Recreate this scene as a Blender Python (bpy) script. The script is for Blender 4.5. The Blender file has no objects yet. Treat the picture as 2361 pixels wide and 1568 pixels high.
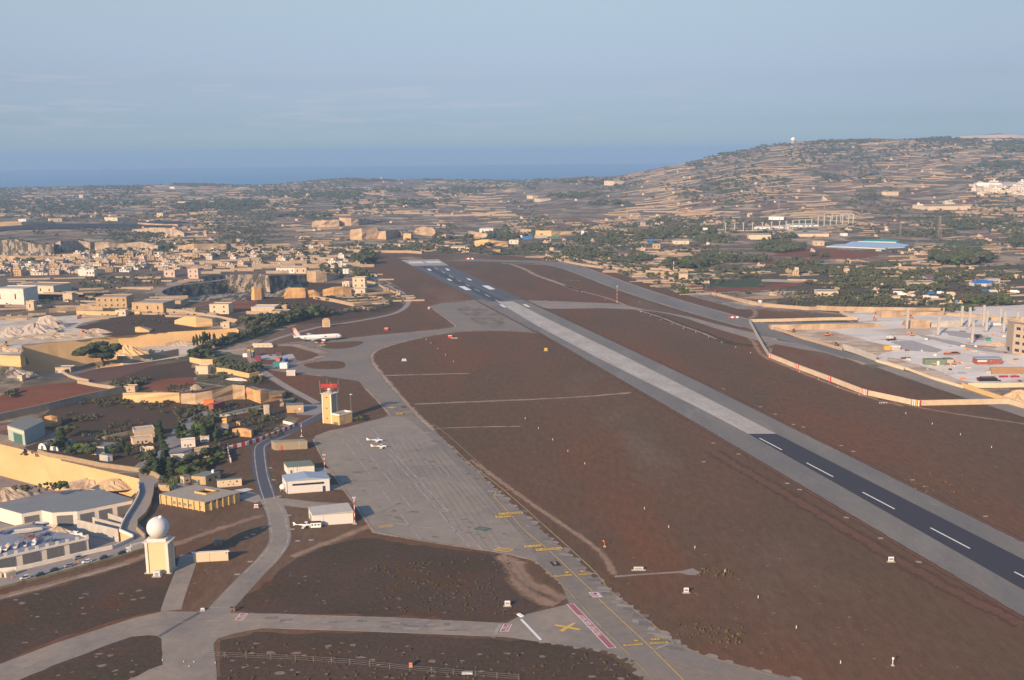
import bpy, bmesh, math, random
import numpy as np
from mathutils import Vector, Matrix, noise as mnoise
from mathutils.geometry import delaunay_2d_cdt, tessellate_polygon
S=bpy.context.scene; COL=S.collection
random.seed(7); rng=np.random.default_rng(7)
# ---------------- camera, sky, sun, exposure ----------------
FP=2295.; HC=200.; CX=1180.5; CY=784.
PITCH=math.atan((CY-355.)/FP); ROLL=math.atan(.0085)
Fv=np.array([0,math.cos(PITCH),-math.sin(PITCH)]); R0=np.array([1.,0,0]); U0=np.array([0,math.sin(PITCH),math.cos(PITCH)])
Uv=math.cos(ROLL)*U0+math.sin(ROLL)*R0; Rv=math.cos(ROLL)*R0-math.sin(ROLL)*U0
cam=bpy.data.cameras.new('camera'); co=bpy.data.objects.new('camera',cam); COL.objects.link(co)
cam.sensor_width=36; cam.lens=FP/2361*36; cam.clip_start=1; cam.clip_end=90000
m=Matrix(((Rv[0],Uv[0],-Fv[0],0),(Rv[1],Uv[1],-Fv[1],0),(Rv[2],Uv[2],-Fv[2],HC),(0,0,0,1))); co.matrix_world=m
S.camera=co
SUN_AZ=math.radians(213); SUN_EL=math.radians(22)     # clockwise from +Y
W=bpy.data.worlds.new('World'); S.world=W; W.use_nodes=True
nt=W.node_tree; bg=nt.nodes['Background']
sky=nt.nodes.new('ShaderNodeTexSky'); sky.sky_type='NISHITA'; sky.sun_disc=False
sky.sun_elevation=SUN_EL; sky.sun_rotation=SUN_AZ; sky.altitude=200; sky.air_density=1.0; sky.dust_density=.5; sky.ozone_density=3.0
bg.inputs['Strength'].default_value=.15
# faint low cloud bands in the sky
tc=nt.nodes.new('ShaderNodeTexCoord'); mp=nt.nodes.new('ShaderNodeMapping'); mp.inputs['Scale'].default_value=(5,5,58)
nz=nt.nodes.new('ShaderNodeTexNoise'); nz.inputs['Scale'].default_value=1.6; nz.inputs['Detail'].default_value=7; nz.inputs['Roughness'].default_value=.62
cr=nt.nodes.new('ShaderNodeValToRGB'); cr.color_ramp.elements[0].position=.50; cr.color_ramp.elements[1].position=.66
sx=nt.nodes.new('ShaderNodeSeparateXYZ')
band=nt.nodes.new('ShaderNodeValToRGB')
e=band.color_ramp.elements; e[0].position=.012; e[0].color=(0,0,0,1); e[1].position=.035; e[1].color=(1,1,1,1)
k=e.new(.068); k.color=(.8,.8,.8,1); k=e.new(.085); k.color=(0,0,0,1)
mul=nt.nodes.new('ShaderNodeMath'); mul.operation='MULTIPLY'; mul2=nt.nodes.new('ShaderNodeMath'); mul2.operation='MULTIPLY'; mul2.inputs[1].default_value=.75
mx=nt.nodes.new('ShaderNodeMixRGB'); mx.inputs['Color2'].default_value=(2.0,2.15,2.5,1)
Lk=nt.links.new
Lk(tc.outputs['Generated'],mp.inputs['Vector']); Lk(mp.outputs[0],nz.inputs['Vector']); Lk(nz.outputs['Fac'],cr.inputs['Fac'])
Lk(tc.outputs['Generated'],sx.inputs[0]); Lk(sx.outputs['Z'],band.inputs['Fac']); Lk(cr.outputs[0],mul.inputs[0]); Lk(band.outputs[0],mul.inputs[1]); cx_=nt.nodes.new('ShaderNodeMapRange'); cx_.inputs['From Min'].default_value=-.05; cx_.inputs['From Max'].default_value=.25; cx_.inputs['To Min'].default_value=.75; cx_.inputs['To Max'].default_value=.15; Lk(sx.outputs['X'],cx_.inputs['Value']); Lk(cx_.outputs[0],mul2.inputs[1]); Lk(mul.outputs[0],mul2.inputs[0])
tint=nt.nodes.new('ShaderNodeMixRGB'); tint.blend_type='MULTIPLY'; tint.inputs['Fac'].default_value=1; 
tr_=nt.nodes.new('ShaderNodeValToRGB'); te=tr_.color_ramp.elements
te[0].position=0; te[0].color=(.27,.365,.53,1); te[1].position=1; te[1].color=(.92,.97,.97,1)
for p_,c_ in((.03,(.245,.285,.42)),(.068,(.335,.303,.372)),(.14,(.565,.445,.395)),(.3,(.85,.84,.80))):
    q_=te.new(p_); q_.color=(*c_,1)
Lk(sx.outputs['Z'],tr_.inputs['Fac']); xr_=nt.nodes.new('ShaderNodeMapRange'); xr_.inputs['From Min'].default_value=-.42; xr_.inputs['From Max'].default_value=.42; xr_.inputs['To Min'].default_value=1.12; xr_.inputs['To Max'].default_value=.78
xm_=nt.nodes.new('ShaderNodeMixRGB'); xm_.blend_type='MULTIPLY'; xm_.inputs['Fac'].default_value=1
Lk(sx.outputs['X'],xr_.inputs['Value']); Lk(tr_.outputs[0],xm_.inputs['Color1']); Lk(xr_.outputs[0],xm_.inputs['Color2']); Lk(xm_.outputs[0],tint.inputs['Color2'])
Lk(sky.outputs[0],tint.inputs['Color1']); Lk(tint.outputs[0],mx.inputs['Color1']); Lk(mul2.outputs[0],mx.inputs['Fac']); Lk(mx.outputs[0],bg.inputs['Color'])
sl=bpy.data.lights.new('sun','SUN'); sl.energy=3.9; sl.angle=math.radians(.5); sl.color=(1.,.70,.43)
so=bpy.data.objects.new('sun',sl); COL.objects.link(so)
sd=Vector((math.sin(SUN_AZ)*math.cos(SUN_EL),math.cos(SUN_AZ)*math.cos(SUN_EL),math.sin(SUN_EL)))
so.rotation_euler=sd.to_track_quat('Z','Y').to_euler()
S.view_settings.view_transform='Standard'; S.view_settings.look='None'; S.view_settings.gamma=1; S.view_settings.exposure=0.8
S.render.engine='CYCLES'
cy=S.cycles; cy.use_denoising=True; cy.max_bounces=5; cy.diffuse_bounces=2; cy.glossy_bounces=2; cy.transmission_bounces=2; cy.volume_bounces=1; cy.transparent_max_bounces=12
cy.sample_clamp_indirect=5; cy.caustics_reflective=False; cy.caustics_refractive=False

# ---------------- projection helpers (photo coordinates -> real ground points) ----------------
def ray(x,y): return Fv*FP+(x-CX)*Rv+(CY-y)*Uv
def G(x,y,z=0.):
    d=ray(x,y); t=(z-HC)/d[2]; return Vector((d[0]*t,d[1]*t,z))
def crop(x0,y0,w,W=2361.):
    s=W/w
    return lambda *pts:[((x0+a/s)/1.584,(y0+b/s)/1.584) for a,b in pts]
K6=crop(900,900,940); K7=crop(1840,860,940); K4=crop(650,1700,700); K2=crop(600,1340,700); K5=crop(1250,1500,950)
K8=crop(880,1230,300); K9=crop(2700,1100,600,2352); KR=crop(2700,860,1040); K3c=crop(2560,1340,1180); KT=crop(1400,820,560)
K3=crop(0,1740,700); B6=crop(0,2080,940); M1=crop(1780,1840,340); M2=crop(1980,2040,300,2352); M3=crop(2040,2180,460); M4=crop(1780,2230,280)
M5=crop(1700,1820,1000); MT=crop(1140,1360,220,1643); L1=crop(0,1400,700); L5=crop(0,980,940); KC=crop(3240,1060,500,2178); B7=crop(900,2080,940)
MP=crop(1300,1460,260,2038); LB=crop(0,1840,400,2091); LV=crop(0,900,500)
# ---------------- terrain height ----------------
RX=np.array([-600,0,60,300,400,600,700,800,1000,1200,1300,1400,1450,1520,1600,1680,1750,1830,1960,2100,2230,2300,2361,3000.])
RY=np.array([434,434,431,428,424,427,418,411,415,414,411,408,400,385,369,352,336,327,324,321,313,309,311,309.])
RD=np.where(RX<1250,6900.,5600.)
def _ridge():
    out=[]
    for x,y,D in zip(RX,RY,RD):
        d=ray(x,y); out.append((d[0]/d[1],HC+d[2]*D/d[1],D))
    return np.array(out)
RG=_ridge()
def smooth(t): t=np.clip(t,0,1); return t*t*(3-2*t)
def hgt(X,Y):
    X=np.asarray(X,float); Y=np.asarray(Y,float); Yc=np.maximum(Y,1.)
    u=X/Yc; zr=np.interp(u,RG[:,0],RG[:,1]); D=np.interp(u,RG[:,0],RG[:,2])
    t=(Y-2150.)/(D-2150.)
    rise=zr*np.where(t<1,np.clip(t,0,1)**1.35*(1.0),1)
    w=smooth((Y-2200.)/900.)
    n=(np.sin(X/310+1.3)*np.cos(Y/430)+.6*np.sin(X/127+Y/233)+.35*np.sin(X/61-Y/91)+.3*np.sin(X/33+2))*4.0
    n=n*w*np.where(zr>100,1.5,1)
    z=rise+n
    fall=smooth((Y-D)/900.)
    return z*(1-fall)-95*fall
def T(x,y):
    """photo point -> point on the terrain"""
    x=np.atleast_1d(np.asarray(x,float)); y=np.atleast_1d(np.asarray(y,float))
    d=Fv[None]*FP+(x-CX)[:,None]*Rv[None]+(CY-y)[:,None]*Uv[None]
    d=d/d[:,1:2]
    with np.errstate(divide='ignore'): Yf=np.where(d[:,2]<-1e-6,-HC/d[:,2],1e9)
    res=np.where(Yf<2150.,Yf,np.nan); hit=Yf<2150.; Y=np.full(len(x),2100.); prev=Y.copy()
    while not hit.all() and Y[~hit].min()<7600:
        z=HC+d[:,2]*Y; h=hgt(d[:,0]*Y,Y); nh=(~hit)&(z<=h)
        if nh.any():
            lo,hi=prev[nh].copy(),Y[nh].copy(); dd=d[nh]
            for _ in range(9):
                m_=.5*(lo+hi); below=HC+dd[:,2]*m_<=hgt(dd[:,0]*m_,m_); hi=np.where(below,m_,hi); lo=np.where(below,lo,m_)
            res[nh]=.5*(lo+hi); hit|=nh
        prev=np.where(hit,prev,Y); Y=np.where(hit,Y,Y*1.012)
    X=d[:,0]*res; return np.stack([X,res,hgt(X,np.nan_to_num(res,nan=1.))],1)
def T1(x,y):
    p=T([x],[y])[0]; return Vector(p)
def zh(B,ytop):
    """height in metres of a vertical edge standing on world point B whose top shows at photo row ytop"""
    r=np.array(B)-np.array([0,0,HC]); fz=r@Fv; k=(CY-ytop)/FP
    # (r+h z).U = k (r+h z).F
    return float((k*fz-r@Uv)/(Uv[2]-k*Fv[2]))
# ---------------- materials ----------------
MATS={}
def _n(nt,t,**kw):
    n=nt.nodes.new('ShaderNode'+t)
    for k,v in kw.items():
        if k in n.inputs: n.inputs[k].default_value=v
        else: setattr(n,k,v)
    return n
def c4(c): return (c[0],c[1],c[2],1)
def mat(name,col,rough=.85,var=.12,scale=.5,col2=None,fac2=.5,scale2=.06,metal=0,spec=.2,world=False,bump=0,stretch=(1,1,1),thr=(.4,.62),third=None,thr3=(.58,.7),scale3=.02,alpha_soft=False,emit=None,detail=6,fine=None,rot=0,fourth=None):
    if name in MATS: return MATS[name]
    M=bpy.data.materials.new(name); M.use_nodes=True; t=M.node_tree; b=t.nodes['Principled BSDF']; L=t.links.new
    b.inputs['Roughness'].default_value=rough; b.inputs['Metallic'].default_value=metal; b.inputs['Specular IOR Level'].default_value=spec
    if world: src=_n(t,'NewGeometry').outputs['Position']
    else: src=_n(t,'TexCoord').outputs['Object']
    mpg=_n(t,'Mapping'); mpg.inputs['Scale'].default_value=stretch; mpg.inputs['Rotation'].default_value=(0,0,rot); L(src,mpg.inputs['Vector']); src=mpg.outputs[0]
    n1=_n(t,'TexNoise',Scale=scale,Detail=detail,Roughness=.65); L(src,n1.inputs['Vector'])
    mr=_n(t,'MapRange'); mr.inputs['From Min'].default_value=.25; mr.inputs['From Max'].default_value=.75; mr.inputs['To Min'].default_value=1-var; mr.inputs['To Max'].default_value=1+var
    L(n1.outputs['Fac'],mr.inputs['Value'])
    cur=None
    rgb=_n(t,'RGB'); rgb.outputs[0].default_value=c4(col); cur=rgb.outputs[0]
    def layer(cur,color,sc,th,f):
        n=_n(t,'TexNoise',Scale=sc,Detail=5,Roughness=.6); L(src,n.inputs['Vector'])
        r=_n(t,'MapRange'); r.inputs['From Min'].default_value=th[0]; r.inputs['From Max'].default_value=th[1]; r.inputs['To Max'].default_value=f
        L(n.outputs['Fac'],r.inputs['Value']); mx=_n(t,'MixRGB'); mx.inputs['Color2'].default_value=c4(color)
        L(r.outputs[0],mx.inputs['Fac']); L(cur,mx.inputs['Color1']); return mx.outputs[0]
    if col2: cur=layer(cur,col2,scale2,thr,fac2)
    if third: cur=layer(cur,third,scale3,thr3,.8)
    if fourth: cur=layer(cur,fourth[0],fourth[1],fourth[2],fourth[3])
    mm=_n(t,'MixRGB',blend_type='MULTIPLY'); mm.inputs['Fac'].default_value=1; L(cur,mm.inputs['Color1']); L(mr.outputs[0],mm.inputs['Color2']); cur=mm.outputs[0]
    if fine:
        n=_n(t,'TexNoise',Scale=fine[0],Detail=3,Roughness=.7); L(src,n.inputs['Vector'])
        r=_n(t,'MapRange'); r.inputs['From Min'].default_value=.3; r.inputs['From Max'].default_value=.7; r.inputs['To Min'].default_value=1-fine[1]; r.inputs['To Max'].default_value=1+fine[1]
        L(n.outputs['Fac'],r.inputs['Value']); m2=_n(t,'MixRGB',blend_type='MULTIPLY'); m2.inputs['Fac'].default_value=1; L(cur,m2.inputs['Color1']); L(r.outputs[0],m2.inputs['Color2']); cur=m2.outputs[0]
    L(cur,b.inputs['Base Color'])
    if emit: b.inputs['Emission Color'].default_value=c4(emit); b.inputs['Emission Strength'].default_value=1
    if bump:
        bp=_n(t,'Bump',Strength=bump,Distance=1.0); L(n1.outputs['Fac'],bp.inputs['Height']); L(bp.outputs[0],b.inputs['Normal'])
    if alpha_soft:
        uv=_n(t,'UVMap'); sp=_n(t,'SeparateXYZ'); L(uv.outputs[0],sp.inputs[0])
        a=_n(t,'Math',operation='SUBTRACT'); L(sp.outputs[0],a.inputs[0]); a.inputs[1].default_value=.5
        a2=_n(t,'Math',operation='ABSOLUTE'); L(a.outputs[0],a2.inputs[0])
        n=_n(t,'TexNoise',Scale=.11,Detail=7,Roughness=.7); L(src,n.inputs['Vector'])
        s=_n(t,'Math',operation='MULTIPLY_ADD'); L(n.outputs['Fac'],s.inputs[0]); s.inputs[1].default_value=.9; L(a2.outputs[0],s.inputs[2])
        r=_n(t,'MapRange'); r.inputs['From Min'].default_value=.60; r.inputs['From Max'].default_value=.92; r.inputs['To Min'].default_value=1; r.inputs['To Max'].default_value=0
        L(s.outputs[0],r.inputs['Value'])
        tr=_n(t,'BsdfTransparent'); ms=_n(t,'MixShader'); L(r.outputs[0],ms.inputs[0]); L(tr.outputs[0],ms.inputs[1]); L(b.outputs[0],ms.inputs[2])
        L(ms.outputs[0],t.nodes['Material Output'].inputs['Surface'])
    MATS[name]=M; return M
# ---------------- mesh helpers ----------------
class MB:
    def __init__(s): s.v=[]; s.f=[]; s.uv=None
    def add(s,vs,fs):
        o=len(s.v); s.v+= [tuple(p) for p in vs]; s.f+= [tuple(i+o for i in f) for f in fs]; return s
    def box(s,c,d,rz=0,taper=1.):
        x,y,z=d[0]/2,d[1]/2,d[2]; cs,sn=math.cos(rz),math.sin(rz); vs=[]
        for k,zz in((1.,0),(taper,z)):
            for a,b in((-x,-y),(x,-y),(x,y),(-x,y)):
                a*=k;b*=k; vs.append((c[0]+a*cs-b*sn,c[1]+a*sn+b*cs,c[2]+zz))
        return s.add(vs,[(3,2,1,0),(4,5,6,7),(0,1,5,4),(1,2,6,5),(2,3,7,6),(3,0,4,7)])
    def prism(s,poly,z0,z1):
        n=len(poly); a=sum(poly[i][0]*poly[(i+1)%n][1]-poly[(i+1)%n][0]*poly[i][1] for i in range(n))
        if a<0: poly=poly[::-1]
        q0=z0 if hasattr(z0,'__len__') else [z0]*n; q1=z1 if hasattr(z1,'__len__') else [z1]*n
        vs=[(p[0],p[1],z) for p,z in zip(poly,q0)]+[(p[0],p[1],z) for p,z in zip(poly,q1)]
        tri=tessellate_polygon([[Vector((p[0],p[1],0)) for p in poly]])
        fs=[]
        for t in tri:
            t=list(t); A,B,C=[poly[i] for i in t]
            if (B[0]-A[0])*(C[1]-A[1])-(B[1]-A[1])*(C[0]-A[0])<0: t=t[::-1]
            fs.append(tuple(i+n for i in t)); fs.append(tuple(t[::-1]))
        fs+=[(i,(i+1)%n,(i+1)%n+n,i+n) for i in range(n)]
        return s.add(vs,fs)
    def cyl(s,p,q,r,r2=None,n=10,cap=True):
        p=Vector(p);q=Vector(q);r2=r if r2 is None else r2
        d=(q-p).normalized(); a=d.orthogonal().normalized(); b=d.cross(a)
        vs=[p+(a*math.cos(2*math.pi*i/n)+b*math.sin(2*math.pi*i/n))*r for i in range(n)]+[q+(a*math.cos(2*math.pi*i/n)+b*math.sin(2*math.pi*i/n))*r2 for i in range(n)]
        fs=[(i,(i+1)%n,(i+1)%n+n,i+n) for i in range(n)]
        if cap: fs+=[tuple(range(n))[::-1],tuple(range(n,2*n))]
        return s.add(vs,fs)
    def bar(s,p,q,w,h):
        p=Vector(p);q=Vector(q);d=(q-p); d2=Vector((d.x,d.y,0)); 
        side=(Vector((-d2.y,d2.x,0)).normalized() if d2.length>1e-6 else Vector((1,0,0)))*(w/2); up=d.cross(side).normalized()*(h/2)
        if up.z<0: up=-up
        vs=[p-side-up,p+side-up,p+side+up,p-side+up,q-side-up,q+side-up,q+side+up,q-side+up]
        return s.add(vs,[(0,1,2,3),(7,6,5,4),(0,4,5,1),(1,5,6,2),(2,6,7,3),(3,7,4,0)])
    def lathe(s,prof,c=(0,0,0),n=20):
        vs=[];fs=[]
        for r,z in prof:
            for i in range(n): vs.append((c[0]+r*math.cos(2*math.pi*i/n),c[1]+r*math.sin(2*math.pi*i/n),c[2]+z))
        for j in range(len(prof)-1):
            for i in range(n): fs.append((j*n+i,j*n+(i+1)%n,(j+1)*n+(i+1)%n,(j+1)*n+i))
        return s.add(vs,fs)
    def build(s,name,m,parent=None,smooth=False,loc=None,jit=0):
        me=bpy.data.meshes.new(name)
        off=Vector(loc) if loc is not None else Vector((0,0,0))
        vs=np.array(s.v,float)-np.array(off)[None] if s.v else np.zeros((0,3))
        if jit: vs=vs+rng.normal(0,jit,vs.shape)
        me.from_pydata(vs.tolist(),[],s.f); me.materials.append(m)
        if s.uv is not None:
            l=me.uv_layers.new(name='UVMap')
            for lp in me.loops: l.data[lp.index].uv=s.uv[lp.vertex_index]
        if smooth: me.polygons.foreach_set('use_smooth',[True]*len(me.polygons))
        me.update()
        o=bpy.data.objects.new(name,me); COL.objects.link(o)
        if parent is not None: o.parent=parent
        elif loc is not None: o.location=off
        return o
def tag(o,label=None,cat=None,group=None,kind=None):
    if label: o['label']=label
    if cat: o['category']=cat
    if group: o['group']=group
    if kind: o['kind']=kind
    return o
def thing(name,label,cat,loc,rz=0,group=None):
    o=bpy.data.objects.new(name,None); COL.objects.link(o); o.location=Vector(loc); o.rotation_euler=(0,0,rz); o.empty_display_size=1
    return tag(o,label,cat,group)
def copytree(o,parent=None,loc=None,rz=None,label=None,scale=None):
    c=o.copy(); COL.objects.link(c)
    if parent is not None: c.parent=parent
    for ch in KIDS.get(o.name,[]) if parent is None else [k for k in o.children]: copytree(ch,c)
    if loc is not None: c.location=Vector(loc)
    if rz is not None: c.rotation_euler=(0,0,rz)
    if scale: c.scale=(scale,)*3 if not hasattr(scale,'__len__') else scale
    if label: c['label']=label
    return c
KIDS={}
def kids(o): KIDS[o.name]=list(o.children); return o
def W2(pts,z=0.): return [G(x,y,z) for x,y in pts]
def dens(pts,step):
    out=[]
    for i in range(len(pts)-1):
        a,b=pts[i],pts[i+1]; n=max(1,int((b-a).length/step))
        out+=[a.lerp(b,k/n) for k in range(n)]
    return out+[pts[-1]]
def smoothline(pts,it=2):
    for _ in range(it):
        o=[pts[0]]
        for a,b in zip(pts[:-1],pts[1:]): o+=[a.lerp(b,.25),a.lerp(b,.75)]
        pts=o+[pts[-1]]
    return pts
def sheet(name,pts,z,m,kind='structure',parent=None,jag=0,step=6,world=False,smo=0):
    P=[Vector((p[0],p[1],0)) for p in pts] if world else [G(x,y,0) for x,y in pts]
    if smo: P=smoothline(P+[P[0]],smo)[:-1]
    if jag:
        P=dens(P+[P[0]],step)[:-1]; P=[Vector((p.x+rng.normal(0,jag),p.y+rng.normal(0,jag),0)) for p in P]
    tri=tessellate_polygon([P]); b=MB(); fs=[]
    for t in tri:
        A,B,C=[P[i] for i in t]
        fs.append(tuple(t) if (B-A).cross(C-A).z>0 else tuple(t)[::-1])
    b.add([(p.x,p.y,z) for p in P],fs)
    o=b.build(name,m,parent)
    if kind: o['kind']=kind
    return o
def ribbon(name,pts,w,z,m,kind='structure',parent=None,smo=2,world=False,jag=0,step=8,wend=None,zf=None):
    P=[Vector(p) for p in pts] if world else [G(x,y,0) for x,y in pts]
    if smo: P=smoothline(P,smo)
    P=dens(P,step); b=MB(); n=len(P); vs=[];fs=[];uv=[]
    for i,p in enumerate(P):
        t=(P[min(i+1,n-1)]-P[max(i-1,0)]); t.z=0; t.normalize(); nn=Vector((-t.y,t.x,0)); ww=w if wend is None else w+(wend-w)*i/max(1,n-1)
        ww=ww/2; zz=z if zf is None else z+zf(i/(n-1))
        for s,k in((-1,0),(1,1)):
            q=p+nn*(s*(ww+ (rng.normal(0,jag) if jag else 0))); vs.append((q.x,q.y,zz)); uv.append((k,i/n))
        if i: a=2*i; fs.append((a-1,a-2,a,a+1)[::1] if False else (a-2,a,a+1,a-1))
    # ensure upward normals
    A,B,C=[Vector(vs[j]) for j in fs[0][:3]]
    if (B-A).cross(C-A).z<0: fs=[f[::-1] for f in fs]
    b.add(vs,fs); b.uv=uv
    o=b.build(name,m,parent)
    if kind: o['kind']=kind
    return o
# ---------------- materials for the setting ----------------
def fieldmat():
    M=bpy.data.materials.new('countryside_fields'); M.use_nodes=True; t=M.node_tree; b=t.nodes['Principled BSDF']; L=t.links.new
    b.inputs['Roughness'].default_value=.95; b.inputs['Specular IOR Level'].default_value=.1
    g=_n(t,'NewGeometry'); mp=_n(t,'Mapping'); mp.inputs['Rotation'].default_value=(0,0,.21); mp.inputs['Scale'].default_value=(.75,1,0); L(g.outputs['Position'],mp.inputs[0])
    dn=_n(t,'TexNoise',Scale=.012,Detail=4); L(mp.outputs[0],dn.inputs['Vector'])
    ds=_n(t,'VectorMath',operation='SCALE'); L(dn.outputs['Color'],ds.inputs[0]); ds.inputs['Scale'].default_value=38
    ad=_n(t,'VectorMath',operation='ADD'); L(mp.outputs[0],ad.inputs[0]); L(ds.outputs[0],ad.inputs[1])
    def vor(sc,feat='F1'):
        v=_n(t,'TexVoronoi',feature=feat,distance='EUCLIDEAN',voronoi_dimensions='2D'); v.inputs['Scale'].default_value=sc; v.inputs['Randomness'].default_value=.85
        L(ad.outputs[0],v.inputs['Vector']); return v
    v1=vor(1/55.); e1=vor(1/55.,'DISTANCE_TO_EDGE'); v2=vor(1/24.); e2=vor(1/24.,'DISTANCE_TO_EDGE')
    sp=_n(t,'SeparateColor'); L(v1.outputs['Color'],sp.inputs[0])
    r=_n(t,'ValToRGB'); r.color_ramp.interpolation='CONSTANT'; el=r.color_ramp.elements
    cols=[(0,(.17,.115,.08)),(.16,(.26,.19,.13)),(.33,(.31,.23,.16)),(.48,(.11,.10,.06)),(.60,(.21,.15,.11)),(.70,(.075,.08,.045)),(.82,(.30,.23,.165)),(.88,(.17,.09,.065))]
    el[0].position=0; el[0].color=c4(cols[0][1]); el[1].position=cols[1][0]; el[1].color=c4(cols[1][1])
    for p,c in cols[2:]: x=el.new(p); x.color=c4(c)
    L(sp.outputs[0],r.inputs['Fac'])
    sp2=_n(t,'SeparateColor'); L(v2.outputs['Color'],sp2.inputs[0])
    mr=_n(t,'MapRange'); mr.inputs['To Min'].default_value=.75; mr.inputs['To Max'].default_value=1.55; L(sp2.outputs[1],mr.inputs['Value'])
    m1=_n(t,'MixRGB',blend_type='MULTIPLY'); m1.inputs['Fac'].default_value=1; L(r.outputs[0],m1.inputs['Color1']); L(mr.outputs[0],m1.inputs['Color2'])
    # scrub breaking up the fields
    n=_n(t,'TexNoise',Scale=.018,Detail=9,Roughness=.68); L(mp.outputs[0],n.inputs['Vector'])
    mr2=_n(t,'MapRange'); mr2.inputs['From Min'].default_value=.49; mr2.inputs['From Max'].default_value=.57; mr2.inputs['To Max'].default_value=.85; L(n.outputs['Fac'],mr2.inputs['Value'])
    m2=_n(t,'MixRGB'); m2.inputs['Color2'].default_value=(.085,.08,.046,1); L(mr2.outputs[0],m2.inputs['Fac']); L(m1.outputs[0],m2.inputs['Color1'])
    # low rubble walls round the fields
    def edge(ev,lo,hi,cur,f,c):
        q=_n(t,'MapRange'); q.inputs['From Min'].default_value=lo; q.inputs['From Max'].default_value=hi; q.inputs['To Min'].default_value=f; q.inputs['To Max'].default_value=0; L(ev.outputs['Distance'],q.inputs['Value'])
        m=_n(t,'MixRGB'); m.inputs['Color2'].default_value=c4(c); L(q.outputs[0],m.inputs['Fac']); L(cur,m.inputs['Color1']); return m.outputs[0]
    cur=edge(e2,.02,.05,m2.outputs[0],.30,(.30,.23,.16)); cur=edge(e1,.014,.03,cur,.6,(.38,.29,.20))
    n3=_n(t,'TexNoise',Scale=.25,Detail=6,Roughness=.7); L(g.outputs['Position'],n3.inputs['Vector'])
    q=_n(t,'MapRange'); q.inputs['From Min'].default_value=.25; q.inputs['From Max'].default_value=.75; q.inputs['To Min'].default_value=.6; q.inputs['To Max'].default_value=1.4; L(n3.outputs['Fac'],q.inputs['Value'])
    m4=_n(t,'MixRGB',blend_type='MULTIPLY'); m4.inputs['Fac'].default_value=1; L(cur,m4.inputs['Color1']); L(q.outputs[0],m4.inputs['Color2'])
    L(m4.outputs[0],b.inputs['Base Color']); return M
M_FIELD=fieldmat()
M_GRASS=mat('dry_airfield_grass',(.136,.079,.048),.95,.22,.22,(.112,.076,.046),.9,.0085,world=True,third=(.165,.076,.040),thr3=(.50,.62),scale3=.006,fourth=((.175,.122,.085),.0045,(.54,.66),.75),spec=.05,fine=(1.3,.13),detail=10,stretch=(1.35,.45,1),rot=.277)
M_GRASSD=mat('darker_scrub_grass',(.092,.062,.046),.95,.32,.5,(.072,.055,.036),.85,.02,world=True,third=(.11,.055,.028),thr3=(.55,.7),scale3=.03,spec=.05,fine=(2.2,.25),detail=9)
M_ASPH=mat('worn_grey_asphalt',(.192,.176,.153),.9,.11,.25,(.152,.145,.135),.8,.02,world=True,fine=(1.4,.10),third=(.21,.195,.172),thr3=(.55,.65),scale3=.03,stretch=(1.5,.5,1),rot=.277)
M_TAXI=mat('taxiway_concrete',(.285,.238,.188),.9,.14,.22,(.20,.18,.158),.8,.03,world=True,third=(.285,.25,.21),thr3=(.56,.66),scale3=.012,fine=(1.2,.08))
M_TAXIN=mat('grey_taxiway_asphalt',(.228,.194,.156),.9,.12,.25,(.185,.165,.143),.8,.03,world=True,third=(.22,.195,.17),thr3=(.56,.66),scale3=.015,fine=(1.2,.06))
M_STRIP=mat('pale_runway_concrete',(.43,.40,.35),.9,.16,.3,(.34,.31,.27),.8,.05,world=True,stretch=(1,.5,1),fine=(1.5,.08))
M_DARK=mat('fresh_black_asphalt',(.048,.047,.055),.85,.08,.4,world=True,fine=(2,.08))
M_KEYC=mat('threshold_concrete',(.34,.31,.28),.9,.1,.1,world=True)
M_TAN=mat('bare_tan_soil',(.30,.20,.135),.95,.2,.3,(.22,.145,.10),.7,.05,world=True,alpha_soft=True,spec=.05)
M_TANP=mat('pale_worn_ground',(.37,.28,.21),.95,.2,.3,(.22,.16,.12),.7,.05,world=True,alpha_soft=True,spec=.05)
M_GREENP=mat('greenish_dry_grass',(.085,.075,.040),.95,.2,.3,(.07,.055,.032),.7,.05,world=True,alpha_soft=True,spec=.05)
M_REDSOIL=mat('red_ploughed_soil',(.215,.085,.048),.95,.18,.4,(.16,.06,.038),.7,.03,world=True,spec=.05,stretch=(.3,1,1))
M_QUARRYF=mat('quarry_floor_dust',(.62,.54,.44),.95,.15,.15,(.40,.31,.22),.8,.03,world=True,spec=.05,fine=(1,.1))
M_SITE=mat('pale_site_ground',(.72,.66,.58),.95,.12,.12,(.56,.50,.44),.8,.022,world=True,third=(.46,.36,.26),thr3=(.54,.6),scale3=.013,fine=(.8,.12),spec=.05,stretch=(.6,1.2,1))
M_SITEB=mat('rubbly_site_ground',(.58,.46,.34),.95,.2,.3,(.36,.25,.17),.8,.06,world=True,spec=.05,stretch=(.5,1.2,1),thr=(.45,.55),fine=(.8,.15))
M_CUT=mat('sawn_quarry_limestone',(.64,.44,.22),.9,.10,.06,(.54,.35,.16),.6,.03,world=True,stretch=(1,1,2.5),spec=.1,third=(.50,.38,.25),thr3=(.6,.75),scale3=.02,fine=(.6,.07))
M_CUTO=mat('orange_weathered_rock',(.60,.36,.15),.9,.2,.12,(.38,.22,.12),.8,.08,world=True,stretch=(1,1,.25),spec=.1,fine=(.6,.12))
M_CUTT=mat('tan_rock_face',(.50,.36,.22),.9,.18,.08,(.33,.24,.16),.8,.05,world=True,stretch=(1,1,.3),spec=.1,fine=(.5,.1))
M_SCREE=mat('scree_and_brush',(.36,.30,.24),.95,.3,.15,(.06,.056,.04),.9,.09,world=True,stretch=(1.6,.4,.6),thr=(.46,.54),spec=.05,fine=(.5,.2))
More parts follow.
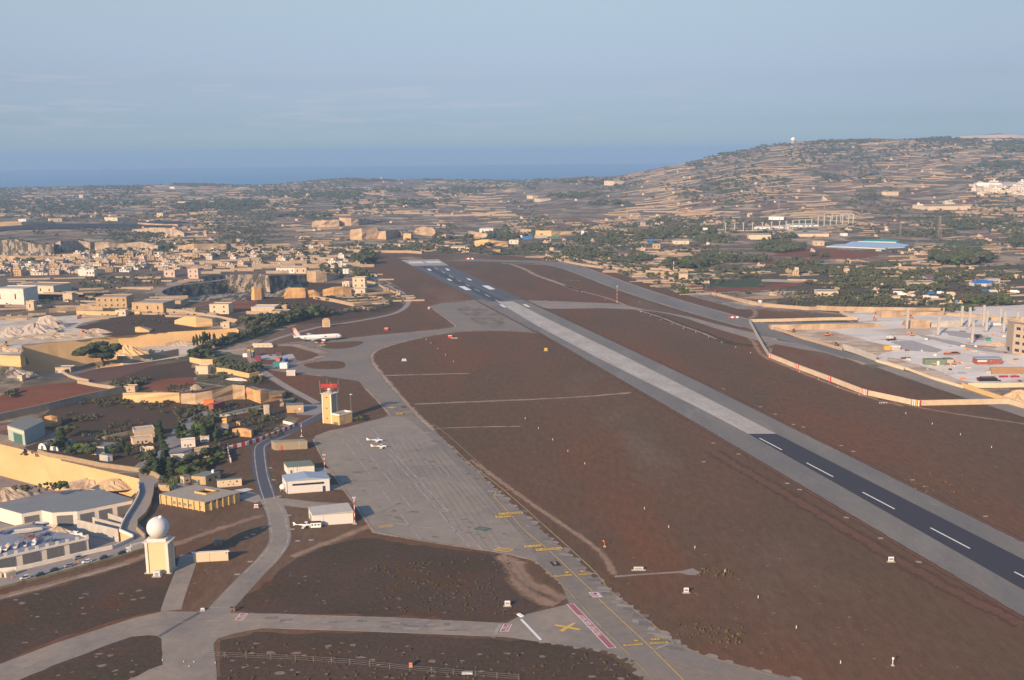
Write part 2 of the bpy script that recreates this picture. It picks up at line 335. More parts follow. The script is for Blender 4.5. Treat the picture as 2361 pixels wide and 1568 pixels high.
M_RUB=mat('limestone_rubble',(.50,.40,.29),.95,.3,.35,(.25,.18,.12),.8,.09,world=True,spec=.05,bump=.6,fine=(1,.2))
M_STONE=mat('dry_stone_wall',(.42,.32,.22),.95,.2,.5,(.38,.28,.19),.7,.08,world=True,spec=.05,fine=(1.5,.12))
M_STONEG=mat('grey_stone_wall',(.36,.29,.215),.95,.2,.5,(.28,.22,.16),.7,.08,world=True,spec=.05,fine=(1.5,.12))
M_STREET=mat('dusty_street',(.27,.25,.24),.95,.1,.2,(.34,.28,.22),.6,.04,world=True,spec=.05,fine=(1,.08))
M_YARD=mat('worn_yard_tarmac',(.23,.22,.225),.95,.12,.15,(.3,.26,.22),.6,.05,world=True,spec=.05)
P_WHITE=mat('white_road_paint',(.74,.72,.68),.8,.1,.6,world=True)
P_WORN=mat('worn_white_paint',(.36,.325,.30),.85,.15,.3,(.24,.205,.18),.9,.12,world=True)
P_YEL=mat('yellow_road_paint',(.62,.40,.10),.8,.1,.5,world=True)
P_YELW=mat('worn_yellow_paint',(.38,.27,.12),.85,.15,.3,(.24,.2,.15),.9,.12,world=True)
P_BLK=mat('black_road_paint',(.03,.03,.045),.8,.05,world=True)
P_RED=mat('red_road_paint',(.34,.12,.13),.85,.1,.5,world=True)
# ---------------- quarry pits ----------------
def inpoly(x,y,P):
    c=False;n=len(P)
    for i in range(n):
        a,b=P[i],P[(i+1)%n]
        if (a[1]>y)!=(b[1]>y) and x<(b[0]-a[0])*(y-a[1])/(b[1]-a[1])+a[0]: c=not c
    return c
# each rim vertex: photo x, y, floor height there
PITS=[
 dict(name='deep_quarry',rim=[(47,799,-34),(272,773,-34),(290,842,-34),(215,862,-34),(200,869,-34),(62,870,-34),(47,850,-34)],skip={1:(-15,-34)},wall=M_CUT,floor=M_QUARRYF),
 dict(name='shallow_quarry',rim=[(272,773,-15),(400,765,-15),(545,757,-15),(558,768,-15),(556,778,-15),(520,792,-15),(440,812,-15),(425,822,-15),(290,842,-15)],skip={8:None},wall=M_CUT,floor=M_QUARRYF),
 dict(name='boatyard_pit',rim=[(-260,965,-24),(0,1024,-24),(140,1058,-24),(141,1062,-24),(330,1106,-22),(327,1118,-12),(319,1130,-9),(308,1150,-9),(292,1190,-9),(277,1226,-9),(307,1240,-9),(262,1263,-9),(187,1282,-9),(131,1295,-9),(75,1308,-9),(0,1322,-9),(-260,1400,-9)],skip={},wall=M_CUT,floor=M_YARD),
 dict(name='scrub_quarry',rim=[(372,668,-4),(430,652,-20),(470,641,-28),(520,634,-30),(600,632,-30),(650,640,-26),(700,686,-20),(690,693,-20),(560,694,-24),(450,696,-20),(380,683,-6)],skip={},wall=M_SCREE,floor=M_SCREE),
]
def build_ground():
    pts=[];Yv=[-380.]
    while Yv[-1]<9300:
        Yv.append(Yv[-1]+(14 if 500<Yv[-1]<1700 else (30 if Yv[-1]<=500 else 22+(Yv[-1]-1700)*.018)))
    polysW=[]
    for p in PITS: polysW.append([tuple(G(x,y,0)[:2]) for x,y,_ in p['rim']])
    svals=np.linspace(-.74,.74,112)
    def near(x,y):
        for P in polysW:
            xs=[q[0] for q in P]; ys=[q[1] for q in P]
            if min(xs)-8<x<max(xs)+8 and min(ys)-8<y<max(ys)+8:
                if inpoly(x,y,P): return True
                for i in range(len(P)):
                    a=Vector(P[i]);b=Vector(P[(i+1)%len(P)]); q=Vector((x,y)); t=max(0,min(1,(q-a).dot(b-a)/max(1e-6,(b-a).length_squared)))
                    if (q-(a+(b-a)*t)).length<4: return True
        return False
    for j,Y in enumerate(Yv):
        for k,s in enumerate(svals):
            x=s*(Y+600)*1.02+((j%2)*.5)*(svals[1]-svals[0])*(Y+600)
            if 400<Y<1750 and x<50 and near(x,Y): continue
            pts.append((x,Y))
    verts=[Vector(p) for p in pts]; edges=[]
    for P in polysW:
        o=len(verts); verts+=[Vector(q) for q in P]; edges+=[(o+i,o+(i+1)%len(P)) for i in range(len(P))]
    r=delaunay_2d_cdt(verts,edges,[],0,1e-4)
    V=np.array([(v.x,v.y) for v in r[0]]); Z=hgt(V[:,0],V[:,1]); F=[]
    for f in r[2]:
        c=V[list(f)].mean(0)
        if c[0]<60 and 380<c[1]<1800 and any(inpoly(c[0],c[1],P) for P in polysW): continue
        F.append(tuple(f))
    b=MB(); b.add([(x,y,z) for (x,y),z in zip(V,Z)],F)
    o=b.build('ground',M_FIELD,smooth=True); tag(o,kind='structure')
    for p,P in zip(PITS,polysW):
        w=MB(); n=len(P)
        for i in range(n):
            z0,z1=p['rim'][i][2],p['rim'][(i+1)%n][2]; t0=t1=0
            if i in p['skip']:
                if p['skip'][i] is None: continue
                t0=t1=p['skip'][i][0]
            a,c=P[i],P[(i+1)%n]; L=math.dist(a,c); m=max(1,int(L/9)); vs=[];fs=[]
            for k in range(m+1):
                u=k/m; x=a[0]+(c[0]-a[0])*u; y=a[1]+(c[1]-a[1])*u; zt=t0; zb=z0+(z1-z0)*u
                jx,jy=((rng.normal(0,.5),rng.normal(0,.5)) if 0<k<m else (0,0))
                vs+=[(x,y,zt),(x+jx,y+jy,(zt+zb)/2),(x,y,zb)]
            for k in range(m):
                q=3*k; fs+=[(q,q+1,q+4,q+3),(q+1,q+2,q+5,q+4)]
            w.add(vs,fs)
        tag(w.build('quarry_side',p['wall']),kind='structure').name='quarry_wall'
        v2=[Vector(q) for q in P]; zz=[r_[2] for r_ in p['rim']]
        if p['name']=='boatyard_pit':
            for (x,y,z) in((0,1165,-10),(60,1152,-9),(180,1128,-9),(240,1132,-9),(0,1150,-20),(80,1135,-18),(180,1120,-17),(250,1122,-12),(290,1150,-9),(100,1250,-9),(200,1230,-9),(-120,1300,-9)):
                g=G(x,y,z); v2.append(Vector((g.x,g.y))); zz.append(z)
        if p['name']=='scrub_quarry':
            for (x,y,z) in((480,668,-29),(560,664,-30),(640,668,-28),(430,676,-16)):
                g=G(x,y,0); v2.append(Vector((g.x,g.y+0))); zz.append(z)
        r2=delaunay_2d_cdt(v2,[(i,(i+1)%n) for i in range(n)],[],1,1e-4)
        z2=[];orig=r2[3]
        for i,ids in enumerate(orig): z2.append(zz[ids[0]] if ids else -9)
        fl=MB(); fl.add([(v.x,v.y,z+.02) for v,z in zip(r2[0],z2)],[tuple(f) for f in r2[2]])
        tag(fl.build('quarry_floor',p['floor']),kind='structure')
build_ground()
# sea: a disc reaching the horizon
b=MB(); n=96; rr=[3000,9000,16000,26300]; vs=[];fs=[]
for r_ in rr:
    for i in range(n): a=2*math.pi*i/n; vs.append((r_*math.sin(a),r_*math.cos(a),-75))
for j in range(3):
    for i in range(n): fs.append((j*n+i,(j+1)*n+i,(j+1)*n+(i+1)%n,j*n+(i+1)%n))
b.add(vs,fs)
M_SEA=mat('sea_water',(.02,.14,.31),.42,.05,.002,world=True,spec=.35)
tag(b.build('sea',M_SEA),kind='structure')
# haze
hb=MB(); hb.box((0,0,-97),(54000,54000,97+318))
M_HZ=bpy.data.materials.new('air_haze'); M_HZ.use_nodes=True; t=M_HZ.node_tree
for n_ in list(t.nodes):
    if n_.type=='BSDF_PRINCIPLED': t.nodes.remove(n_)
pv=t.nodes.new('ShaderNodeVolumePrincipled'); pv.inputs['Color'].default_value=(.36,.56,.80,1); pv.inputs['Density'].default_value=8.8e-5; pv.inputs['Anisotropy'].default_value=0.0
t.links.new(pv.outputs[0],t.nodes['Material Output'].inputs['Volume'])
tag(hb.build('haze',M_HZ),kind='stuff')
# ---------------- airfield ----------------
AIR=[(-700,1500),(0,1352),(120,1328),(262,1285),(335,1262),(340,1225),(318,1205),(345,1150),(352,1130),(368,1112),(470,1082),(535,1062),(527,1030),(600,1005),(680,975),(690,965),(620,940),(560,880),(560,830),(565,807),(640,765),(715,738),(860,715),(925,705),(942,690),(930,668),(880,640),(845,622),(815,600),(775,587),(860,584),(985,583),(1100,586),(1180,590),(1262,597),(1330,604),(1385,618),(1470,645),(1600,685),(1700,712),(1762,716),(1935,724),(1978,737),(1742,741),(1775,820),(1800,762),(1880,800),(2000,845),(2130,885),(2361,950),(3000,1120),(3000,2300),(-700,2300)]
sheet('airfield_grass',AIR,.04,M_GRASS)
# darker brushy ground in the near left
sheet('scrub_grass',[(0,1380),(160,1345),(340,1290),(410,1255),(400,1400),(300,1420),(150,1465),(0,1527),(-200,1590),(-200,1450)],.07,M_GRASSD,jag=1.2)
sheet('scrub_grass',[(545,1400),(640,1320),(700,1270),(850,1240),(1000,1262),(1160,1280),(1185,1330),(1290,1385),(1180,1425),(1140,1435),(900,1422),(560,1412)],.07,M_GRASSD,jag=1.2)
sheet('scrub_grass',[(505,1480),(600,1455),(900,1462),(1240,1480),(1380,1500),(1480,1568),(1500,1650),(400,1650),(498,1560)],.07,M_GRASSD,jag=1.2)
# --- runway
RWY=[(1033.6,612),(1207,691.3),(1616,883),(2361,1251),(2900,1517),(2900,1742),(2361,1423),(2153,1300),(1616,982),(1240,764),(1098.5,691),(951,613.2)]
sheet('runway',RWY,.12,M_ASPH)
MARKS=[]
sheet('runway_threshold',[(924,599.8),(1011,597.8),(1033.6,612),(951,613.2)],.13,M_KEYC)
sheet('runway_touchdown_asphalt',[(951,613.4),(1033.6,612.2),(1206,691),(1099,691.6)],.14,mat('dark_touchdown_asphalt',(.098,.104,.112),.9,.1,.3,(.085,.09,.1),.7,.03,world=True,fine=(1.4,.08)))
# rubber darkened touchdown strip
def rubber():
    M=bpy.data.materials.new('rubber_darkened_asphalt'); M.use_nodes=True; t=M.node_tree; b=t.nodes['Principled BSDF']; L=t.links.new; b.inputs['Roughness'].default_value=.85
    uv=_n(t,'UVMap'); sp=_n(t,'SeparateXYZ'); L(uv.outputs[0],sp.inputs[0]); a=_n(t,'Math',operation='SUBTRACT'); L(sp.outputs[0],a.inputs[0]); a.inputs[1].default_value=.5
    a2=_n(t,'Math',operation='ABSOLUTE'); L(a.outputs[0],a2.inputs[0]); g=_n(t,'NewGeometry'); n=_n(t,'TexNoise',Scale=.06,Detail=5); L(g.outputs['Position'],n.inputs['Vector'])
    m=_n(t,'Math',operation='MULTIPLY_ADD'); L(n.outputs['Fac'],m.inputs[0]); m.inputs[1].default_value=.25; L(a2.outputs[0],m.inputs[2])
    r=_n(t,'ValToRGB'); e=r.color_ramp.elements; e[0].position=.28; e[0].color=(.035,.038,.05,1); e[1].position=.58; e[1].color=(.096,.102,.110,1); L(m.outputs[0],r.inputs['Fac']); L(r.outputs[0],b.inputs['Base Color']); return M
ribbon('runway_rubber_strip',[(978,613),(1060,652),(1150,694.5)],32,.16,rubber(),smo=0)
sheet('runway_concrete_strip',[(1147,696.5),(1183,695),(1270,739),(1439,821),(1616,910.5),(1790,1000.6),(1725,1000.6),(1616,943.5),(1370,821),(1240,752)],.16,M_STRIP)
sheet('runway_fresh_asphalt',[(1725,1000.6),(1790,1000.6),(2361,1291),(2900,1562),(2900,1640),(2361,1361),(2254,1300)],.17,M_DARK)
def lines(name,segs,w,z,m,smo=0):
    b=MB()
    for a,c in segs:
        d=(c-a).normalized(); nn=Vector((-d.y,d.x,0))*w/2; b.add([(p.x,p.y,z) for p in (a-nn,c-nn,c+nn,a+nn)],[(0,1,2,3)])
    o=b.build(name,m); o['kind']='structure'; return o
# centre line dashes 30 m on 30 m off
O=Vector((-137.8,1780.8,0)); E_=Vector((238.8,457.8,0)); dr=(E_-O).normalized(); seg=[]
for k in range(-0,27): 
    a=O+dr*(60.15*k); seg.append((a,a+dr*30))
lines('runway_centre_line',[q for q in seg if not 697<q[0].y<1350],1.0,.24,P_WHITE); lines('runway_centre_line',[q for q in seg if 697<q[0].y<1350],1.0,.24,mat('faded_white_paint',(.52,.50,.47),.85,.12,.4,world=True))
for k,(l,w_) in enumerate(KTQ:=[(0,0)]): pass
b=MB()
for q in ([(665,683),(712,683),(750,713),(708,713)],[(945,680),(992,680),(1032,708),(988,708)],[(975,838),(1018,838),(1068,867),(1020,867)],[(1275,832),(1318,832),(1372,861),(1325,861)],[(1155,951),(1250,951),(1362,1011),(1268,1013)],[(1515,942),(1612,941),(1728,1000),(1635,1004)],[(1778,1235),(1828,1235),(1900,1278),(1855,1278)],[(2142,1232),(2192,1230),(2268,1272),(2225,1273)]):
    P=[G(*p,0) for p in KT(*q)]; b.add([(p.x,p.y,.24) for p in P],[(3,2,1,0)])
tag(b.build('runway_touchdown_marks',P_WHITE),kind='structure')
b=MB(); th0,th1=G(940,603.5),G(1010,602)
for i in range(24):
    if i in(11,12): continue
    a=th0.lerp(th1,i/23.); c=a+dr*34; nn=Vector((-dr.y,dr.x,0))*.95; b.add([(p.x,p.y,.24) for p in(a-nn,c-nn,c+nn,a+nn)],[(0,1,2,3)])
tag(b.build('runway_threshold_keys',P_WHITE),kind='structure')
# --- taxiways and apron
TAX=[(990,706),(1010,701),(1060,696.5),(1098,692),(1150,700),(1240,766),(1180,762),(1100,762),(1040,765),(985,775),(930,787),(885,800),(862,812),(856,825),(865,845),(885,868),(925,915),(960,955),(1000,992),(1050,1045),(1105,1095),(1155,1140),(1205,1185),(1250,1225),(1290,1260),(1330,1290),(1365,1330),(1410,1362),(1450,1400),(1500,1440),(1540,1470),(1565,1484),(1620,1510),(1700,1532),(1840,1568),(2100,1630),(2100,1900),(1700,1900),(1560,1640),(1490,1568),(1462,1538),(1430,1515),(1400,1502),(1378,1497),(1240,1480),(1170,1470),(1312,1392)]
TAXL=[(1300,1362),(1285,1335),(1262,1312),(1230,1292),(1170,1277),(1100,1268),(1000,1252),(862,1228),(850,1215),(830,1180),(790,1125),(745,1060),(722,1013),(728,1005),(760,993),(800,985),(830,977),(865,968),(889,961),(898,954),(885,940),(872,925),(858,915),(827,879)]
K=lambda f,*p:f(*p)
NST=K8((2361,1130),(1560,1040),(1300,1010),(800,930),(560,830),(400,870),(330,770),(300,700),(560,520),(1000,505),(1480,490),(1560,610),(1200,420))+K6((420,940),(300,918),(290,895),(500,868),(640,850),(860,850),(1050,830),(1300,805),(1500,785),(1700,770),(1880,745),(1920,735),(1900,712),(1830,650),(1760,600),(1700,570))
NST=[p for p in NST]
SIDE=TAX+TAXL+NST
sheet('taxiway',SIDE,.10,M_TAXIN)
XT=[(-200,1600),(0,1531.6),(126,1484),(251,1443.7),(314,1423.6),(377,1409.8),(465,1411),(593,1415),(700,1419),(900,1424),(1140,1436),(1168,1437),(1200,1420),(1312,1393),(1440,1500),(1378,1497),(1240,1480),(1170,1470),(1000,1463),(700,1451),(610,1449),(593,1451),(540,1461),(503,1472.6),(493,1484),(500,1554),(498,1700),(100,1700)]
sheet('cross_taxiway',XT,.11,M_TAXI)
ISL=B6((170,1015),(500,880),(800,765),(1050,670),(1200,625),(1370,605),(1440,615),(1482,637),(1492,870),(1440,890),(1350,930),(1170,1015),(900,1300),(-100,1300))
sheet('grass_island',ISL,.13,M_GRASSD,jag=.3,step=4)
# apron: lighter weathered concrete laid over the taxiway sheet
APR=[(722,1013),(728,1005),(760,993),(800,985),(830,977),(865,969),(900,962),(935,962),(985,1002),(1105,1120),(1195,1225),(1240,1290),(1230,1292),(1170,1277),(1100,1268),(1000,1252),(862,1228),(850,1215),(830,1180),(790,1125),(745,1060)]
M_APR=mat('weathered_apron_concrete',(.275,.234,.184),.9,.13,.12,(.215,.19,.16),.8,.02,world=True,third=(.275,.235,.195),thr3=(.50,.62),scale3=.018,fine=(.9,.09))
sheet('apron',APR,.13,M_APR,jag=.25,step=5)
for q in (K6((680,905),(720,888),(780,880),(900,875),(1000,870),(1090,873),(1050,902),(980,925),(900,938),(780,942),(700,930)),
          K6((520,1085),(560,1072),(640,1060),(780,1048),(880,1055),(912,1080),(900,1110),(860,1125),(640,1128),(540,1105)),
          K6((110,945),(280,915),(420,915),(520,945),(620,975),(672,992),(640,1010),(560,1040),(470,1052),(440,1012),(420,990),(300,985),(130,990),(80,975)),
          K8((570,670),(760,660),(1000,660),(980,800),(600,810))):
    sheet('grass_island',q,.14,M_GRASS,smo=2)
sheet('container_pad',K8((560,530),(1000,510),(1480,495),(1560,600),(1350,650),(600,660)),.145,mat('pale_pad_concrete',(.42,.39,.36),.9,.1,.3,world=True))
sheet('taxiway_infield',K6((1910,570),(2000,552),(2200,580),(2361,640),(2361,740),(2200,740),(2110,705),(2010,640)),.13,mat('sparse_grass_on_tarmac',(.15,.12,.085),.95,.25,.3,(.22,.19,.16),.9,.05,world=True,thr=(.45,.55)),jag=1.5)
# right-hand taxiways
sheet('taxiway_connector',K7((40,590),(300,598),(600,608),(1000,624),(1100,635),(1300,680),(1500,710),(1700,745),(1900,800),(2100,850),(2290,890),(2361,930),(2361,990),(2330,965),(2100,900),(1900,840),(1700,770),(1550,730),(1400,700),(1200,680),(900,668),(420,674)),.10,M_TAXI)
sheet('old_runway',[(1020,600.5)]+K7((-250,215),(0,225),(380,233),(580,252),(720,288),(860,338),(1200,462),(1500,560),(1800,650),(2050,718),(2260,775),(2361,805),(2361,890),(2180,835),(2000,785),(1800,730),(1500,640),(1200,545),(1060,497),(900,436),(700,354),(520,292),(380,264),(200,250),(0,246)),.11,M_ASPH)
ribbon('old_runway_edge',K7((380,266),(520,295),(700,360),(900,440),(1060,500),(1200,550),(1500,645),(1800,735),(2000,790),(2190,840)),4.5,.13,M_TAXI,smo=1)
ribbon('old_runway_edge',K7((720,286),(860,336),(1200,460),(1500,558),(1800,648),(2050,716),(2255,775)),4.5,.13,M_TAXI,smo=1)
ribbon('service_track',K7((440,240),(900,300),(1150,370),(1330,415),(1480,468),(1800,578),(2100,650),(2250,688))+KR((0,580),(300,612),(640,635),(835,655)),4.5,.12,M_TAXI)
ribbon('perimeter_track',KT((-250,455),(270,455),(600,455),(1100,470),(2361,490)),5,.12,M_TANP)
ribbon('country_road',K7((640,215),(880,295),(1000,315),(1100,352),(1330,405),(1550,466),(1800,550),(2050,622),(2250,660),(2361,672))+KR((150,582),(300,596),(640,610),(840,628),(950,640)),7,.14,mat('blue_grey_road',(.19,.2,.215),.9,.08,.2,world=True))
sheet('old_runway',K9((150,300),(390,340),(660,480),(900,550),(1460,705),(1960,860),(2352,990),(2352,1085),(2000,930),(1500,800),(900,625),(560,545),(280,480),(200,400)),.118,M_ASPH)
sheet('old_taxiway',K9((-20,405),(150,440),(280,480),(560,560),(930,625),(1100,650),(1500,800),(1500,830),(1200,735),(900,690),(700,650),(350,590),(-20,480)),.107,M_TAXI)
sheet('old_runway',K3c((1270,0),(1390,0),(1560,50),(1910,165),(2130,235),(2361,290),(2700,380),(2700,480),(2361,368),(2000,250),(1700,150)),.124,M_TAXI)
# roads on the left
ribbon('service_road',K6((1075,258),(1150,290),(1260,335),(1390,400),(1475,460),(1495,505),(1460,560),(1390,605),(1290,635),(1100,672),(900,705),(720,730),(620,750),(450,795),(250,855),(80,925),(0,960))+K2((1090,-60),(1120,10),(1210,50),(1350,150),(1500,245),(1650,325),(1800,405),(1880,450)),7,.13,M_STREET)
MR=mat('dark_service_asphalt',(.085,.09,.105),.85,.08,.4,world=True)
ROADA=K2((1950,590),(1840,640),(1700,712),(1560,790),(1440,850),(1330,895),(1250,930),(1180,970),(1168,1050),(1172,1170),(1205,1360),(1270,1552))
ribbon('service_road',[p for p in ROADA]+K4((1115,350),(1145,420)),10.5,.12,MR)
ribbon('service_road',K4((1120,400),(1180,500),(1235,640),(1250,780),(1265,880),(1240,980),(1170,1080),(1070,1200),(950,1310))+[(512,1400),(498,1416)],11.5,.13,M_TAXI)
ribbon('service_road_kerb',K2((1960,545),(1840,612),(1700,690),(1500,790),(1320,872),(1180,925),(1118,985),(1110,1070),(1120,1190),(1150,1380),(1198,1552))+K4((1052,400),(1100,540),(1130,680),(1150,780),(1165,890),(1140,980),(1080,1070),(950,1200),(820,1330)),.8,.15,P_WORN)
ribbon('service_road_kerb',K2((1560,828),(1320,922),(1240,965),(1226,1010),(1240,1150),(1270,1350),(1340,1552))+K4((1200,440),(1300,570),(1335,720),(1362,860),(1355,930),(1310,1040),(1200,1180),(1020,1349)),.8,.15,P_WORN)
ribbon('access_path',[(437,1278),(428,1310),(415,1345),(402,1380),(394,1408)],9,.12,M_TAXI,smo=1)
ribbon('access_path',K4((780,360),(900,390),(1050,430)),12,.115,M_STREET)
ribbon('access_path',K4((1190,440),(1350,455),(1500,475),(1700,495),(2100,510)),11,.115,M_TAXI)
sheet('hangar_apron',K4((1880,240),(2020,232),(2065,300),(1890,300)),.12,M_STREET)
sheet('hangar_apron',K2((1850,1245),(2060,1240),(2100,1310),(1860,1310)),.12,M_STREET)
sheet('yard',K4((660,310),(850,280),(930,295),(780,340)),.12,M_SITE)
sheet('yard',K2((1700,470),(1940,460),(1950,520),(1940,565),(1860,600),(1640,590),(1600,540)),.115,M_YARD)
sheet('yard',K4((-60,230),(60,225),(250,265),(330,290),(100,330),(-60,330)),.12,M_YARD)
# street beyond the fence with the parked cars, and the ramp
sheet('street',K3((-300,1150),(0,1165),(200,1180),(400,1132),(700,1062),(1000,990),(1380,905),(1650,775),(1640,745),(1480,680),(1510,600),(1570,490),(1650,370),(1710,250),(1722,120),(1700,70),(1790,30),(1890,75),(1905,150),(1880,250),(1850,380),(1800,480),(1700,570),(1680,660),(1760,740),(1830,830),(1800,895),(1500,980),(1100,1090),(700,1200),(300,1300),(0,1370),(-300,1440)),.10,M_STREET)
sheet('street',L1((1700,1080),(1790,1110),(1900,1130),(1990,1180),(1900,1250),(1830,1349),(1700,1349),(1720,1230)),.09,M_STREET)
for q in (L1((1560,1110),(1830,880),(2100,740),(2230,700),(2361,600),(2361,900),(2130,900),(2060,1010),(1900,1100)),L1((2160,560),(2361,420),(2361,680),(2280,690)),K2((270,640),(440,560),(560,500),(740,480),(700,560),(560,600),(420,690),(330,700)),K2((100,790),(250,680),(300,860),(120,940),(0,960),(0,900))): sheet('village_yard',q,.06+.004*(len(S.objects)%7),M_YARD,jag=.5)
# --- worn tracks and patches on the grass
def tr(pts,w,m=M_TAN,z=.08,**k): return ribbon('dirt_track',pts,w,z,m,**k)
tr(K7((-20,255),(120,262),(250,262),(420,270)),22,M_TAN)
tr(K7((60,262),(200,310),(300,370),(430,410),(560,460),(700,512)),13,M_TANP)
tr(K7((560,460),(700,510),(850,545),(1000,590),(1250,695),(1450,750),(1600,820),(1800,885),(1950,950)),6,M_TANP)
tr(K7((1280,700),(1450,750),(1620,820),(1800,880),(1960,950),(2120,1000),(2300,1012)),14,M_GREENP,z=.075)
tr(K7((530,408),(700,415)),6,M_TANP); tr([(887,866),(960,864),(1082,861)],5,M_TANP); tr([(955,932),(1100,926),(1250,920),(1350,915),(1455,905)],8,M_TAN)
tr([(970,931),(1250,921),(1450,907)],3,M_TANP,z=.09)
tr([(1005,988),(1080,985),(1200,983)],3,M_TANP)
sheet('concrete_path',M5((1280,668),(1490,655),(1860,628),(1960,605),(2025,640),(1990,665),(1920,663),(1850,645),(1500,665),(1290,685)),.12,M_TAXI)
tr([(672,1284),(760,1250),(850,1213)],9,M_TAN,z=.085); tr([(0,1378),(150,1338),(300,1296),(410,1252),(520,1215),(607,1188)],9,M_TAN,z=.085); tr([(-100,1408),(0,1380),(160,1338),(290,1300)],5,M_TANP,z=.09)
tr(M5((300,490),(400,545),(420,680),(500,780),(640,870),(780,920)),12,M_TAN,z=.09); tr(M5((440,545),(460,650),(560,740),(700,800),(860,870)),12,M_TAN,z=.092)
tr(K9((150,105),(220,130),(240,180),(200,225),(140,250)),11,M_TAN); tr(K9((130,520),(220,590),(250,680),(330,770),(420,830),(700,940),(1100,1110),(1600,1300),(2000,1420),(2352,1500)),9,M_TAN)
tr(K3c((1300,235),(1600,300),(1900,350),(2361,415),(2700,470)),6,M_TAN); tr(KT((330,500),(420,520),(520,540)),60,M_TAN)
tr([(1085,1060),(1250,1180),(1390,1270),(1415,1325)],6,M_TAN)
tr([(1640,1040),(1900,1190),(2150,1340),(2361,1440)],14,mat('reddish_verge',(.135,.07,.043),.95,.2,.3,world=True,alpha_soft=True),z=.06)
tr([(1350,640),(1640,1040)],1,M_TAN) if False else None
for _ in range(16):   # scattered reddish and greenish patches in the dry grass
    x=rng.uniform(900,2300); y=rng.uniform(960,1500)
    if True: continue
    if y< 600+.62*(x-900): 
        if x<1500: continue
    p=G(x,y); a=rng.uniform(-.3,.3)+(-.6); L_=rng.uniform(20,60)
    tr([ (p.x-L_*math.cos(a),p.y-L_*math.sin(a),0),(p.x,p.y,0),(p.x+L_*math.cos(a),p.y+L_*math.sin(a),0)],rng.uniform(16,40),M_GREENP if rng.random()<.5 else mat('reddish_grass',(.115,.055,.034),.95,.25,.3,(.085,.05,.03),.8,.03,world=True,alpha_soft=True,spec=.05),z=.05+.0005*_,world=True)
# pale scalloped shoulder along the taxiway edge and chips of exposed rock
def blotch(name,x,y,r,m,z=.09,asp=.5,world=False):
    p=G(x,y) if not world else Vector((x,y,0)); n=9; P=[(p.x+r*math.cos(2*math.pi*i/n)*rng.uniform(.6,1.2),p.y+r*asp*math.sin(2*math.pi*i/n)*rng.uniform(.6,1.2)) for i in range(n)]
    b=MB(); b.add([(q[0],q[1],z) for q in P],[tuple(range(n))]); return b
sh=MB(); edge=smoothline([G(x,y) for x,y in TAX[12:38]],1); edge=dens(edge,5)
for p in edge:
    r_=rng.uniform(.8,4.2)*rng.uniform(.6,1); n=8
    sh.add([(p.x+r_*math.cos(2*math.pi*i/n)*rng.uniform(.7,1.2),p.y+r_*math.sin(2*math.pi*i/n)*rng.uniform(.7,1.3),.095-.00001*len(sh.f)) for i in range(n)],[tuple(range(n))])
for p in dens([G(1378,1497),G(1430,1515),G(1462,1538),G(1500,1580)],4)+dens([G(1250,1480),G(1330,1492),G(1378,1497)],4)+dens([G(1290,1345),G(1262,1312),G(1235,1292)],4):
    r_=rng.uniform(.6,2.6); n=8
    sh.add([(p.x+r_*math.cos(2*math.pi*i/n)*rng.uniform(.7,1.2),p.y+r_*math.sin(2*math.pi*i/n)*rng.uniform(.7,1.3),.095-.00001*len(sh.f)) for i in range(n)],[tuple(range(n))])
tag(sh.build('taxiway_shoulder',mat('crumbling_pale_shoulder',(.30,.25,.205),.95,.2,.3,(.2,.17,.145),.8,.1,world=True)),kind='structure')
rk=MB()
def rocks(n,x0,x1,y0,y1,rmax,cond=lambda x,y:True):
    k=0
    while k<n:
        x=rng.uniform(x0,x1); y=rng.uniform(y0,y1)
        if not cond(x,y): continue
        k+=1; p=G(x,y); r_=rng.uniform(.25,rmax)*rng.uniform(.4,1); m_=6
        rk.add([(p.x+r_*1.6*math.cos(2*math.pi*i/m_)*rng.uniform(.5,1.2),p.y+r_*math.sin(2*math.pi*i/m_)*rng.uniform(.5,1.2),.1+rng.uniform(0,.12)) for i in range(m_)],[tuple(range(m_))])
rocks(34,-20,330,1360,1500,1.6,lambda x,y:y<1512-.36*x); rocks(22,100,370,1480,1568,1.8,lambda x,y:y>1545-.2*x); rocks(60,560,1200,1280,1415,1.0); rocks(90,520,1450,1470,1568,1.6,lambda x,y:y>1475+.03*(x-520)); rocks(40,420,620,1200,1400,.9,lambda x,y:x+y*.9<1720); rocks(150,880,2300,650,1560,.8,lambda x,y:y>600+.63*(x-880)+60 and y<800+1.0*(x-900)); rocks(90,1300,2300,720,1230,.8,lambda x,y:y<690+.5*(x-1300)-30 or False)
tag(rk.build('exposed_rock_chips',mat('pale_rock_chip',(.21,.165,.135),.95,.3,1,world=True)),kind='stuff')
# --- painted lines
def pl(name,pts,w,m,z=.2,smo=0): return ribbon(name,pts,w,z,m,smo=smo)
pl('painted_line',K5((0,255),(710,1175)),.9,P_WORN); pl('painted_line',K5((90,215),(240,400),(630,885)),.8,P_WORN); pl('painted_line',K5((630,885),(965,922)),.8,P_WORN)
pl('painted_line',K5((240,190),(380,345),(640,640),(870,910),(1155,1240)),.9,P_WORN); pl('painted_line',K5((270,160),(410,325),(600,530),(965,922)),1.1,P_WORN)
pl('painted_line',K5((260,1000),(700,1055),(1060,1100),(1130,1118),(1190,1170),(1270,1270)),.9,P_WORN,smo=1)
pl('painted_line',K5((380,545),(430,530),(500,502),(700,485),(820,487),(900,510),(980,590),(930,630),(840,655),(650,655),(500,630),(450,590),(420,545)),.6,P_WORN,smo=2)
pl('painted_line',K5((240,770),(270,740),(400,715),(560,735),(640,775),(640,830)),.5,P_WORN,smo=2); pl('painted_line',K5((160,400),(280,370),(335,410),(300,460),(60,510)),.5,P_WORN,smo=2)
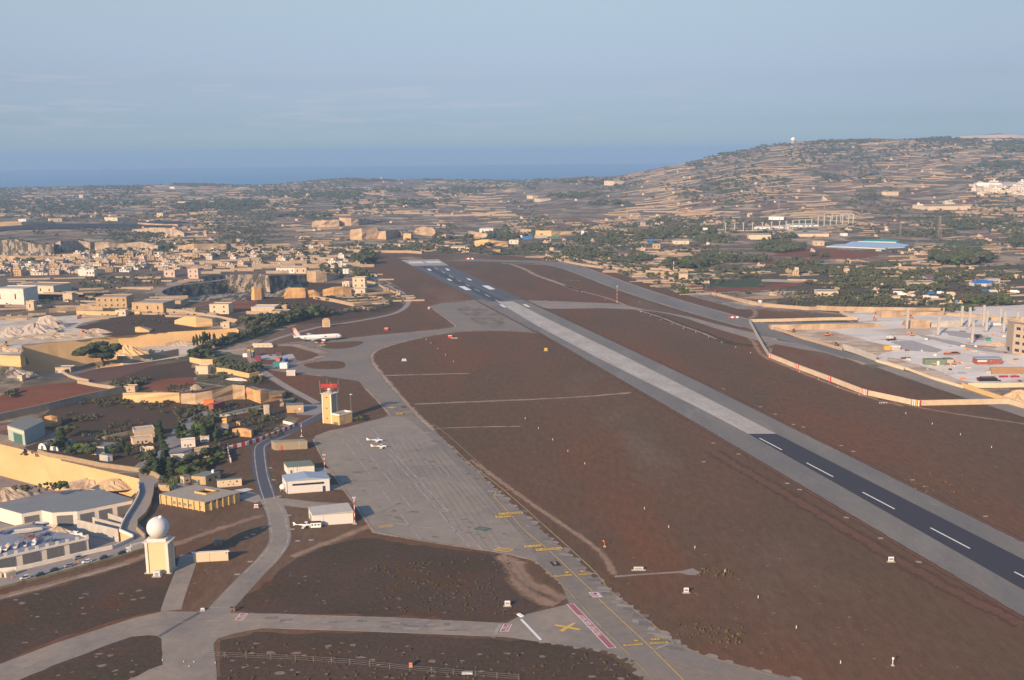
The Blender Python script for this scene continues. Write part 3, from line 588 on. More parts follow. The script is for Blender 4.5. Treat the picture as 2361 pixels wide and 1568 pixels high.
pl('painted_line',K5((790,1003),(1150,978)),.6,P_WORN); pl('painted_line',K5((0,560),(400,545)),.4,mat('dark_joint',(.14,.125,.11),world=True)); pl('painted_line',K5((0,655),(420,628)),.4,mat('dark_joint',()))
for k in range(7): pl('slab_joint',K5((560+90*k,230+30*k),(1100+100*k,800+60*k)),.3,mat('dark_joint',()),z=.16)
pl('painted_yellow_line',[(1185,1128)]+K5((1340,740),(1500,910),(1640,1080),(1740,1160),(1900,1290),(2000,1385),(2100,1480))+M5((1095,805),),.38,P_YEL,smo=1)
pl('painted_yellow_line',M5((1150,870),(1350,1060),(1560,1250),(1700,1390),(1880,1568),(1960,1660)),.4,P_YEL,smo=1)
pl('painted_yellow_line',K5((1000,330),(1150,480),(1400,665),(1640,870),(1850,1060),(2110,1290),(2361,1530))+M5((1220,790),(1340,870),(1500,1000),(1640,1110),(1780,1235)),.7,P_YELW,smo=1)
pl('painted_yellow_line',M5((1780,1235),(1900,1300),(2080,1370),(2361,1450),(2700,1550)),.6,P_YELW,smo=1)
pl('painted_yellow_line',K5((1740,1350),(1900,1500))+M5((760,670),(950,870),(1100,1040),(1300,1240),(1500,1440),(1640,1600)),.7,P_YELW,smo=1)
pl('painted_yellow_line',M5((1700,1390),(1850,1430),(2050,1500),(2300,1568)),.5,P_YELW,smo=1)
pl('painted_yellow_line',[(1000,978),(1040,1010),(1090,1055),(1130,1090)],.4,P_YELW,smo=1)
pl('painted_centre_line',B6((0,975),(300,875),(600,755),(900,640),(1200,550),(1450,505),(1700,482),(2000,470),(2361,478))+B7((300,487),(1000,508),(1500,535),(2260,567)),.35,P_WORN,smo=1)
pl('painted_edge_line',B6((1490,600),(2000,578),(2361,552)),.3,P_WORN); pl('painted_edge_line',[(593,1415.6),(900,1424.8),(1140,1437)],.4,P_WORN); pl('painted_edge_line',[(610,1449),(1000,1462),(1170,1469)],.4,P_WORN)
pl('painted_bar',M5((480,1045),(650,1225)),1.2,P_WHITE); pl('painted_bar',M5((305,1085),(240,1205)),1.6,P_WORN); pl('painted_bar',M5((1620,1310),(1760,1255),(1850,1243)),.9,P_WORN)
pl('cable_duct',B6((1460,615),(1600,530),(1830,398)),1.6,mat('dark_duct',(.11,.11,.12),world=True),z=.18)
pl('painted_bar',B6((1930,352),(2095,352)),.7,P_WORN)
pl('painted_bar',K6((2020,515),(2060,545),(2110,548)),2.2,mat('faded_pink_paint',(.36,.2,.2),world=True),z=.19); pl('painted_bar',K7((375,595),(520,668)),2.2,mat('faded_pink_paint',()),z=.19)
P=M2((960,1190),(2150,1112)); P=[G(*p) for p in P]
lines('painted_hold_line',[(P[0].lerp(P[1],k/8),P[0].lerp(P[1],k/8+.07)) for k in range(8)],.7,.2,P_YELW)
b=MB(); X=M5((760,1100),(785,1090),(1000,1130),(975,1141),(805,1145),(925,1077),(955,1079),(840,1154))
P=[G(*p) for p in X]; b.add([(p.x,p.y,.2) for p in P[:4]],[(3,2,1,0)]); b.add([(p.x,p.y,.21) for p in (P[4],P[5],P[6],P[7])],[(3,2,1,0)])
tag(b.build('painted_cross',P_YEL),kind='structure')
def textmesh(s,name,size):
    cu=bpy.data.curves.new('t','FONT'); cu.body=s; cu.size=size; cu.align_x='CENTER'; cu.align_y='CENTER'; cu.space_line=.85; cu.resolution_u=3
    o=bpy.data.objects.new('t',cu); COL.objects.link(o); dg=bpy.context.evaluated_depsgraph_get(); me=bpy.data.meshes.new_from_object(o.evaluated_get(dg)); bpy.data.objects.remove(o); me.name=name; return me
def marking(a,b_,d,text,bgm,txm,bordm=None,z=.2,fill=.62,wide=None,name='painted_sign',shift=0):
    A,B,D=G(*a),G(*b_),G(*d); u=B-A; v=D-A; Lu=u.length; un=u/Lu; Cc=A+u/2+v/2
    bb=MB()
    bb.add([(p.x,p.y,z) for p in(A,B,B+v,D)],[(0,1,2,3)])
    o=bb.build(name,bordm or bgm); o['kind']='structure'
    if bordm:
        s=.07*v.length; iu=u*(s/Lu); iv=v*.09; q=MB(); q.add([(p.x,p.y,z+.02) for p in(A+iu+iv,B-iu+iv,B+v-iu-iv,D+iu-iv)],[(0,1,2,3)]); q.build(name+'_field',bgm,parent=o)
    if text:
        me=textmesh(text,name+'_text',1.); co_=np.array([w.co[:] for w in me.vertices]); wx=np.ptp(co_[:,0]); wy=np.ptp(co_[:,1]); hx=v.length*fill; lx=min(Lu*.9,wide*Lu if wide else hx/wy*wx*1.0)
        for w in me.vertices:
            x,y,_=w.co; p=Cc+un*(x/wx*lx+shift*Lu)+v*(y/wy*fill); w.co=(p.x,p.y,z+.04)
        me.materials.append(txm); c=bpy.data.objects.new(name+'_text',me); COL.objects.link(c); c.parent=o
    return o
q=M1((1235,1220),(1940,1165),(1180,1145)); marking(*q,'\u2190 APRON 5',P_YEL,P_BLK,P_BLK,wide=.86,fill=.55)
q=M1((935,1135),(1400,1095),(885,1065)); marking(*q,'\u2190 L12',P_YEL,P_BLK,P_BLK,wide=.75,fill=.55)
q=M1((885,200),(245,235),(935,265)); marking(*q,'APRON 5 \u2192',P_YEL,P_BLK,P_BLK,wide=.86,fill=.55)
q=M1((575,295),(155,320),(630,350)); marking(*q,'L12 \u2192',P_YEL,P_BLK,P_BLK,wide=.75,fill=.55)
q=M1((520,1235),(680,1160),(140,1180)); marking(*q,'APRON\nTAXI',P_YELW,P_YEL,P_YEL,wide=.7)
q=M2((325,228),(560,210),(200,100)); marking(*q,'P',P_BLK,P_YEL,wide=.32,fill=.72)
q=M2((1590,965),(1325,980),(1735,1110)); marking(*q,'P1',P_RED,P_WHITE,P_WHITE,wide=.6,fill=.7)
for q,s in((M2((640,442),(810,430),(605,385)),'L 2'),(M2((375,545),(890,500),(325,490)),'APRON 5 L12'),(M2((1060,410),(1245,405),(1045,352)),'L3'),(M2((1045,495),(1440,468),(1010,450)),'L2 PARK'),
            (M3((1420,850),(1530,842),(1375,812)),'L 2'),(M3((1225,938),(1600,912),(1190,900)),'APRON 5 L12'),(M3((1730,825),(1920,812),(1695,788)),'L3 \u2190'),(M3((1720,902),(2080,878),(1685,862)),'L2 PARK'),
            (MP((895,258),(1185,245),(870,210)),'L 2'),(MP((1070,438),(1350,432),(1150,365)),'APRON'),(MP((1350,372),(1605,368),(1350,350)),'L12')):
    marking(*q,s,P_YEL,P_BLK,P_BLK,wide=.8,fill=.6)
q=MP((1330,238),(1450,232),(1270,190)); marking(*q,'L',P_BLK,P_YEL,wide=.4)
q=M3((1085,962),(290,135),(930,972)); marking(*q,'MILITARY AIRCRAFT',P_RED,P_WHITE,P_WHITE,wide=.46,fill=.62)
q=M4((645,660),(760,430),(380,650)); marking(*q,'NO\nENTRY',P_RED,P_WHITE,P_WHITE,wide=.8,fill=.7)
q=B6((2225,470),(2275,407),(2155,466)); marking(*q,'NO\nENTRY',P_RED,P_WHITE,P_WHITE,wide=.8,fill=.7)
q=crop(1250,1500,950)((1300,1097),(1365,1072),(1185,1077)); marking(*q,'PARK',mat('green_paint',(.07,.13,.11),world=True),P_WORN,wide=.6)
q=K5((335,1070),(475,1055),(320,1045)); marking(*q,'CAUTION',P_YELW,P_YEL,wide=.8)

sheet('orchard_ground',[(1700,640),(1800,625),(2000,620),(2200,618),(2361,610),(2500,610),(2500,690),(2361,700),(2250,700),(2100,722),(1940,722),(1800,708),(1790,690),(1860,672),(1760,660)],.02,mat('dark_orchard_soil',(.085,.072,.045),.95,.3,.2,(.13,.10,.07),.7,.03,world=True,spec=.05))
sheet('quarry_lip',[(60,872),(200,872),(290,846),(430,826),(520,800),(440,835),(300,870),(120,905),(40,905)],.03,mat('village_dust',(.20,.15,.11),.95,.3,.1,(.08,.07,.05),.9,.05,world=True,spec=.05))

# patched repairs, stains and slab joints on the paving
pb=[MB(),MB(),MB()]
def rect(k,x,y,w,h,a,z):
    p=G(x,y); c,s_=math.cos(a),math.sin(a); pb[k].add([(p.x+u*w*c-v*h*s_,p.y+u*w*s_+v*h*c,z) for u,v in((-.5,-.5),(.5,-.5),(.5,.5),(-.5,.5))],[(0,1,2,3)])
AP=[(740,1015),(900,970),(1235,1285),(1100,1262),(865,1222)]
n=0
while n<70:
    x=rng.uniform(730,1250); y=rng.uniform(970,1290)
    if not inpoly(x,y,AP): continue
    n+=1; rect(int(rng.integers(2)),x,y,rng.uniform(1,6),rng.uniform(.6,3),-.27+rng.normal(0,.03),.152+.0002*n)
for k in range(60):
    t=rng.random(); x=905+(1560-905)*t; y=940+(1500-940)*t**1.02; rect(int(rng.integers(2)),x+rng.normal(0,6),y,rng.uniform(1.5,8),rng.uniform(.6,3.5),-.27+rng.normal(0,.03),.16+.0002*k)
for k in range(40): t=rng.random(); rect(int(rng.integers(2)),620+530*t,1432+17*t+rng.normal(0,6),rng.uniform(1,6),rng.uniform(.5,2),rng.normal(0,.05),.153+.0002*k)
for k in range(10):
    a=G(*K5((0+70*k,300-10*k))[0]); dr_=Vector((.2738,-.9618,0)); b_=a+dr_*260; nn=Vector((-dr_.y,dr_.x,0))*.16
for k in range(26):   # cross joints on the taxiway
    t=k/26; x=900+(1500-900)*t; y=925+(1480-925)*t; p=G(x,y); d_=Vector((.93,.30,0)); nn=Vector((-d_.y,d_.x,0))*.14; a=p-d_*12; b_=p+d_*12; pb[2].add([(q.x,q.y,.158) for q in (a-nn,b_-nn,b_+nn,a+nn)],[(0,1,2,3)])
for k in range(9):
    a=G(*K5((330+60*k,230+14*k))[0]) if k<9 else None; dr_=Vector((.2738,-.9618,0)); b_=a+dr_*(120+16*k); nn=Vector((-dr_.y,dr_.x,0))*.14; pb[2].add([(q.x,q.y,.159) for q in (a-nn,b_-nn,b_+nn,a+nn)],[(0,1,2,3)])
for k,(nm,c) in enumerate((('light',(.29,.26,.23)),('dark',(.165,.15,.135)),('joint',(.15,.135,.12)))): tag(pb[k].build('paving_patches',mat('paving_patch_'+nm,c,.9,.15,.6,world=True)),kind='structure')

ribbon('dirt_track',[(840,893),(872,925),(900,958)],4,.105,M_TANP,smo=1); ribbon('dirt_track',[(1240,768),(1180,763),(1100,763),(1040,766),(985,776),(930,788),(885,801),(860,813),(856,826),(865,846),(885,869),(925,916),(960,956),(1000,993)],6,.135,M_TANP,smo=1)
ribbon('dirt_track',K8((800,935),(1300,1015),(1560,1045),(2361,1135)),5,.135,M_TANP,smo=1); ribbon('dirt_track',K8((1060,240),(1500,230),(1800,330),(2200,420),(2361,480)),26,.135,M_TANP,smo=1)
ribbon('dirt_track',K8((1600,760),(1900,700),(2361,560)),16,.136,M_TANP,smo=1); ribbon('dirt_track',[(722,1013),(745,1060),(790,1125),(830,1180),(862,1228),(1000,1252),(1170,1277),(1230,1292)],3.,.155,M_TANP,smo=0)
ribbon('dirt_track',K6((1690,550),(1840,512),(2110,490),(2361,495)),5,.135,M_TANP,smo=1); ribbon('dirt_track',K6((1690,560),(1900,712),(1925,735),(1880,748),(1600,780),(1300,806),(1050,830),(880,852)),4,.135,M_TANP,smo=1)
ribbon('dirt_track',[(1098,693),(1240,768),(1616,986),(2153,1305),(2361,1428)],5,.125,mat('reddish_verge',()),smo=0); ribbon('dirt_track',[(1207,690),(1616,880),(2361,1248)],5,.125,mat('reddish_verge',()),smo=0)
# ---------------- materials for buildings and things ----------------
B_WHITE=mat('white_render',(.72,.66,.57),.85,.06,.4,(.6,.53,.43),.5,.15,spec=.15)
B_CREAM=mat('cream_render',(.66,.54,.38),.85,.08,.4,(.55,.44,.3),.5,.2,spec=.15)
B_YEL=mat('ochre_render',(.62,.40,.17),.85,.06,.4,spec=.15)
B_TAN=mat('tan_limestone_blocks',(.50,.36,.20),.9,.12,.8,(.4,.28,.16),.6,.2,spec=.1)
B_TANP=mat('pale_limestone_blocks',(.58,.46,.32),.9,.12,.8,(.46,.35,.24),.6,.2,spec=.1)
B_GREY=mat('grey_concrete',(.30,.28,.26),.9,.1,.6,(.24,.22,.2),.6,.2,spec=.1)
B_PGREY=mat('pale_concrete',(.46,.43,.38),.9,.1,.6,(.36,.33,.29),.6,.2,spec=.1)
R_GREY=mat('grey_roofing_felt',(.19,.20,.19),.9,.1,.3,spec=.1)
R_BLUE=mat('blue_grey_sheet_roof',(.30,.36,.43),.5,.06,.3,spec=.3)
R_GREEN=mat('green_grey_roof',(.17,.21,.17),.85,.1,.3,spec=.1)
R_TAN=mat('dusty_flat_roof',(.33,.29,.24),.9,.12,.4,spec=.1)
R_PALE=mat('pale_flat_roof',(.42,.39,.35),.9,.1,.4,spec=.1)
G_DARK=mat('dark_glass',(.03,.035,.045),.25,.05,1,spec=.5)
G_SHUT=mat('grey_roller_shutter',(.14,.145,.15),.6,.12,.3,stretch=(3,3,.2),spec=.3)
G_GREEN=mat('green_door_paint',(.06,.14,.12),.6,.08,1)
G_RED=mat('red_paint',(.60,.045,.035),.6,.08,.8,spec=.3)
G_REDW=mat('weathered_red_paint',(.31,.09,.07),.7,.15,.6,(.26,.11,.08),.6,.3)
G_ORANGE=mat('orange_paint',(.75,.22,.06),.6,.08,1)
G_BLUE=mat('blue_paint',(.05,.16,.40),.55,.1,.8,spec=.3)
G_TEAL=mat('teal_paint',(.06,.20,.24),.6,.1,.8)
G_WHITE=mat('white_gloss_paint',(.80,.78,.74),.45,.04,.6,spec=.4)
G_OFFW=mat('off_white_paint',(.62,.60,.56),.6,.06,.6,spec=.3)
G_METAL=mat('galvanised_steel',(.38,.38,.37),.5,.1,2,metal=.4)
G_BLACK=mat('black_rubber',(.02,.02,.022),.8,.1,3)
G_DBLUE=mat('dark_blue_paint',(.03,.05,.10),.5,.1,1,spec=.3)
G_SILVER=mat('silver_car_paint',(.34,.35,.37),.35,.04,1,metal=.3,spec=.5)
G_DCAR=mat('dark_car_paint',(.035,.045,.05),.35,.1,1,spec=.5)
G_YELP=mat('yellow_machine_paint',(.62,.36,.05),.6,.1,1,spec=.3)
G_RUST=mat('rusty_brown_steel',(.22,.10,.06),.85,.2,.7)
def ctr(P): return sum(P,Vector((0,0,0)))/len(P)
def face_panel(b,A,B,u0,u1,z0,z1,t=.06):
    """thin slab standing proud of wall face A->B (outward normal to the right of A->B)"""
    d=(B-A); L=d.length; d=d/L; n=Vector((d.y,-d.x,0))
    p=A+d*(u0*L); q=A+d*(u1*L)
    vs=[]
    for k in(-.05,t):
        for pt,z in((p,z0),(q,z0),(q,z1),(p,z1)): vs.append((pt.x+n.x*k,pt.y+n.y*k,A.z+z))
    b.add(vs,[(0,3,2,1),(4,5,6,7),(0,1,5,4),(1,2,6,5),(2,3,7,6),(3,0,4,7)])
def bld(name,label,cat,A,B,C,h,wall,roof=None,roofm=None,z=0.,ytop=None,wins=(),parapet=.0,eave=.25,group=None,depth=None,trim=None,plinth=None,gable=None):
    """A,B,C: photo points of three base corners (A left, B front, C right) ; D closes the parallelogram"""
    a,b_=(G(*A,z) if not isinstance(A,Vector) else A),(G(*B,z) if not isinstance(B,Vector) else B)
    if C is None:
        d=(b_-a).normalized(); n=Vector((-d.y,d.x,0)); c=b_+n*depth
    else: c=G(*C,z) if not isinstance(C,Vector) else C
    dd=a+c-b_
    if ytop is not None: h=zh(b_,ytop)
    P=[a,b_,c,dd]
    if (b_-a).cross(c-b_).z<0: P=P[::-1]
    cen=ctr(P); cen.z=z; t=thing(name,label,cat,cen,group=group); t['h']=round(h,2)
    w=MB(); w.prism([(p.x,p.y) for p in P],z,z+h); wo=w.build('wall',wall,t,loc=cen)
    rm=roofm or R_GREY
    if roof=='gable' or roof=='shed':
        r=MB(); off=eave
        # ridge along a->b direction
        q=[P[i]+(P[i]-cen).normalized()*off for i in range(4)]; rh=gable or h*.15
        if roof=='gable':
            m1=(q[1]+q[2])/2; m2=(q[3]+q[0])/2
            vs=[(p.x,p.y,z+h+.02) for p in q]+[(m1.x,m1.y,z+h+rh),(m2.x,m2.y,z+h+rh)]
            r.add(vs,[(0,1,4,5),(2,3,5,4),(1,2,4),(3,0,5),(3,2,1,0)])
        else:
            vs=[(p.x,p.y,z+h+.02) for p in q]+[(q[0].x,q[0].y,z+h+.2),(q[1].x,q[1].y,z+h+.2),(q[2].x,q[2].y,z+h+rh),(q[3].x,q[3].y,z+h+rh)]
            r.add(vs,[(3,2,1,0),(4,5,6,7),(0,1,5,4),(1,2,6,5),(2,3,7,6),(3,0,4,7)])
        r.build('roof',rm,t,loc=cen)
    else:
        r=MB(); q=[cen+(p-cen)*(1+eave/max(2,(p-cen).length)) for p in P]
        r.prism([(p.x,p.y) for p in q],z+h+.01,z+h+.28)
        ro=r.build('roof',rm,t,loc=cen)
        if parapet:
            pr=MB()
            for i in range(4):
                p0,p1=P[i],P[(i+1)%4]; pr.bar((p0.x,p0.y,z+h+.28+parapet/2),(p1.x,p1.y,z+h+.28+parapet/2),.35,parapet)
            pr.build('parapet',trim or wall,t,loc=cen)
    for w_ in wins:
        # (name, material, face index 0=A-B,1=B-C, list of (u0,u1,z0,z1))
        nm,mt,f,rects=w_
        p0,p1=(a,b_) if f==0 else (b_,c)
        if f==2: p0,p1=dd,a
        d=(p1-p0); n=Vector((d.y,-d.x,0)).normalized()
        if n.dot(cen-(p0+p1)/2)>0: p0,p1=p1,p0; rects=[(1-u1,1-u0,z0,z1) for u0,u1,z0,z1 in rects]
        for u0,u1,z0,z1 in rects:
            m_=MB(); face_panel(m_,p0,p1,u0,u1,z0,z1); m_.build(nm,mt,t,loc=cen)
    t['_P']=0
    del t['_P']; del t['h']
    t2=dict(P=P,c=cen,h=h,z=z,a=a,b=b_,cc=c)
    BINFO[t.name]=t2
    return t
BINFO={}
# --- radome tower
A,B=K3((1820,1195),(2085,1195)); C=K3((2150,1130))[0]
h=zh(G(*B),1740/1.584+ (815/3.373)/1.584)
t=bld('radome_tower','square cream tower with white corner pilasters carrying a large white radome ball','radar tower',A,B,C,h,mat('cream_tower_panel',(.66,.52,.30),.85,.05,.4,spec=.15),roofm=B_WHITE,eave=1.6,group=None)
I=BINFO[t.name]; P=I['P']; cen=I['c']
for p in P:
    q=MB(); d=(cen-p).normalized(); pp=p+d*.35; q.box((pp.x,pp.y,0),(1.3,1.3,h-.02),math.atan2((P[1]-P[0]).y,(P[1]-P[0]).x)); q.build('pilaster',B_WHITE,t,loc=cen)
q=MB(); q.prism([(cen+(p-cen)*.86)[:2] for p in P],h+.3,h+1.5); q.build('plinth',B_WHITE,t,loc=cen)
bl=K3((1845,640),(2110,640)); Db=G(*B)[1]; Rr=(bl[1][0]-bl[0][0])/2*((cen-Vector((0,0,HC))).dot(Vector(Fv)))/FP
s=MB(); prof=[(Rr*math.sin(math.pi*k/22),h+1.3+Rr-Rr*math.cos(math.pi*k/22)) for k in range(1,23)]; s.lathe([(0.01,h+1.3)]+prof,(cen.x,cen.y,0),40)
ball=s.build('radome',mat('radome_white',(.66,.63,.60),.6,.03,.3,spec=.3),t,smooth=True,loc=cen)
q=MB(); q.lathe([(.9,0),(.9,.7),(.3,1.0),(.01,1.1)],(cen.x+1.6,cen.y,h+1.25+2*Rr-.2),12); q.build('cap',G_WHITE,ball,loc=(0,0,0)).location=-Vector(cen)
for d_ in((-2,-1),(2.4,2)):
    q=MB(); q.cyl((cen.x+d_[0]*1.9,cen.y+d_[1]*1.9,h),(cen.x+d_[0]*1.9,cen.y+d_[1]*1.9,h+2.6),.06,n=6); q.build('lightning_rod',G_METAL,t,loc=cen)
q=MB(); q.prism([(cen+(p-cen)*1.25)[:2] for p in P],.05,.35); q.build('base_slab',B_PGREY,t,loc=cen)
p=G(*K3((1940,1225))[0]); t=thing('equipment_cabinet','small white cabinet at the foot of the radome tower','cabinet',p); q=MB(); q.box(p,(3.0,2.2,2.6)); q.build('cabinet_body',G_WHITE,t,loc=p); q=MB(); q.box(p+Vector((0,0,2.6)),(3.2,2.4,.15)); q.build('lid',G_OFFW,t,loc=p); q=MB(); q.box(p+Vector((0,-.3,.04)),(4.4,3.4,.25)); q.build('base',B_PGREY,t,loc=p); q=MB(); q.box(p+Vector((0,-1.15,.4)),(2.0,.08,1.8)); q.build('door',G_METAL,t,loc=p)
# --- radar tower with red antenna
A,B=MT((305,1385),(540,1405)); C=MT((697,1350))[0]
hz=zh(G(*B),(1360+600/7.468)/1.584)
t=bld('control_radar_tower','tall ochre and white tower with a red rotating radar antenna on its roof','radar tower',A,B,C,hz,B_YEL,roofm=B_WHITE,eave=1.6,wins=[('window',G_DARK,0,[(.42,.56,hz*.86,hz*.90),(.42,.56,hz*.5,hz*.54),(.42,.56,hz*.16,hz*.20)]),('door',mat('brown_metal_door',(.40,.30,.22)),1,[(.2,.86,.1,hz-.6)])])  # full-height brown panel puts the right face's shaded tan into its colour
I=BINFO[t.name]; P=I['P']; cen=I['c']
for p in P:
    q=MB(); pp=p+(cen-p).normalized()*.25; q.box((pp.x,pp.y,0),(1.0,1.0,hz-.02),math.atan2((P[1]-P[0]).y,(P[1]-P[0]).x)); q.build('pilaster',B_WHITE,t,loc=cen)
q=MB(); q.lathe([(2.6,hz+.3),(2.6,hz+.6),(1.5,hz+1.0),(1.2,hz+1.8)],(cen.x,cen.y,0),16); q.build('turntable',B_PGREY,t,loc=cen)
q=MB(); q.lathe([(.01,hz+1.6)]+[(1.35*math.sin(math.pi*k/12),hz+3.0-1.35*math.cos(math.pi*k/12)) for k in range(1,12)]+[(.01,hz+4.35)],(cen.x,cen.y,0),16); q.build('drive_housing',G_OFFW,t,smooth=True,loc=cen)
ant=MB(); W_=12.2
for k in range(9):   # lattice panel of the long antenna
    z_=hz+4.4+k*.36; ant.box((cen.x,cen.y-1.0-.12*abs(k-4),z_),(W_,.12,.2),.04)
for k in range(13):
    x_=-W_/2+k*W_/12; ant.box((cen.x+x_,cen.y-.8,hz+4.4),(.14,.5,3.1),.04)
an=ant.build('antenna',G_RED,t,loc=cen)
for s_ in(-1,1):
    q=MB(); q.bar((cen.x+s_*.8,cen.y,hz+3.6),(cen.x+s_*3.6,cen.y-.5,hz+4.6),.25,.25); q.bar((cen.x+s_*.8,cen.y,hz+2.2),(cen.x+s_*3.6,cen.y+.4,hz+3.4),.2,.6); q.build('antenna_arm',G_REDW,t,loc=cen)
for p in P:
    pp=cen+(p-cen)*1.22; q=MB(); q.cyl((pp.x,pp.y,hz+.2),(pp.x+(pp.x-cen.x)*.07,pp.y,hz+10.2),.16,.1,n=6); q.build('mast',mat('tan_mast_paint',(.5,.38,.24)),t,loc=cen)
A2=MT((545,1408),(750,1442)); C2=MT((1100,1352))[0]; hz2=zh(G(*A2[1]),(1360+1160/7.468)/1.584)
t=bld('tower_annex','low ochre building with a white parapet attached to the ochre radar tower','building',A2[0],A2[1],C2,hz2-1.2,B_YEL,roofm=R_GREY,parapet=1.4,trim=B_WHITE,wins=[('door',mat('brown_metal_door',()),1,[(.06,.3,.05,3.2),(.34,.4,0,hz2-1.3),(.9,.99,.05,3)]),('garage_door',G_SHUT,0,[(.2,.8,.1,1.9)])])
# --- hangars
def H4(*p): return K4(*p)
A,B,C=H4((1290,270),(1345,352),(1880,312)); hh=zh(G(*B),(1700+200/3.373)/1.584)
t=bld('hangar','white metal hangar with a pale blue sheet roof and one long window strip','hangar',A,B,C,hh,G_OFFW,roof='gable',roofm=R_BLUE,gable=1.6,eave=.5,wins=[('window',G_DARK,1,[(.13,.86,hh*.62,hh*.78)]),('door',G_DBLUE,1,[(.82,.885,0,3.4)]),('corner_trim',G_DBLUE,1,[(0,.012,0,hh),(.985,1,0,hh)])])
A,B,C=K2((1478,1270),(1525,1335),(1852,1312)); hh=zh(G(*B),(1340+1240/3.373)/1.584)
t=bld('hangar','stained white block hangar with a dark green flat roof beside the blue roofed hangar','hangar',A,B,C,hh,B_WHITE,roofm=R_GREEN,eave=.4,wins=[('door',G_SHUT,1,[(.09,.17,0,3.2)]),('stain',mat('black_water_stain',(.30,.25,.2)),1,[(.2,.213,hh*.35,hh-.05),(.33,.338,hh*.45,hh-.05),(.36,.372,hh*.3,hh-.05),(.43,.436,hh*.5,hh-.05)])])
A,B,C=H4((1612,640),(1670,745),(2163,712)); hh=zh(G(*B),(1700+618/3.373)/1.584)
t=bld('hangar','plain cream hangar with a pale sheet roof beside a parked light aircraft','hangar',A,B,C,hh,G_OFFW,roof='shed',roofm=R_PALE,gable=1.3,eave=.3,wins=[('panel_joint',B_GREY,1,[(.245,.252,0,hh)]),('door',B_GREY,0,[(.25,.6,0,4)])])
A,B,C=K2((1322,1005),(1365,1030),(1765,1010)); hh=zh(G(*B),(1340+935/3.373)/1.584)
t=bld('store_shed','long low khaki shed with a single red door','shed',A,B,C,hh,mat('khaki_render',(.30,.25,.17),.9,.1,.5),roofm=mat('khaki_roof',(.28,.25,.19),.9,.12,.5),eave=.3,wins=[('door',G_RED,1,[(.18,.24,0,3.3)]),('wall_strip',B_TANP,1,[(.74,.752,0,hh)])])
A,B,C=H4((190,1180),(205,1195),(622,1172)); hh=zh(G(*B),(1700+1085/3.373)/1.584)
t=bld('substation_shed','small cream flat roofed shed with two wide panels right of the radome tower','shed',A,B,C,hh,B_CREAM,roofm=B_WHITE,eave=.8,wins=[('panel_joint',B_GREY,1,[(.445,.455,0,hh)]),('vent',G_DARK,1,[(.93,.97,hh-.9,hh-.3)])])
A,B,C=H4((445,985),(460,995),(548,985)); t=bld('block_hut','small grey stone hut behind the cream substation shed','hut',A,B,C,0,mat('brown_grey_stone',(.25,.2,.15)),ytop=(1700+920/3.373)/1.584,roofm=R_TAN,wins=[('door',G_SHUT,1,[(.4,.6,0,2)])])
A,B,C=H4((485,262),(498,275),(788,250)); hh=zh(G(*B),(1700+190/3.373)/1.584)
t=bld('cottage','small cream cottage with five little dark windows','cottage',A,B,C,hh,B_CREAM,roofm=R_GREY,eave=.4,wins=[('window',G_DARK,1,[(.2,.23,hh-1.6,hh-.8),(.5,.53,hh-1.6,hh-.8),(.76,.84,hh-1.7,hh-.8),(.42,.46,1,1.8),(.62,.66,1,1.8)])])
A,B,C=H4((170,230),(345,240),(525,180)); hh=zh(G(*B),(1700+140/3.373)/1.584)
t=bld('block_house','tan block house with a grey flat roof and a white roof tank','house',A,B,C,hh,B_TAN,roofm=R_GREY,eave=.2,wins=[('window',G_DARK,1,[(.2,.36,1.6,3.4),(.62,.74,2.4,3.6)]),('door',G_GREEN,0,[(.45,.58,0,3)])])
I=BINFO[t.name]; q=MB(); p=I['c']+Vector((4,2,I['h']+.28)); q.cyl(p,p+Vector((0,0,1.8)),.9,n=12); q.build('water_tank',G_WHITE,t,smooth=False,loc=I['c'])
A,B,C=K2((200,1430),(245,1440),(325,1420)); t=bld('gate_hut','tiny cream hut with a tall door beside the palm trees','hut',A,B,C,0,B_TANP,ytop=(1340+1355/3.373)/1.584,wins=[('door',G_GREEN,0,[(.3,.7,0,2.6)]),('window',G_DARK,1,[(.3,.6,1.2,2.2)])])
# low barracks with courtyard
A,B,C=crop(380,1800,380,2292)((1240,265),(2265,412),(2292,400)); 
A,B,C=K3((1985,335))[0],K4((340,570))[0],K4((765,445))[0]; hh=zh(G(*B),(1700+455/3.373)/1.584)
t=bld('barracks','low yellow stone barracks with buttressed walls and a courtyard opening in its flat roof','building',A,B,C,hh,mat('yellow_stone_blocks',(.58,.40,.18),.9,.1,.6,spec=.1),roofm=R_TAN,eave=.7,wins=[('window',mat('grey_window_boards',(.2,.19,.18)),0,[(.28,.34,1.4,3),(.4,.46,1.4,3),(.52,.58,1.4,3),(.64,.70,1.4,3),(.1,.16,hh-1.2,hh-.7),(.84,.9,hh-1.2,hh-.7),(.85,.91,1.5,3)]),('window',G_DARK,1,[(.05,.14,hh-1.3,hh-.6),(.25,.33,hh-1.3,hh-.6),(.4,.5,hh-1.4,hh-.5)])])
I=BINFO[t.name]; a,b_,c=I['a'],I['b'],I['cc']
for k in range(9):
    p=a.lerp(b_,k/8); q=MB(); d=(b_-a).normalized(); n=Vector((d.y,-d.x,0)); 
    if n.dot(I['c']-p)>0: n=-n
    pp=p+n*.35; q.box((pp.x,pp.y,0),(.7,.8,hh-.05),math.atan2(d.y,d.x),.8); q.build('buttress',mat('yellow_stone_blocks',()),t,loc=I['c'])
for k in range(1,6):
    p=b_.lerp(c,k/6); q=MB(); d=(c-b_).normalized(); n=Vector((d.y,-d.x,0))
    if n.dot(I['c']-p)>0: n=-n
    pp=p+n*.35; q.box((pp.x,pp.y,0),(.7,.8,hh-.05),math.atan2(d.y,d.x),.8); q.build('buttress',mat('yellow_stone_blocks',()),t,loc=I['c'])
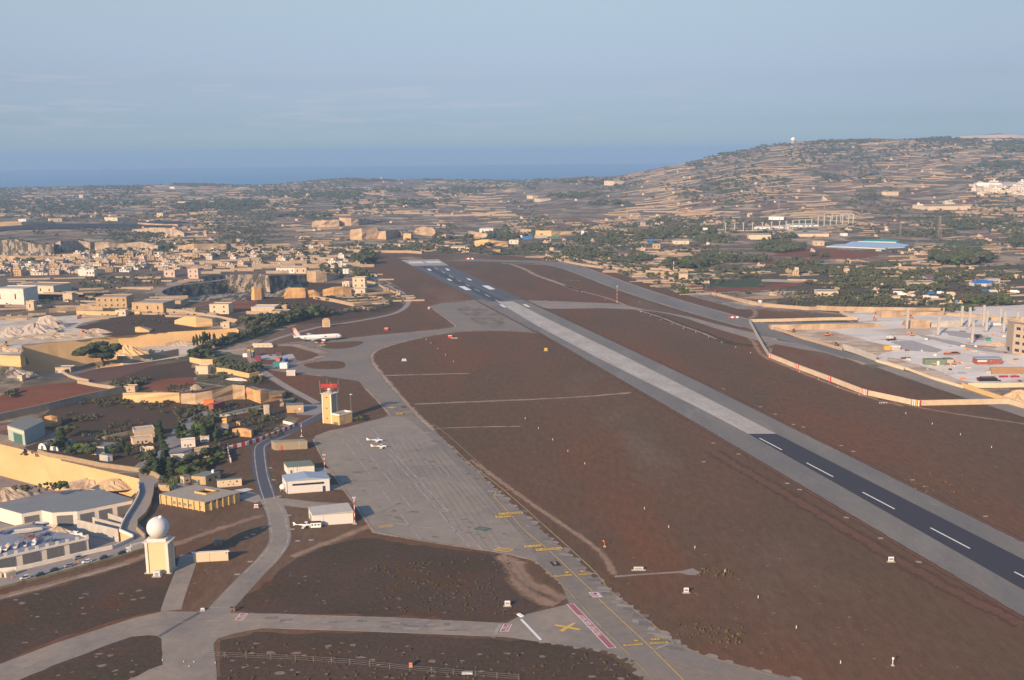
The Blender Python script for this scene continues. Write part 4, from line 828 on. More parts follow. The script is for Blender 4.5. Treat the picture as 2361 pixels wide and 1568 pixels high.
u=(b_-a); v=(c-b_); o_=a+v*.45+u*.42; q=MB()
for p0,p1 in((o_,o_+u*.26),(o_+u*.26,o_+u*.26+v*.3),(o_+u*.26+v*.3,o_+v*.3),(o_+v*.3,o_)): q.bar((p0.x,p0.y,hh+.8),(p1.x,p1.y,hh+.8),.4,1.0)
q.build('courtyard_parapet',mat('yellow_stone_blocks',()),t,loc=I['c']); q=MB(); r_=[o_,o_+u*.26,o_+u*.26+v*.3,o_+v*.3]; q.prism([p[:2] for p in r_],hh+.28,hh+.32); q.build('courtyard_shadow_gap',G_BLACK,t,loc=I['c']).name='skylight'  # black sheet on the roof stands in for the courtyard's shade
A,B,C=L1((1955,1310),(1960,1345),(2090,1330)); t=bld('stone_store','small yellow stone store with a grey roof beside the access ramp','store',A,(A[0]+4,A[1]+3),C,0,B_TAN,ytop=(1400+1255/3.373)/1.584-.5,depth=10,wins=[('door',G_SHUT,0,[(.3,.7,0,2)])])
A,B,C=K2((1505,540),(1515,568),(1718,560)); t=bld('stone_store','tan stone store with a grey slab roof left of the radar tower','store',A,B,C,0,B_TAN,ytop=(1340+478/3.373)/1.584,roofm=R_GREY,wins=[('window',G_DARK,1,[(.43,.47,1,2.1),(.52,.56,1,2.1)]),('sign_panel',G_WHITE,1,[(.7,.82,2.2,3.6)])])
A,B,C=K2((1228,610),(1240,620),(1298,616)); t=bld('target_pillar','tall narrow stone pillar block standing alone in the scrub','pillar',A,B,C,0,B_TANP,ytop=(1340+478/3.373)/1.584,eave=.15,roofm=B_TANP,wins=[('panel',B_PGREY,1,[(.15,.85,.6,8)])])
A,B,C=K6((697,740),(700,742),(768,740)); t=bld('blast_panel','square weathered stone block standing on the grass behind the airliner','stone block',A,B,C,0,B_TANP,ytop=(900+675/2.512)/1.584,eave=.1,roofm=B_PGREY,wins=[('panel',B_TAN,1,[(.15,.85,1,11)])])
# sheds in the left compound
A,B,C=L1((108,700),(300,770),(590,600)); 
t=bld('warehouse','grey shed with a long green sided flank and a wide green door','warehouse',L1((108,695))[0],L1((315,765))[0],L1((560,640))[0],0,mat('pale_green_cladding',(.36,.41,.38),.8,.1,.3),ytop=(1400+585/3.373)/1.584,roofm=R_GREY,wins=[('door',G_GREEN,0,[(.33,.85,0,7)]),('fascia',B_CREAM,0,[(0,1,8.2,9.6)])])
t=bld('warehouse','small grey roofed shed with a turquoise door behind the long quarry cliff','warehouse',L1((1110,880))[0],L1((1290,880))[0],L1((1470,830))[0],0,B_TANP,ytop=(1400+780/3.373)/1.584,roofm=R_GREY,wins=[('door',mat('turquoise_door',(.02,.25,.22)),1,[(.0,.35,0,5.5)]),('sign_panel',B_WHITE,0,[(.3,.6,0,4)])])
t=bld('site_cabin','plain pale box cabin beside the turquoise door shed','cabin',L1((1228,950))[0],L1((1330,965))[0],L1((1390,955))[0],0,B_PGREY,ytop=(1400+890/3.373)/1.584,wins=[('door',G_BLUE,1,[(.05,.35,0,3)])])
t=bld('long_shed','long shed with a flat green grey roof behind the stone pillar block','shed',K2((640,620))[0],K2((800,610))[0],K2((1300,500))[0],0,B_CREAM,ytop=(1340+580/3.373)/1.584,roofm=R_GREEN,eave=.6,wins=[('window',G_SHUT,0,[(.1,.3,.5,2.4),(.45,.65,.5,2.4)])])
BA=[('flat_roofed_block','pale stepped block with a flat roof behind the cypress trees',L1((1640,650)),L1((1660,690)),L1((1910,660)),592),('flat_roofed_block','pale low block in front of the stepped block with roof boxes',L1((1615,735)),L1((1640,760)),L1((1890,735)),690),
    ('flat_roofed_block','cream block with a grey roof at the centre of the walled compound',L1((2110,980)),L1((2130,1000)),L1((2280,990)),910),('flat_roofed_block','two storey cream block with a grey roof at the back of the compound',K2((210,990)),K2((215,1000)),K2((385,985)),905+0),
    ('flat_roofed_block','grey flat roofed block joined to the compound houses',K2((380,1130)),K2((385,1140)),K2((555,1110)),1020),('flat_roofed_block','small white block with a roof cube beyond the compound houses',K2((445,920)),K2((450,935)),K2((555,925)),870),
    ('flat_roofed_block','grey concrete hut among the tall cypress trees',K2((705,780)),K2((712,800)),K2((795,800)),735),('flat_roofed_block','small sunlit cream hut in front of the stepped blocks',L1((1725,830)),L1((1735,845)),L1((1900,850)),800)]
for i,(nm,lb,a_,b2,c_,yt) in enumerate(BA):
    kk=1400 if i in(0,1,2,7) else 1340
    a0,b0,c0=a_[0],b2[0],c_[0]
    t=bld(nm,lb,'building',a0,b0,c0,0,[B_TANP,B_TANP,B_WHITE,B_WHITE,B_CREAM,B_WHITE,B_GREY,B_CREAM][i],ytop=(kk+yt/3.373)/1.584,roofm=R_GREY if i not in(0,1) else R_PALE,parapet=.6,wins=[('window',G_DARK,1,[(.2,.3,1.2,2.4),(.6,.7,1.2,2.4)]),('door',G_DARK,1,[(.42,.5,0,2.2)])])
# quonset huts
for i,(x,y,lb) in enumerate(((523,815,'white fronted arched hut with a blue door behind the cliff rim'),(670,830,'second white arched hut half hidden by the cypress trees'))):
    p=G(*L1((x,y))[0]); t=thing('arched_hut',lb,'hut',p); b=MB(); r_=3.6; n=12; L_=16; d=Vector((.35,.94,0)); sd_=Vector((d.y,-d.x,0))
    vs=[];fs=[]
    for k in(0,1):
        for j in range(n+1): a=math.pi*j/n; q=p+d*(L_*k)+sd_*(r_*math.cos(a)); vs.append((q.x,q.y,r_*math.sin(a)*1.2))
    for j in range(n): fs.append((j,j+1,j+n+2,j+n+1))
    fs+=[tuple(range(n+1)),tuple(range(n+1,2*n+2))[::-1]]
    b.add(vs,fs); b.build('shell',B_GREY,t,loc=p)
    f=MB(); vs=[(p+sd_*(r_*1.05*math.cos(math.pi*j/n))-d*.12) for j in range(n+1)]; f.add([(v.x,v.y,r_*1.26*math.sin(math.pi*j/n)) for j,v in enumerate(vs)],[tuple(range(n+1))]); f.build('front_wall',B_WHITE,t,loc=p)
    q=MB(); c0=p-d*.25; q.box((c0.x,c0.y,0),(1.8,.12,2.8),-math.atan2(d.x,d.y)); q.build('door',G_BLUE,t,loc=p)
# ---------------- boat yard in the pit ----------------
zb=-9; zr=-.6
RV=K3((-60,352),(0,358),(1230,160),(1660,288),(950,430),(640,447),(510,418),(262,460),(0,388),(-60,370))
Pq=[G(x,y,zr) for x,y in RV]; cen=ctr(Pq); cen.z=zb
t=thing('boat_warehouse','long white warehouse with a dark grey roof and tall grey shutters below the quarry cliff','warehouse',cen)
w=MB(); w.prism([(cen+(p-cen)*.995)[:2] for p in Pq],zb,zr-.1); w.build('wall',B_WHITE,t,loc=cen)
w=MB(); w.prism([p[:2] for p in Pq],zr-.05,zr+.25); w.build('roof',mat('dark_grey_flat_roof',(.20,.215,.215),.9,.06,.1),t,loc=cen)
def shut(t,cen,A,B,us,z0,z1,m=G_SHUT,nm='roller_shutter'):
    A=Vector((A.x,A.y,zb));B=Vector((B.x,B.y,zb)); d=(B-A); n=Vector((d.y,-d.x,0)).normalized()
    for u0,u1 in us:
        b=MB()
        face_panel(b,A,B,u0,u1,z0,z1,.15); b.build(nm,m,t,loc=cen)
f=[G(x,y,zr) for x,y in K3((262,460),(510,418),(640,447),(950,430),(1660,288))]
shut(t,cen,f[0],f[1],[(.12,.85)],0,6.2); shut(t,cen,f[2],f[3],[(.17,.8)],0,6.4); shut(t,cen,f[3],f[4],[(.04,.27),(.36,.58),(.68,.95)],0,6.2)
for k,(a_,c_) in enumerate((((945,530),(1455,650)),((1140,500),(1490,590)),((1330,450),(1530,520)))):   # yard dividing walls
    A=G(*K3(a_)[0],-1.5 if k==0 else -4); B=G(*K3(c_)[0],-1.5 if k==0 else -4); b=MB(); ht=A.z; b.bar((A.x,A.y,(zb+ht)/2),(B.x,B.y,(zb+ht)/2),.5,ht-zb); o=b.build('yard_wall',B_PGREY); tag(o,['tall grey retaining wall below the warehouse shutters','pale dividing wall between the warehouse yards','short dividing wall nearest the white ramp wall'][k],'wall')
zl=-2.2; FR=[G(x,y,zl) for x,y in K3((-300,735),(0,665),(430,575),(620,610),(1092,765),(0,1010),(-300,1075))]; cen=ctr(FR); cen.z=zb
t=thing('boat_store','long white open yard building with boats stored on its roof and grey shutters','building',cen)
w=MB(); w.prism([(cen+(p-cen)*.99)[:2] for p in FR],zb,zl-.3); w.build('wall',B_WHITE,t,loc=cen)
w=MB(); w.prism([p[:2] for p in FR],zl-.28,zl); w.build('roof',mat('blue_grey_deck',(.23,.25,.29),.85,.12,.2),t,loc=cen)
A,B=FR[5],FR[4]; A=Vector((A.x,A.y,zl)); B=Vector((B.x,B.y,zl)); AA=FR[6]
w=MB(); w.bar((AA.x,AA.y,zl+.1),(A.x,A.y,zl+.1),.6,1.1); w.bar((A.x,A.y,zl+.1),(B.x,B.y,zl+.1),.6,1.1); w.build('fascia',B_WHITE,t,loc=cen)
for k in range(9):
    p=A.lerp(B,.06+.115*k); w=MB(); w.box((p.x,p.y+.3,zl),(1.5,.7,2.2),math.atan2((B-A).y,(B-A).x)); w.build('pier',B_WHITE,t,loc=cen)
shut(t,cen,A,B,[(-.04,.15),(.24,.43),(.51,.69),(.77,.95)],0,5.9); w=MB()
for i in range(1,4): w.bar((FR[i].x,FR[i].y,zl+.5),(FR[i+1].x,FR[i+1].y,zl+.5),.35,1.)
w.build('parapet',B_TANP,t,loc=cen)
# white wall along the street and the ramp
def wall(name,label,pts,hh_,th,m,z=0,world=False,group=None,cat='wall',hs=None):
    P=[Vector(p) for p in pts] if world else [G(x,y,z) for x,y in pts]; cen=ctr(P); b=MB()
    for i in range(len(P)-1):
        a,c=P[i],P[i+1]; h0=hh_; d=(c-a).normalized()*(th*.3 if i<len(P)-2 else 0)
        b.bar((a.x,a.y,a.z+h0/2),((c+d).x,(c+d).y,c.z+h0/2+.002*i),th,h0)
    o=b.build(name,m,loc=cen); return tag(o,label,cat,group)
wall('boundary_wall','long white wall between the boat yard and the street of parked cars',K3((-250,1200),(0,1185),(200,1165),(400,1122),(700,1052),(1000,980),(1385,895)),2.2,.6,B_WHITE,z=.1)
wall('boundary_wall','curving white wall beside the ramp down past the boat warehouse',K3((1385,895),(1640,778),(1638,752),(1478,682),(1505,600),(1560,495),(1640,375),(1702,262),(1718,205),(1690,95)),1.7,.6,B_WHITE,z=.1)
wall('boundary_wall','brown stone wall on the airfield side of the ramp',K3((1790,760),(1690,670),(1690,580),(1790,490),(1850,380),(1885,250),(1895,140)),2.4,.7,mat('brown_stone_wall',(.33,.25,.15),.95,.2,.5),z=.1)
wall('boundary_wall','low mossy stone wall between the parked cars and the airfield',K3((-250,1450),(0,1385),(300,1310),(700,1210),(1100,1100),(1500,990),(1800,900)),1.2,.8,mat('mossy_stone_wall',(.22,.19,.11),.95,.25,.5,(.14,.13,.07),.8,.2),z=.1)
wall('boundary_wall','brown wall along the top of the long sawn cliff',L1((470,865),(600,905),(860,950),(1250,1030),(1720,1095),(1900,1140),(1975,1190)),3.0,1.,mat('brown_stone_wall',()),z=0)
for i,(x0,x1) in enumerate(((-40,25),(65,185))):
    A=G(*K3((x0,1245))[0],.1);B=G(*K3((x1,1205 if i else 1235))[0],.1); b=MB(); b.bar((A.x,A.y,1.3),(B.x,B.y,1.3),2.2,2.4); o=b.build('stone_trough',B_CREAM); tag(o,['cream stone box at the far left of the street','longer cream stone box beside the white street wall'][i],'stone box')
# ---------------- vehicles ----------------
def car(label,x,y,m,rz,kind='car',group='cars parked along the street by the white wall',L_=4.4,z=.1):
    p=G(x,y,z) if not isinstance(x,Vector) else x; t=thing('parked_car',label,'car',p,rz,group)
    b=MB(); n=[(-L_/2,.35),(-L_/2,.85),(-L_*.46,1.0),(L_*.2,1.02),(L_*.47,.85),(L_/2,.6),(L_/2,.35)]
    vs=[];k=len(n)
    for s_ in(-.85,.85):
        for a,c in n: vs.append((a,s_,c))
    b.add(vs,[tuple(range(k)),tuple(range(k,2*k))[::-1]]+[(i,i+k,(i+1)%k+k,(i+1)%k) for i in range(k)])
    b.build('body',m,t)
    c=MB(); top=1.55 if kind=='car' else 1.8
    prof=[(-L_*.44 if kind!='sedan' else -L_*.34,1.0),(-L_*.36 if kind!='sedan' else -L_*.2,top),(L_*.1,top),(L_*.26,1.02)]
    vs=[]
    for s_,q in((-.8,.66),(.8,.66)):
        for i,(a,h_) in enumerate(prof): vs.append((a,(s_ if i in(0,3) else math.copysign(q,s_)),h_))
    c.add(vs,[(0,1,2,3),(7,6,5,4),(0,4,5,1),(2,6,7,3)]); c.build('window',G_DARK,t)
    c=MB(); c.box((-L_*.13,0,top),(L_*.46,1.36,.05)); c.build('roof',m,t)
    for a in(-L_*.31,L_*.31):
        for s_ in(-.82,.82):
            w=MB(); w.cyl((a,s_-.12,.33),(a,s_+.12,.33),.33,n=10); w.build('wheel',G_BLACK,t)
    for s_ in(-.6,.6):
        w=MB(); w.box((L_/2-.05,s_,.62),(.08,.35,.16)); w.build('headlight',G_WHITE,t)
    return t
hd=math.atan2((G(*K3((1400,960))[0])-G(*K3((400,1215))[0])).y,(G(*K3((1400,960))[0])-G(*K3((400,1215))[0])).x)
for lb,q,m,kd in (('white saloon car, leftmost of those parked on the street',(310,1262),G_OFFW,'sedan'),('dark car between the leftmost white saloon and the dark hatchback',(490,1222),G_DCAR,'car'),('dark hatchback in the middle of the row by the mossy wall',(665,1165),G_DCAR,'car'),
    ('silver grey car parked just left of the small white hatchback',(850,1110),G_SILVER,'car'),('small white hatchback parked by the mossy wall',(1070,1062),G_WHITE,'car'),('silver saloon parked tight against the white wall',(960,1015),G_SILVER,'sedan'),
    ('dark blue four by four right of the white hatchback',(1275,1012),G_DBLUE,'car'),('dark low car parked left of the white box lorry',(1500,952),G_DCAR,'car')):
    p=G(*K3(q)[0],.1); car(lb,p,0,m,hd+(.1 if 'tight' in lb else 0)+math.pi,kd)
p=G(*K3((1660,915))[0],.1); t=thing('box_lorry','white cab lorry with a pale box body parked below the radome tower','lorry',p,hd)
b=MB(); b.box((1.2,0,.7),(6.,2.4,2.9)); b.build('cargo_box',B_PGREY,t); b=MB(); b.box((-3.2,0,.6),(2.2,2.3,2.1),0,.9); b.build('cab',G_WHITE,t); b=MB(); b.box((-4.2,0,1.5),(.25,2.0,.9)); b.build('windscreen',G_DARK,t)
for a in(-3.1,-.2,3):
    for s_ in(-1.05,1.05): b=MB(); b.cyl((a,s_-.15,.45),(a,s_+.15,.45),.45,n=10); b.build('wheel',G_BLACK,t)
for i,q in enumerate(((150,1250),(965,1075))):
    p=G(*K3(q)[0],.1); b=MB(); b.lathe([(.55,0),(.55,.08),(.3,.08),(.12,1.3),(.01,1.32)],(0,0,0),12); o=b.build('traffic_cone',G_ORANGE,loc=None); o.location=p; tag(o,['orange cone on the street left of the parked saloon','orange cone beside the white hatchback'][i],'traffic cone')
# boats
def boat(label,q,L_,rz,hull,cover=None,z=zl,tilt=0):
    p=G(*K3(q)[0],z); t=thing('stored_boat',label,'boat',p,rz,'boats stored on the roof'); b=MB(); n=9; vs=[];fs=[]
    for i in range(n):
        u=i/(n-1); w=L_*.17*(1-max(0,(u-.45)/.55)**2.2)*(.86+.14*min(1,u*4)); x=-L_/2+L_*u; sh_=1.35+.5*u*u
        vs+=[(x,-w,sh_),(x,-w*.75,.55+.3*u*u),(x,0,.25+.5*u**3),(x,w*.75,.55+.3*u*u),(x,w,sh_)]
    for i in range(n-1):
        for j in range(4): a=5*i+j; fs.append((a,a+1,a+6,a+5))
    fs.append((0,1,2,3,4)); b.add(vs,fs); b.build('hull',hull,t)
    d=MB(); vs=[];fs=[]
    for i in range(n):
        u=i/(n-1); w=L_*.165*(1-max(0,(u-.45)/.55)**2.2); x=-L_/2+L_*u; zz=1.25+.5*u*u
        vs+=[(x,-w,zz),(x,0,zz+(.12 if u>.5 else -.35)),(x,w,zz)]
    for i in range(n-1):
        for j in range(2): a=3*i+j; fs.append((a,a+1,a+4,a+3))
    d.add(vs,fs); d.build('deck',G_OFFW if cover is None else cover,t)
    if cover is None:
        c=MB(); c.box((L_*.02,0,1.35),(L_*.22,L_*.2,.9),0,.7); c.build('cabin',G_WHITE,t); c=MB(); c.box((L_*.10,0,1.55),(L_*.1,L_*.18,.5),0,.8); c.build('windscreen',G_DARK,t)
    for x_ in(-L_*.25,L_*.2): c=MB(); c.box((x_,0,0),(.3,L_*.26,.7)); c.build('cradle',G_RUST,t)
    return t
for a in (('white speedboat at the left edge of the roof, partly out of frame',(0,925),7,1.9,G_WHITE),('white cruiser with a cream canopy near the roof edge',(85,890),8,1.8,G_WHITE,B_CREAM),('boat shrouded in a grey tarpaulin',(200,860),8,1.9,G_OFFW,mat('grey_tarpaulin',(.3,.3,.31),.9,.1,1)),
    ('small boat under a dark blue cover near the roof edge',(305,850),6,2.1,G_WHITE,G_DBLUE),('open white motorboat right of the blue covered boat',(425,825),7.5,1.9,G_WHITE),('long narrow white hull lying in the middle of the roof',(345,690),15,.25,G_WHITE,B_CREAM),
    ('blue and white cabin boat at the back corner of the roof',(515,600),10,-.25,G_DBLUE,G_OFFW),('white speedboat beside the rubble heap',(950,725),9,-.5,G_WHITE)):
    boat(*a)
def heap(name,label,x,y,r,h,m,z=0,n=26,asp=1.,rz=0,cat='heap',world=None):
    p=world or G(x,y,z); b=MB(); vs=[(p.x,p.y,p.z+h)]; fs=[]; K_=5
    for k in range(1,K_+1):
        for i in range(n):
            a=2*math.pi*i/n; rr_=r*k/K_*(1+rng.normal(0,.07)); X=rr_*math.cos(a); Y=rr_*math.sin(a)*asp; cs,sn=math.cos(rz),math.sin(rz)
            vs.append((p.x+X*cs-Y*sn,p.y+X*sn+Y*cs,p.z+max(-.1,h*(1-(k/K_)**1.15)+rng.normal(0,.07)*h*(k<K_))-(.15 if k==K_ else 0)))
    for i in range(n): fs.append((0,1+i,1+(i+1)%n))
    for k in range(K_-1):
        for i in range(n): a=1+k*n+i; c=1+k*n+(i+1)%n; fs.append((a,a+n,c+n,c))
    b.add(vs,fs); return tag(b.build(name,m,loc=p),label,cat)
heap('rubble_heap','heap of pale stone rubble at the back of the boat roof',0,0,8,2.2,M_RUB,asp=.35,rz=-.35,world=G(*K3((730,665))[0],zl))
for k,(q,m) in enumerate((((60,700),G_DBLUE),((330,745),G_RUST),((440,770),G_REDW),((560,720),G_DBLUE),((650,800),G_DBLUE),((160,690),G_BLUE))):
    p=G(*K3(q)[0],zl); b=MB()
    for j in range(9): a=rng.uniform(0,3.1); x=rng.uniform(-3,3); y=rng.uniform(-1.5,1.5); l=rng.uniform(1,3); b.bar((x-l*math.cos(a),y-l*math.sin(a),rng.uniform(.2,.8)),(x+l*math.cos(a),y+l*math.sin(a),rng.uniform(.2,1.3)),.22,.22)
    o=b.build('boat_trailer',m); o.location=p; tag(o,['tangle of dark scrap frames at the left of the boat roof','rusty trailer frame behind the covered boats','dark red trailer frame in the middle of the roof','dark trailer frame below the cabin boat','dark trailer frame near the front piers','bright blue frame in the scrap at the left of the roof'][k],'trailer')
heap('rubble_slope','pale rubble slope at the foot of the long sawn cliff left of the warehouse',0,0,24,9,M_RUB,asp=.5,rz=.3,world=G(*K3((60,300))[0],-16),n=40)
heap('rubble_slope','pale rubble slope behind the dark grey warehouse roof',0,0,22,7,M_RUB,asp=.4,rz=-.1,world=G(*K3((1150,130))[0],-14),n=40)
heap('rubble_slope','small pale ledge of rubble beside the end of the sawn cliff',0,0,15,6,M_CUTT,asp=.5,rz=-.1,world=G(*K3((1400,130))[0],-8),n=40)
# ---------------- red and white barrier wall ----------------
def striped(label,pts,hh_,n0,start=0,th=.6):
    P=[G(x,y,.05) for x,y in pts]; cen=ctr(P); t=thing('barrier_wall',label,'barrier',cen); D=dens(P,1e9)
    tot=sum((P[i+1]-P[i]).length for i in range(len(P)-1)); L=tot/n0; i=0; a=P[0]; seg=0; rem=L; k=start; cur=P[0]; idx=1; pieces=[]
    while idx<len(P):
        d=(P[idx]-cur).length
        if d<=rem+1e-4: pieces.append((cur,P[idx],k)); rem-=d; cur=P[idx]; idx+=1
        else: nx=cur+(P[idx]-cur).normalized()*rem; pieces.append((cur,nx,k)); cur=nx; rem=0
        if rem<=1e-4: rem=L; k+=1
    for a,c,k in pieces:
        if (c-a).length<.05: continue
        b=MB(); b.bar((a.x,a.y,.05+hh_/2),(c.x,c.y,.05+hh_/2),th,hh_); b.build('red_panel' if k%2==0 else 'white_panel',G_RED if k%2==0 else G_WHITE,t,loc=cen)
    return t
striped('long red and white striped wall beside the service road near the radar tower',K2((820,1178),(795,1105),(782,1020),(1010,965),(1180,910),(1400,825),(1605,735)),2.6,31,1)
wall('boundary_wall','short plain white wall joining the striped barrier',K2((1605,735),(1560,715),(1465,695)),2.2,.5,B_WHITE)
wall('boundary_wall','long pale concrete wall crossing the grass on the right of the runway',K9((145,300),(250,500),(350,680),(425,800)),4.0,.8,B_PGREY)
WP=K9((425,800),(830,965),(1300,1145),(1800,1345))+[(1998,911.5)]+K3c((1215,205),(1570,282))
WP=K9((425,805),(830,970),(1300,1145),(1800,1340))+K3c((1215,207),(1570,283))
wall('boundary_wall','long cream concrete wall with red and white end panels along the right of the runway',WP,4.4,.9,B_TANP)
wall('boundary_wall','cream concrete wall running to the right edge from the yellow marked corner',K3c((1570,283),(2245,270),(2361,305)),4.4,.9,mat('pale_limestone_blocks',()))
for k,(q,u) in enumerate(((K9((428,806),(452,815)),2),(K9((822,966),(848,978)),2),(K9((1283,1140),(1308,1152)),2),(K9((1762,1328),(1838,1350)),4),(K3c((1538,277),(1603,287)),5))):
    A,B=G(*q[0],.1),G(*q[1],.1); t=thing('wall_marker',['red and white marker panel at the sharp bend of the concrete wall','red and white marker panel, second from the bend of the concrete wall','red and white marker panel midway along the cream wall','wide red and white marker panel right of the middle of the cream wall','red, white and yellow marker panel at the right hand corner of the cream wall'][k],'marker',(A+B)/2)
    n=2*u-1
    for j in range(n):
        a=A.lerp(B,j/n); c=A.lerp(B,(j+1)/n); b=MB(); b.bar((a.x,a.y,2.35),(c.x,c.y,2.35),1.15,4.7); b.build('stripe',G_RED if j%2==0 else (G_WHITE if not(k==4 and j==5) else mat('yellow_panel',(.8,.5,.05))),t,loc=(A+B)/2)
# ---------------- airliner ----------------
KA=crop(1060,1180,240,2352)
nose=G(*KA((1830,640))[0]); tail=G(*KA((150,690))[0])
pm=(nose+tail)/2; L_=50.; az=math.atan2((nose-tail).y,(nose-tail).x)
az=.30
pm=G(*KA((1000,655))[0])
t=thing('airliner','white twin engined airliner with a red and white tail parked on the far stand','airliner',pm,az)
def fus(b,x0,x1,r,zc,secs,n=18):
    vs=[];fs=[]
    for (u,k,dz) in secs:
        for i in range(n): a=2*math.pi*i/n; vs.append((x0+(x1-x0)*u,r*k*math.cos(a),zc+dz+r*k*math.sin(a)))
    for j in range(len(secs)-1):
        for i in range(n): fs.append((j*n+i,j*n+(i+1)%n,(j+1)*n+(i+1)%n,(j+1)*n+i))
    fs.append(tuple(range(n))[::-1]); fs.append(tuple(range((len(secs)-1)*n,len(secs)*n))); b.add(vs,fs)
R_=2.75; zc=4.9
b=MB(); fus(b,-26,26,R_,zc,[(0,.12,1.6),(.05,.3,1.3),(.14,.62,.85),(.24,.9,.3),(.32,1,0),(.5,1,0),(.86,1,0),(.92,.93,-.05),(.96,.76,-.3),(.985,.5,-.55),(1,.12,-.75)]); b.build('fuselage',G_WHITE,t,smooth=True)
def wing(pts,z0,th,m,nm,dih=0,vertical=False):
    b=MB(); vs=[]
    for s_ in(-1,1):
        for (x,y,k) in pts:
            if vertical: vs.append((x,s_*th/2*k,z0+y))
            else: vs.append((x,y,z0+abs(y)*dih+s_*th/2*k))
    n=len(pts); b.add(vs,[tuple(range(n)),tuple(range(n,2*n))[::-1]]+[(i,i+n,(i+1)%n+n,(i+1)%n) for i in range(n)]); return b.build(nm,m,t)
for s_ in(-1,1):
    wing([(6,s_*2,1),(-3,s_*2,1),(-6.5,s_*9,.7),(-10,s_*23.5,.3),(-8,s_*23.8,.3)][::s_],3.6,.9,G_OFFW,'wing',.085)
    wing([(-20,s_*.8,1),(-25,s_*.8,1),(-26.5,s_*8.5,.4),(-24.5,s_*8.5,.4)],6.4,.4,G_WHITE,'tailplane',.06)
    b=MB(); vs=[]; 
    prof=[(1.15,-2.4),(1.35,-1.6),(1.45,0),(1.3,1.8),(.8,3.0)]
    n=14; vs=[];fs=[]
    for r_,x in prof:
        for i in range(n): a=2*math.pi*i/n; vs.append((4.5-x,s_*8.+r_*math.cos(a),2.4+r_*math.sin(a)))
    for j in range(4):
        for i in range(n): fs.append((j*n+i,(j+1)*n+i,(j+1)*n+(i+1)%n,j*n+(i+1)%n))
    fs.append(tuple(range(4*n,5*n))); b.add(vs,fs); e=b.build('engine',G_WHITE,t,smooth=True)
    b=MB(); b.cyl((6.7,s_*8,2.4),(6.85,s_*8,2.4),1.1,n=14); b.build('fan',G_BLACK,e)
    b=MB(); b.box((1.0,s_*8,3.3),(5,.5,1.0)); b.build('pylon',G_OFFW,e)
    b=MB(); b.cyl((-1.5,s_*2.9,.7),(-1.5,s_*2.9,3.6),.22,n=6); 
    for w_ in(-.5,.5): b.cyl((-1.5+w_*1.4,s_*2.5,.62),(-1.5+w_*1.4,s_*3.3,.62),.62,n=12)
    b.build('main_gear',G_BLACK,t)
b=MB(); b.cyl((20,0,.5),(20,0,3),.16,n=6); b.cyl((20,-.4,.5),(20,.4,.5),.5,n=12); b.build('nose_gear',G_BLACK,t)
fin=wing([(-17.5,0,1),(-24.6,0,1),(-27.0,9.6,.5),(-24.0,9.8,.5),(-20.2,3.2,.8)],zc+1.9,.5,mat('pale_pink_tail_white',(.66,.58,.56),.5,.05,.5),'fin',vertical=True)
def fp(pts,m):
    for s_ in(-1,1):
        b=MB(); b.add([(x,s_*.30,zc+1.9+z) for x,z in pts],[tuple(range(len(pts))) if s_<0 else tuple(range(len(pts)))[::-1]]); b.build('tail_stripe',m,fin)
fp([(-26.4,7.0),(-27.1,9.65),(-24.0,9.85),(-24.9,7.4)],G_ORANGE); fp([(-24.6,.1),(-25.6,4.0),(-23.6,1.7),(-22.2,.1)],G_ORANGE); fp([(-17.5,.05),(-20.4,.05),(-19.6,1.7),(-19.2,1.8)],G_ORANGE)
b=MB(); b.box((7.3,-R_+.08,zc-.15),(.75,.2,1.5)); b.box((8.5,-R_+.08,zc-.15),(.75,.2,1.5)); b.build('over_wing_exit',G_BLACK,t)
b=MB(); b.box((23.6,0,zc+.9),(1.3,2.6,.9),0,.7); b.build('cockpit_window',G_DARK,t)
b=MB()
for s_ in(-1,1):
    for k in range(44): b.box((-15+k*.78,s_*(R_-.04),zc+.45),(.3,.12,.4))
b.build('cabin_window_row',mat('dull_cabin_glass',(.2,.2,.22)),t)
for s_,nm in((-14.5,'door'),(19.5,'door')): b=MB(); b.box((s_,-R_+.06,zc-.6),(1.0,.16,1.9)); b.build('door',mat('door_outline_grey',(.42,.42,.42)),t)
# ground equipment by the airliner
def box_thing(name,label,cat,p,d,m,rz=0,parts=(),group=None):
    t=thing(name,label,cat,p,rz,group); b=MB(); b.box((0,0,.35),(d[0],d[1],d[2]-.35)); b.build('body',m,t)
    for w_ in(-d[0]*.3,d[0]*.3):
        for s_ in(-d[1]*.45,d[1]*.45): b=MB(); b.cyl((w_,s_-.12,.35),(w_,s_+.12,.35),.35,n=8); b.build('wheel',G_BLACK,t)
    b=MB(); b.box((d[0]*.18,0,d[2]),(d[0]*.4,d[1]*.8,.5)); b.build('cab' if 'tug' in name else 'cover',parts or m,t); return t
box_thing('ground_power_unit','red wheeled ground unit under the airliner wing','ground unit',G(*KA((1150,735))[0],.15),(3.6,2,1.7),G_ORANGE,.3); box_thing('baggage_tug','pink and orange tug beside the airliner main gear','tug',G(*KA((950,725))[0],.15),(3.2,2,2.2),mat('faded_orange',(.6,.32,.22)),.3)
p=G(*KA((1130,800))[0],.15); t=thing('tow_bar','white tow bar lying on the stand beside the airliner','tow bar',p,.35); b=MB(); b.bar((-4,0,.35),(4,0,.35),.5,.35); b.build('bar',G_WHITE,t); b=MB(); b.cyl((-3,-.6,.3),(-3,.6,.3),.3,n=8); b.build('wheel',G_BLACK,t)
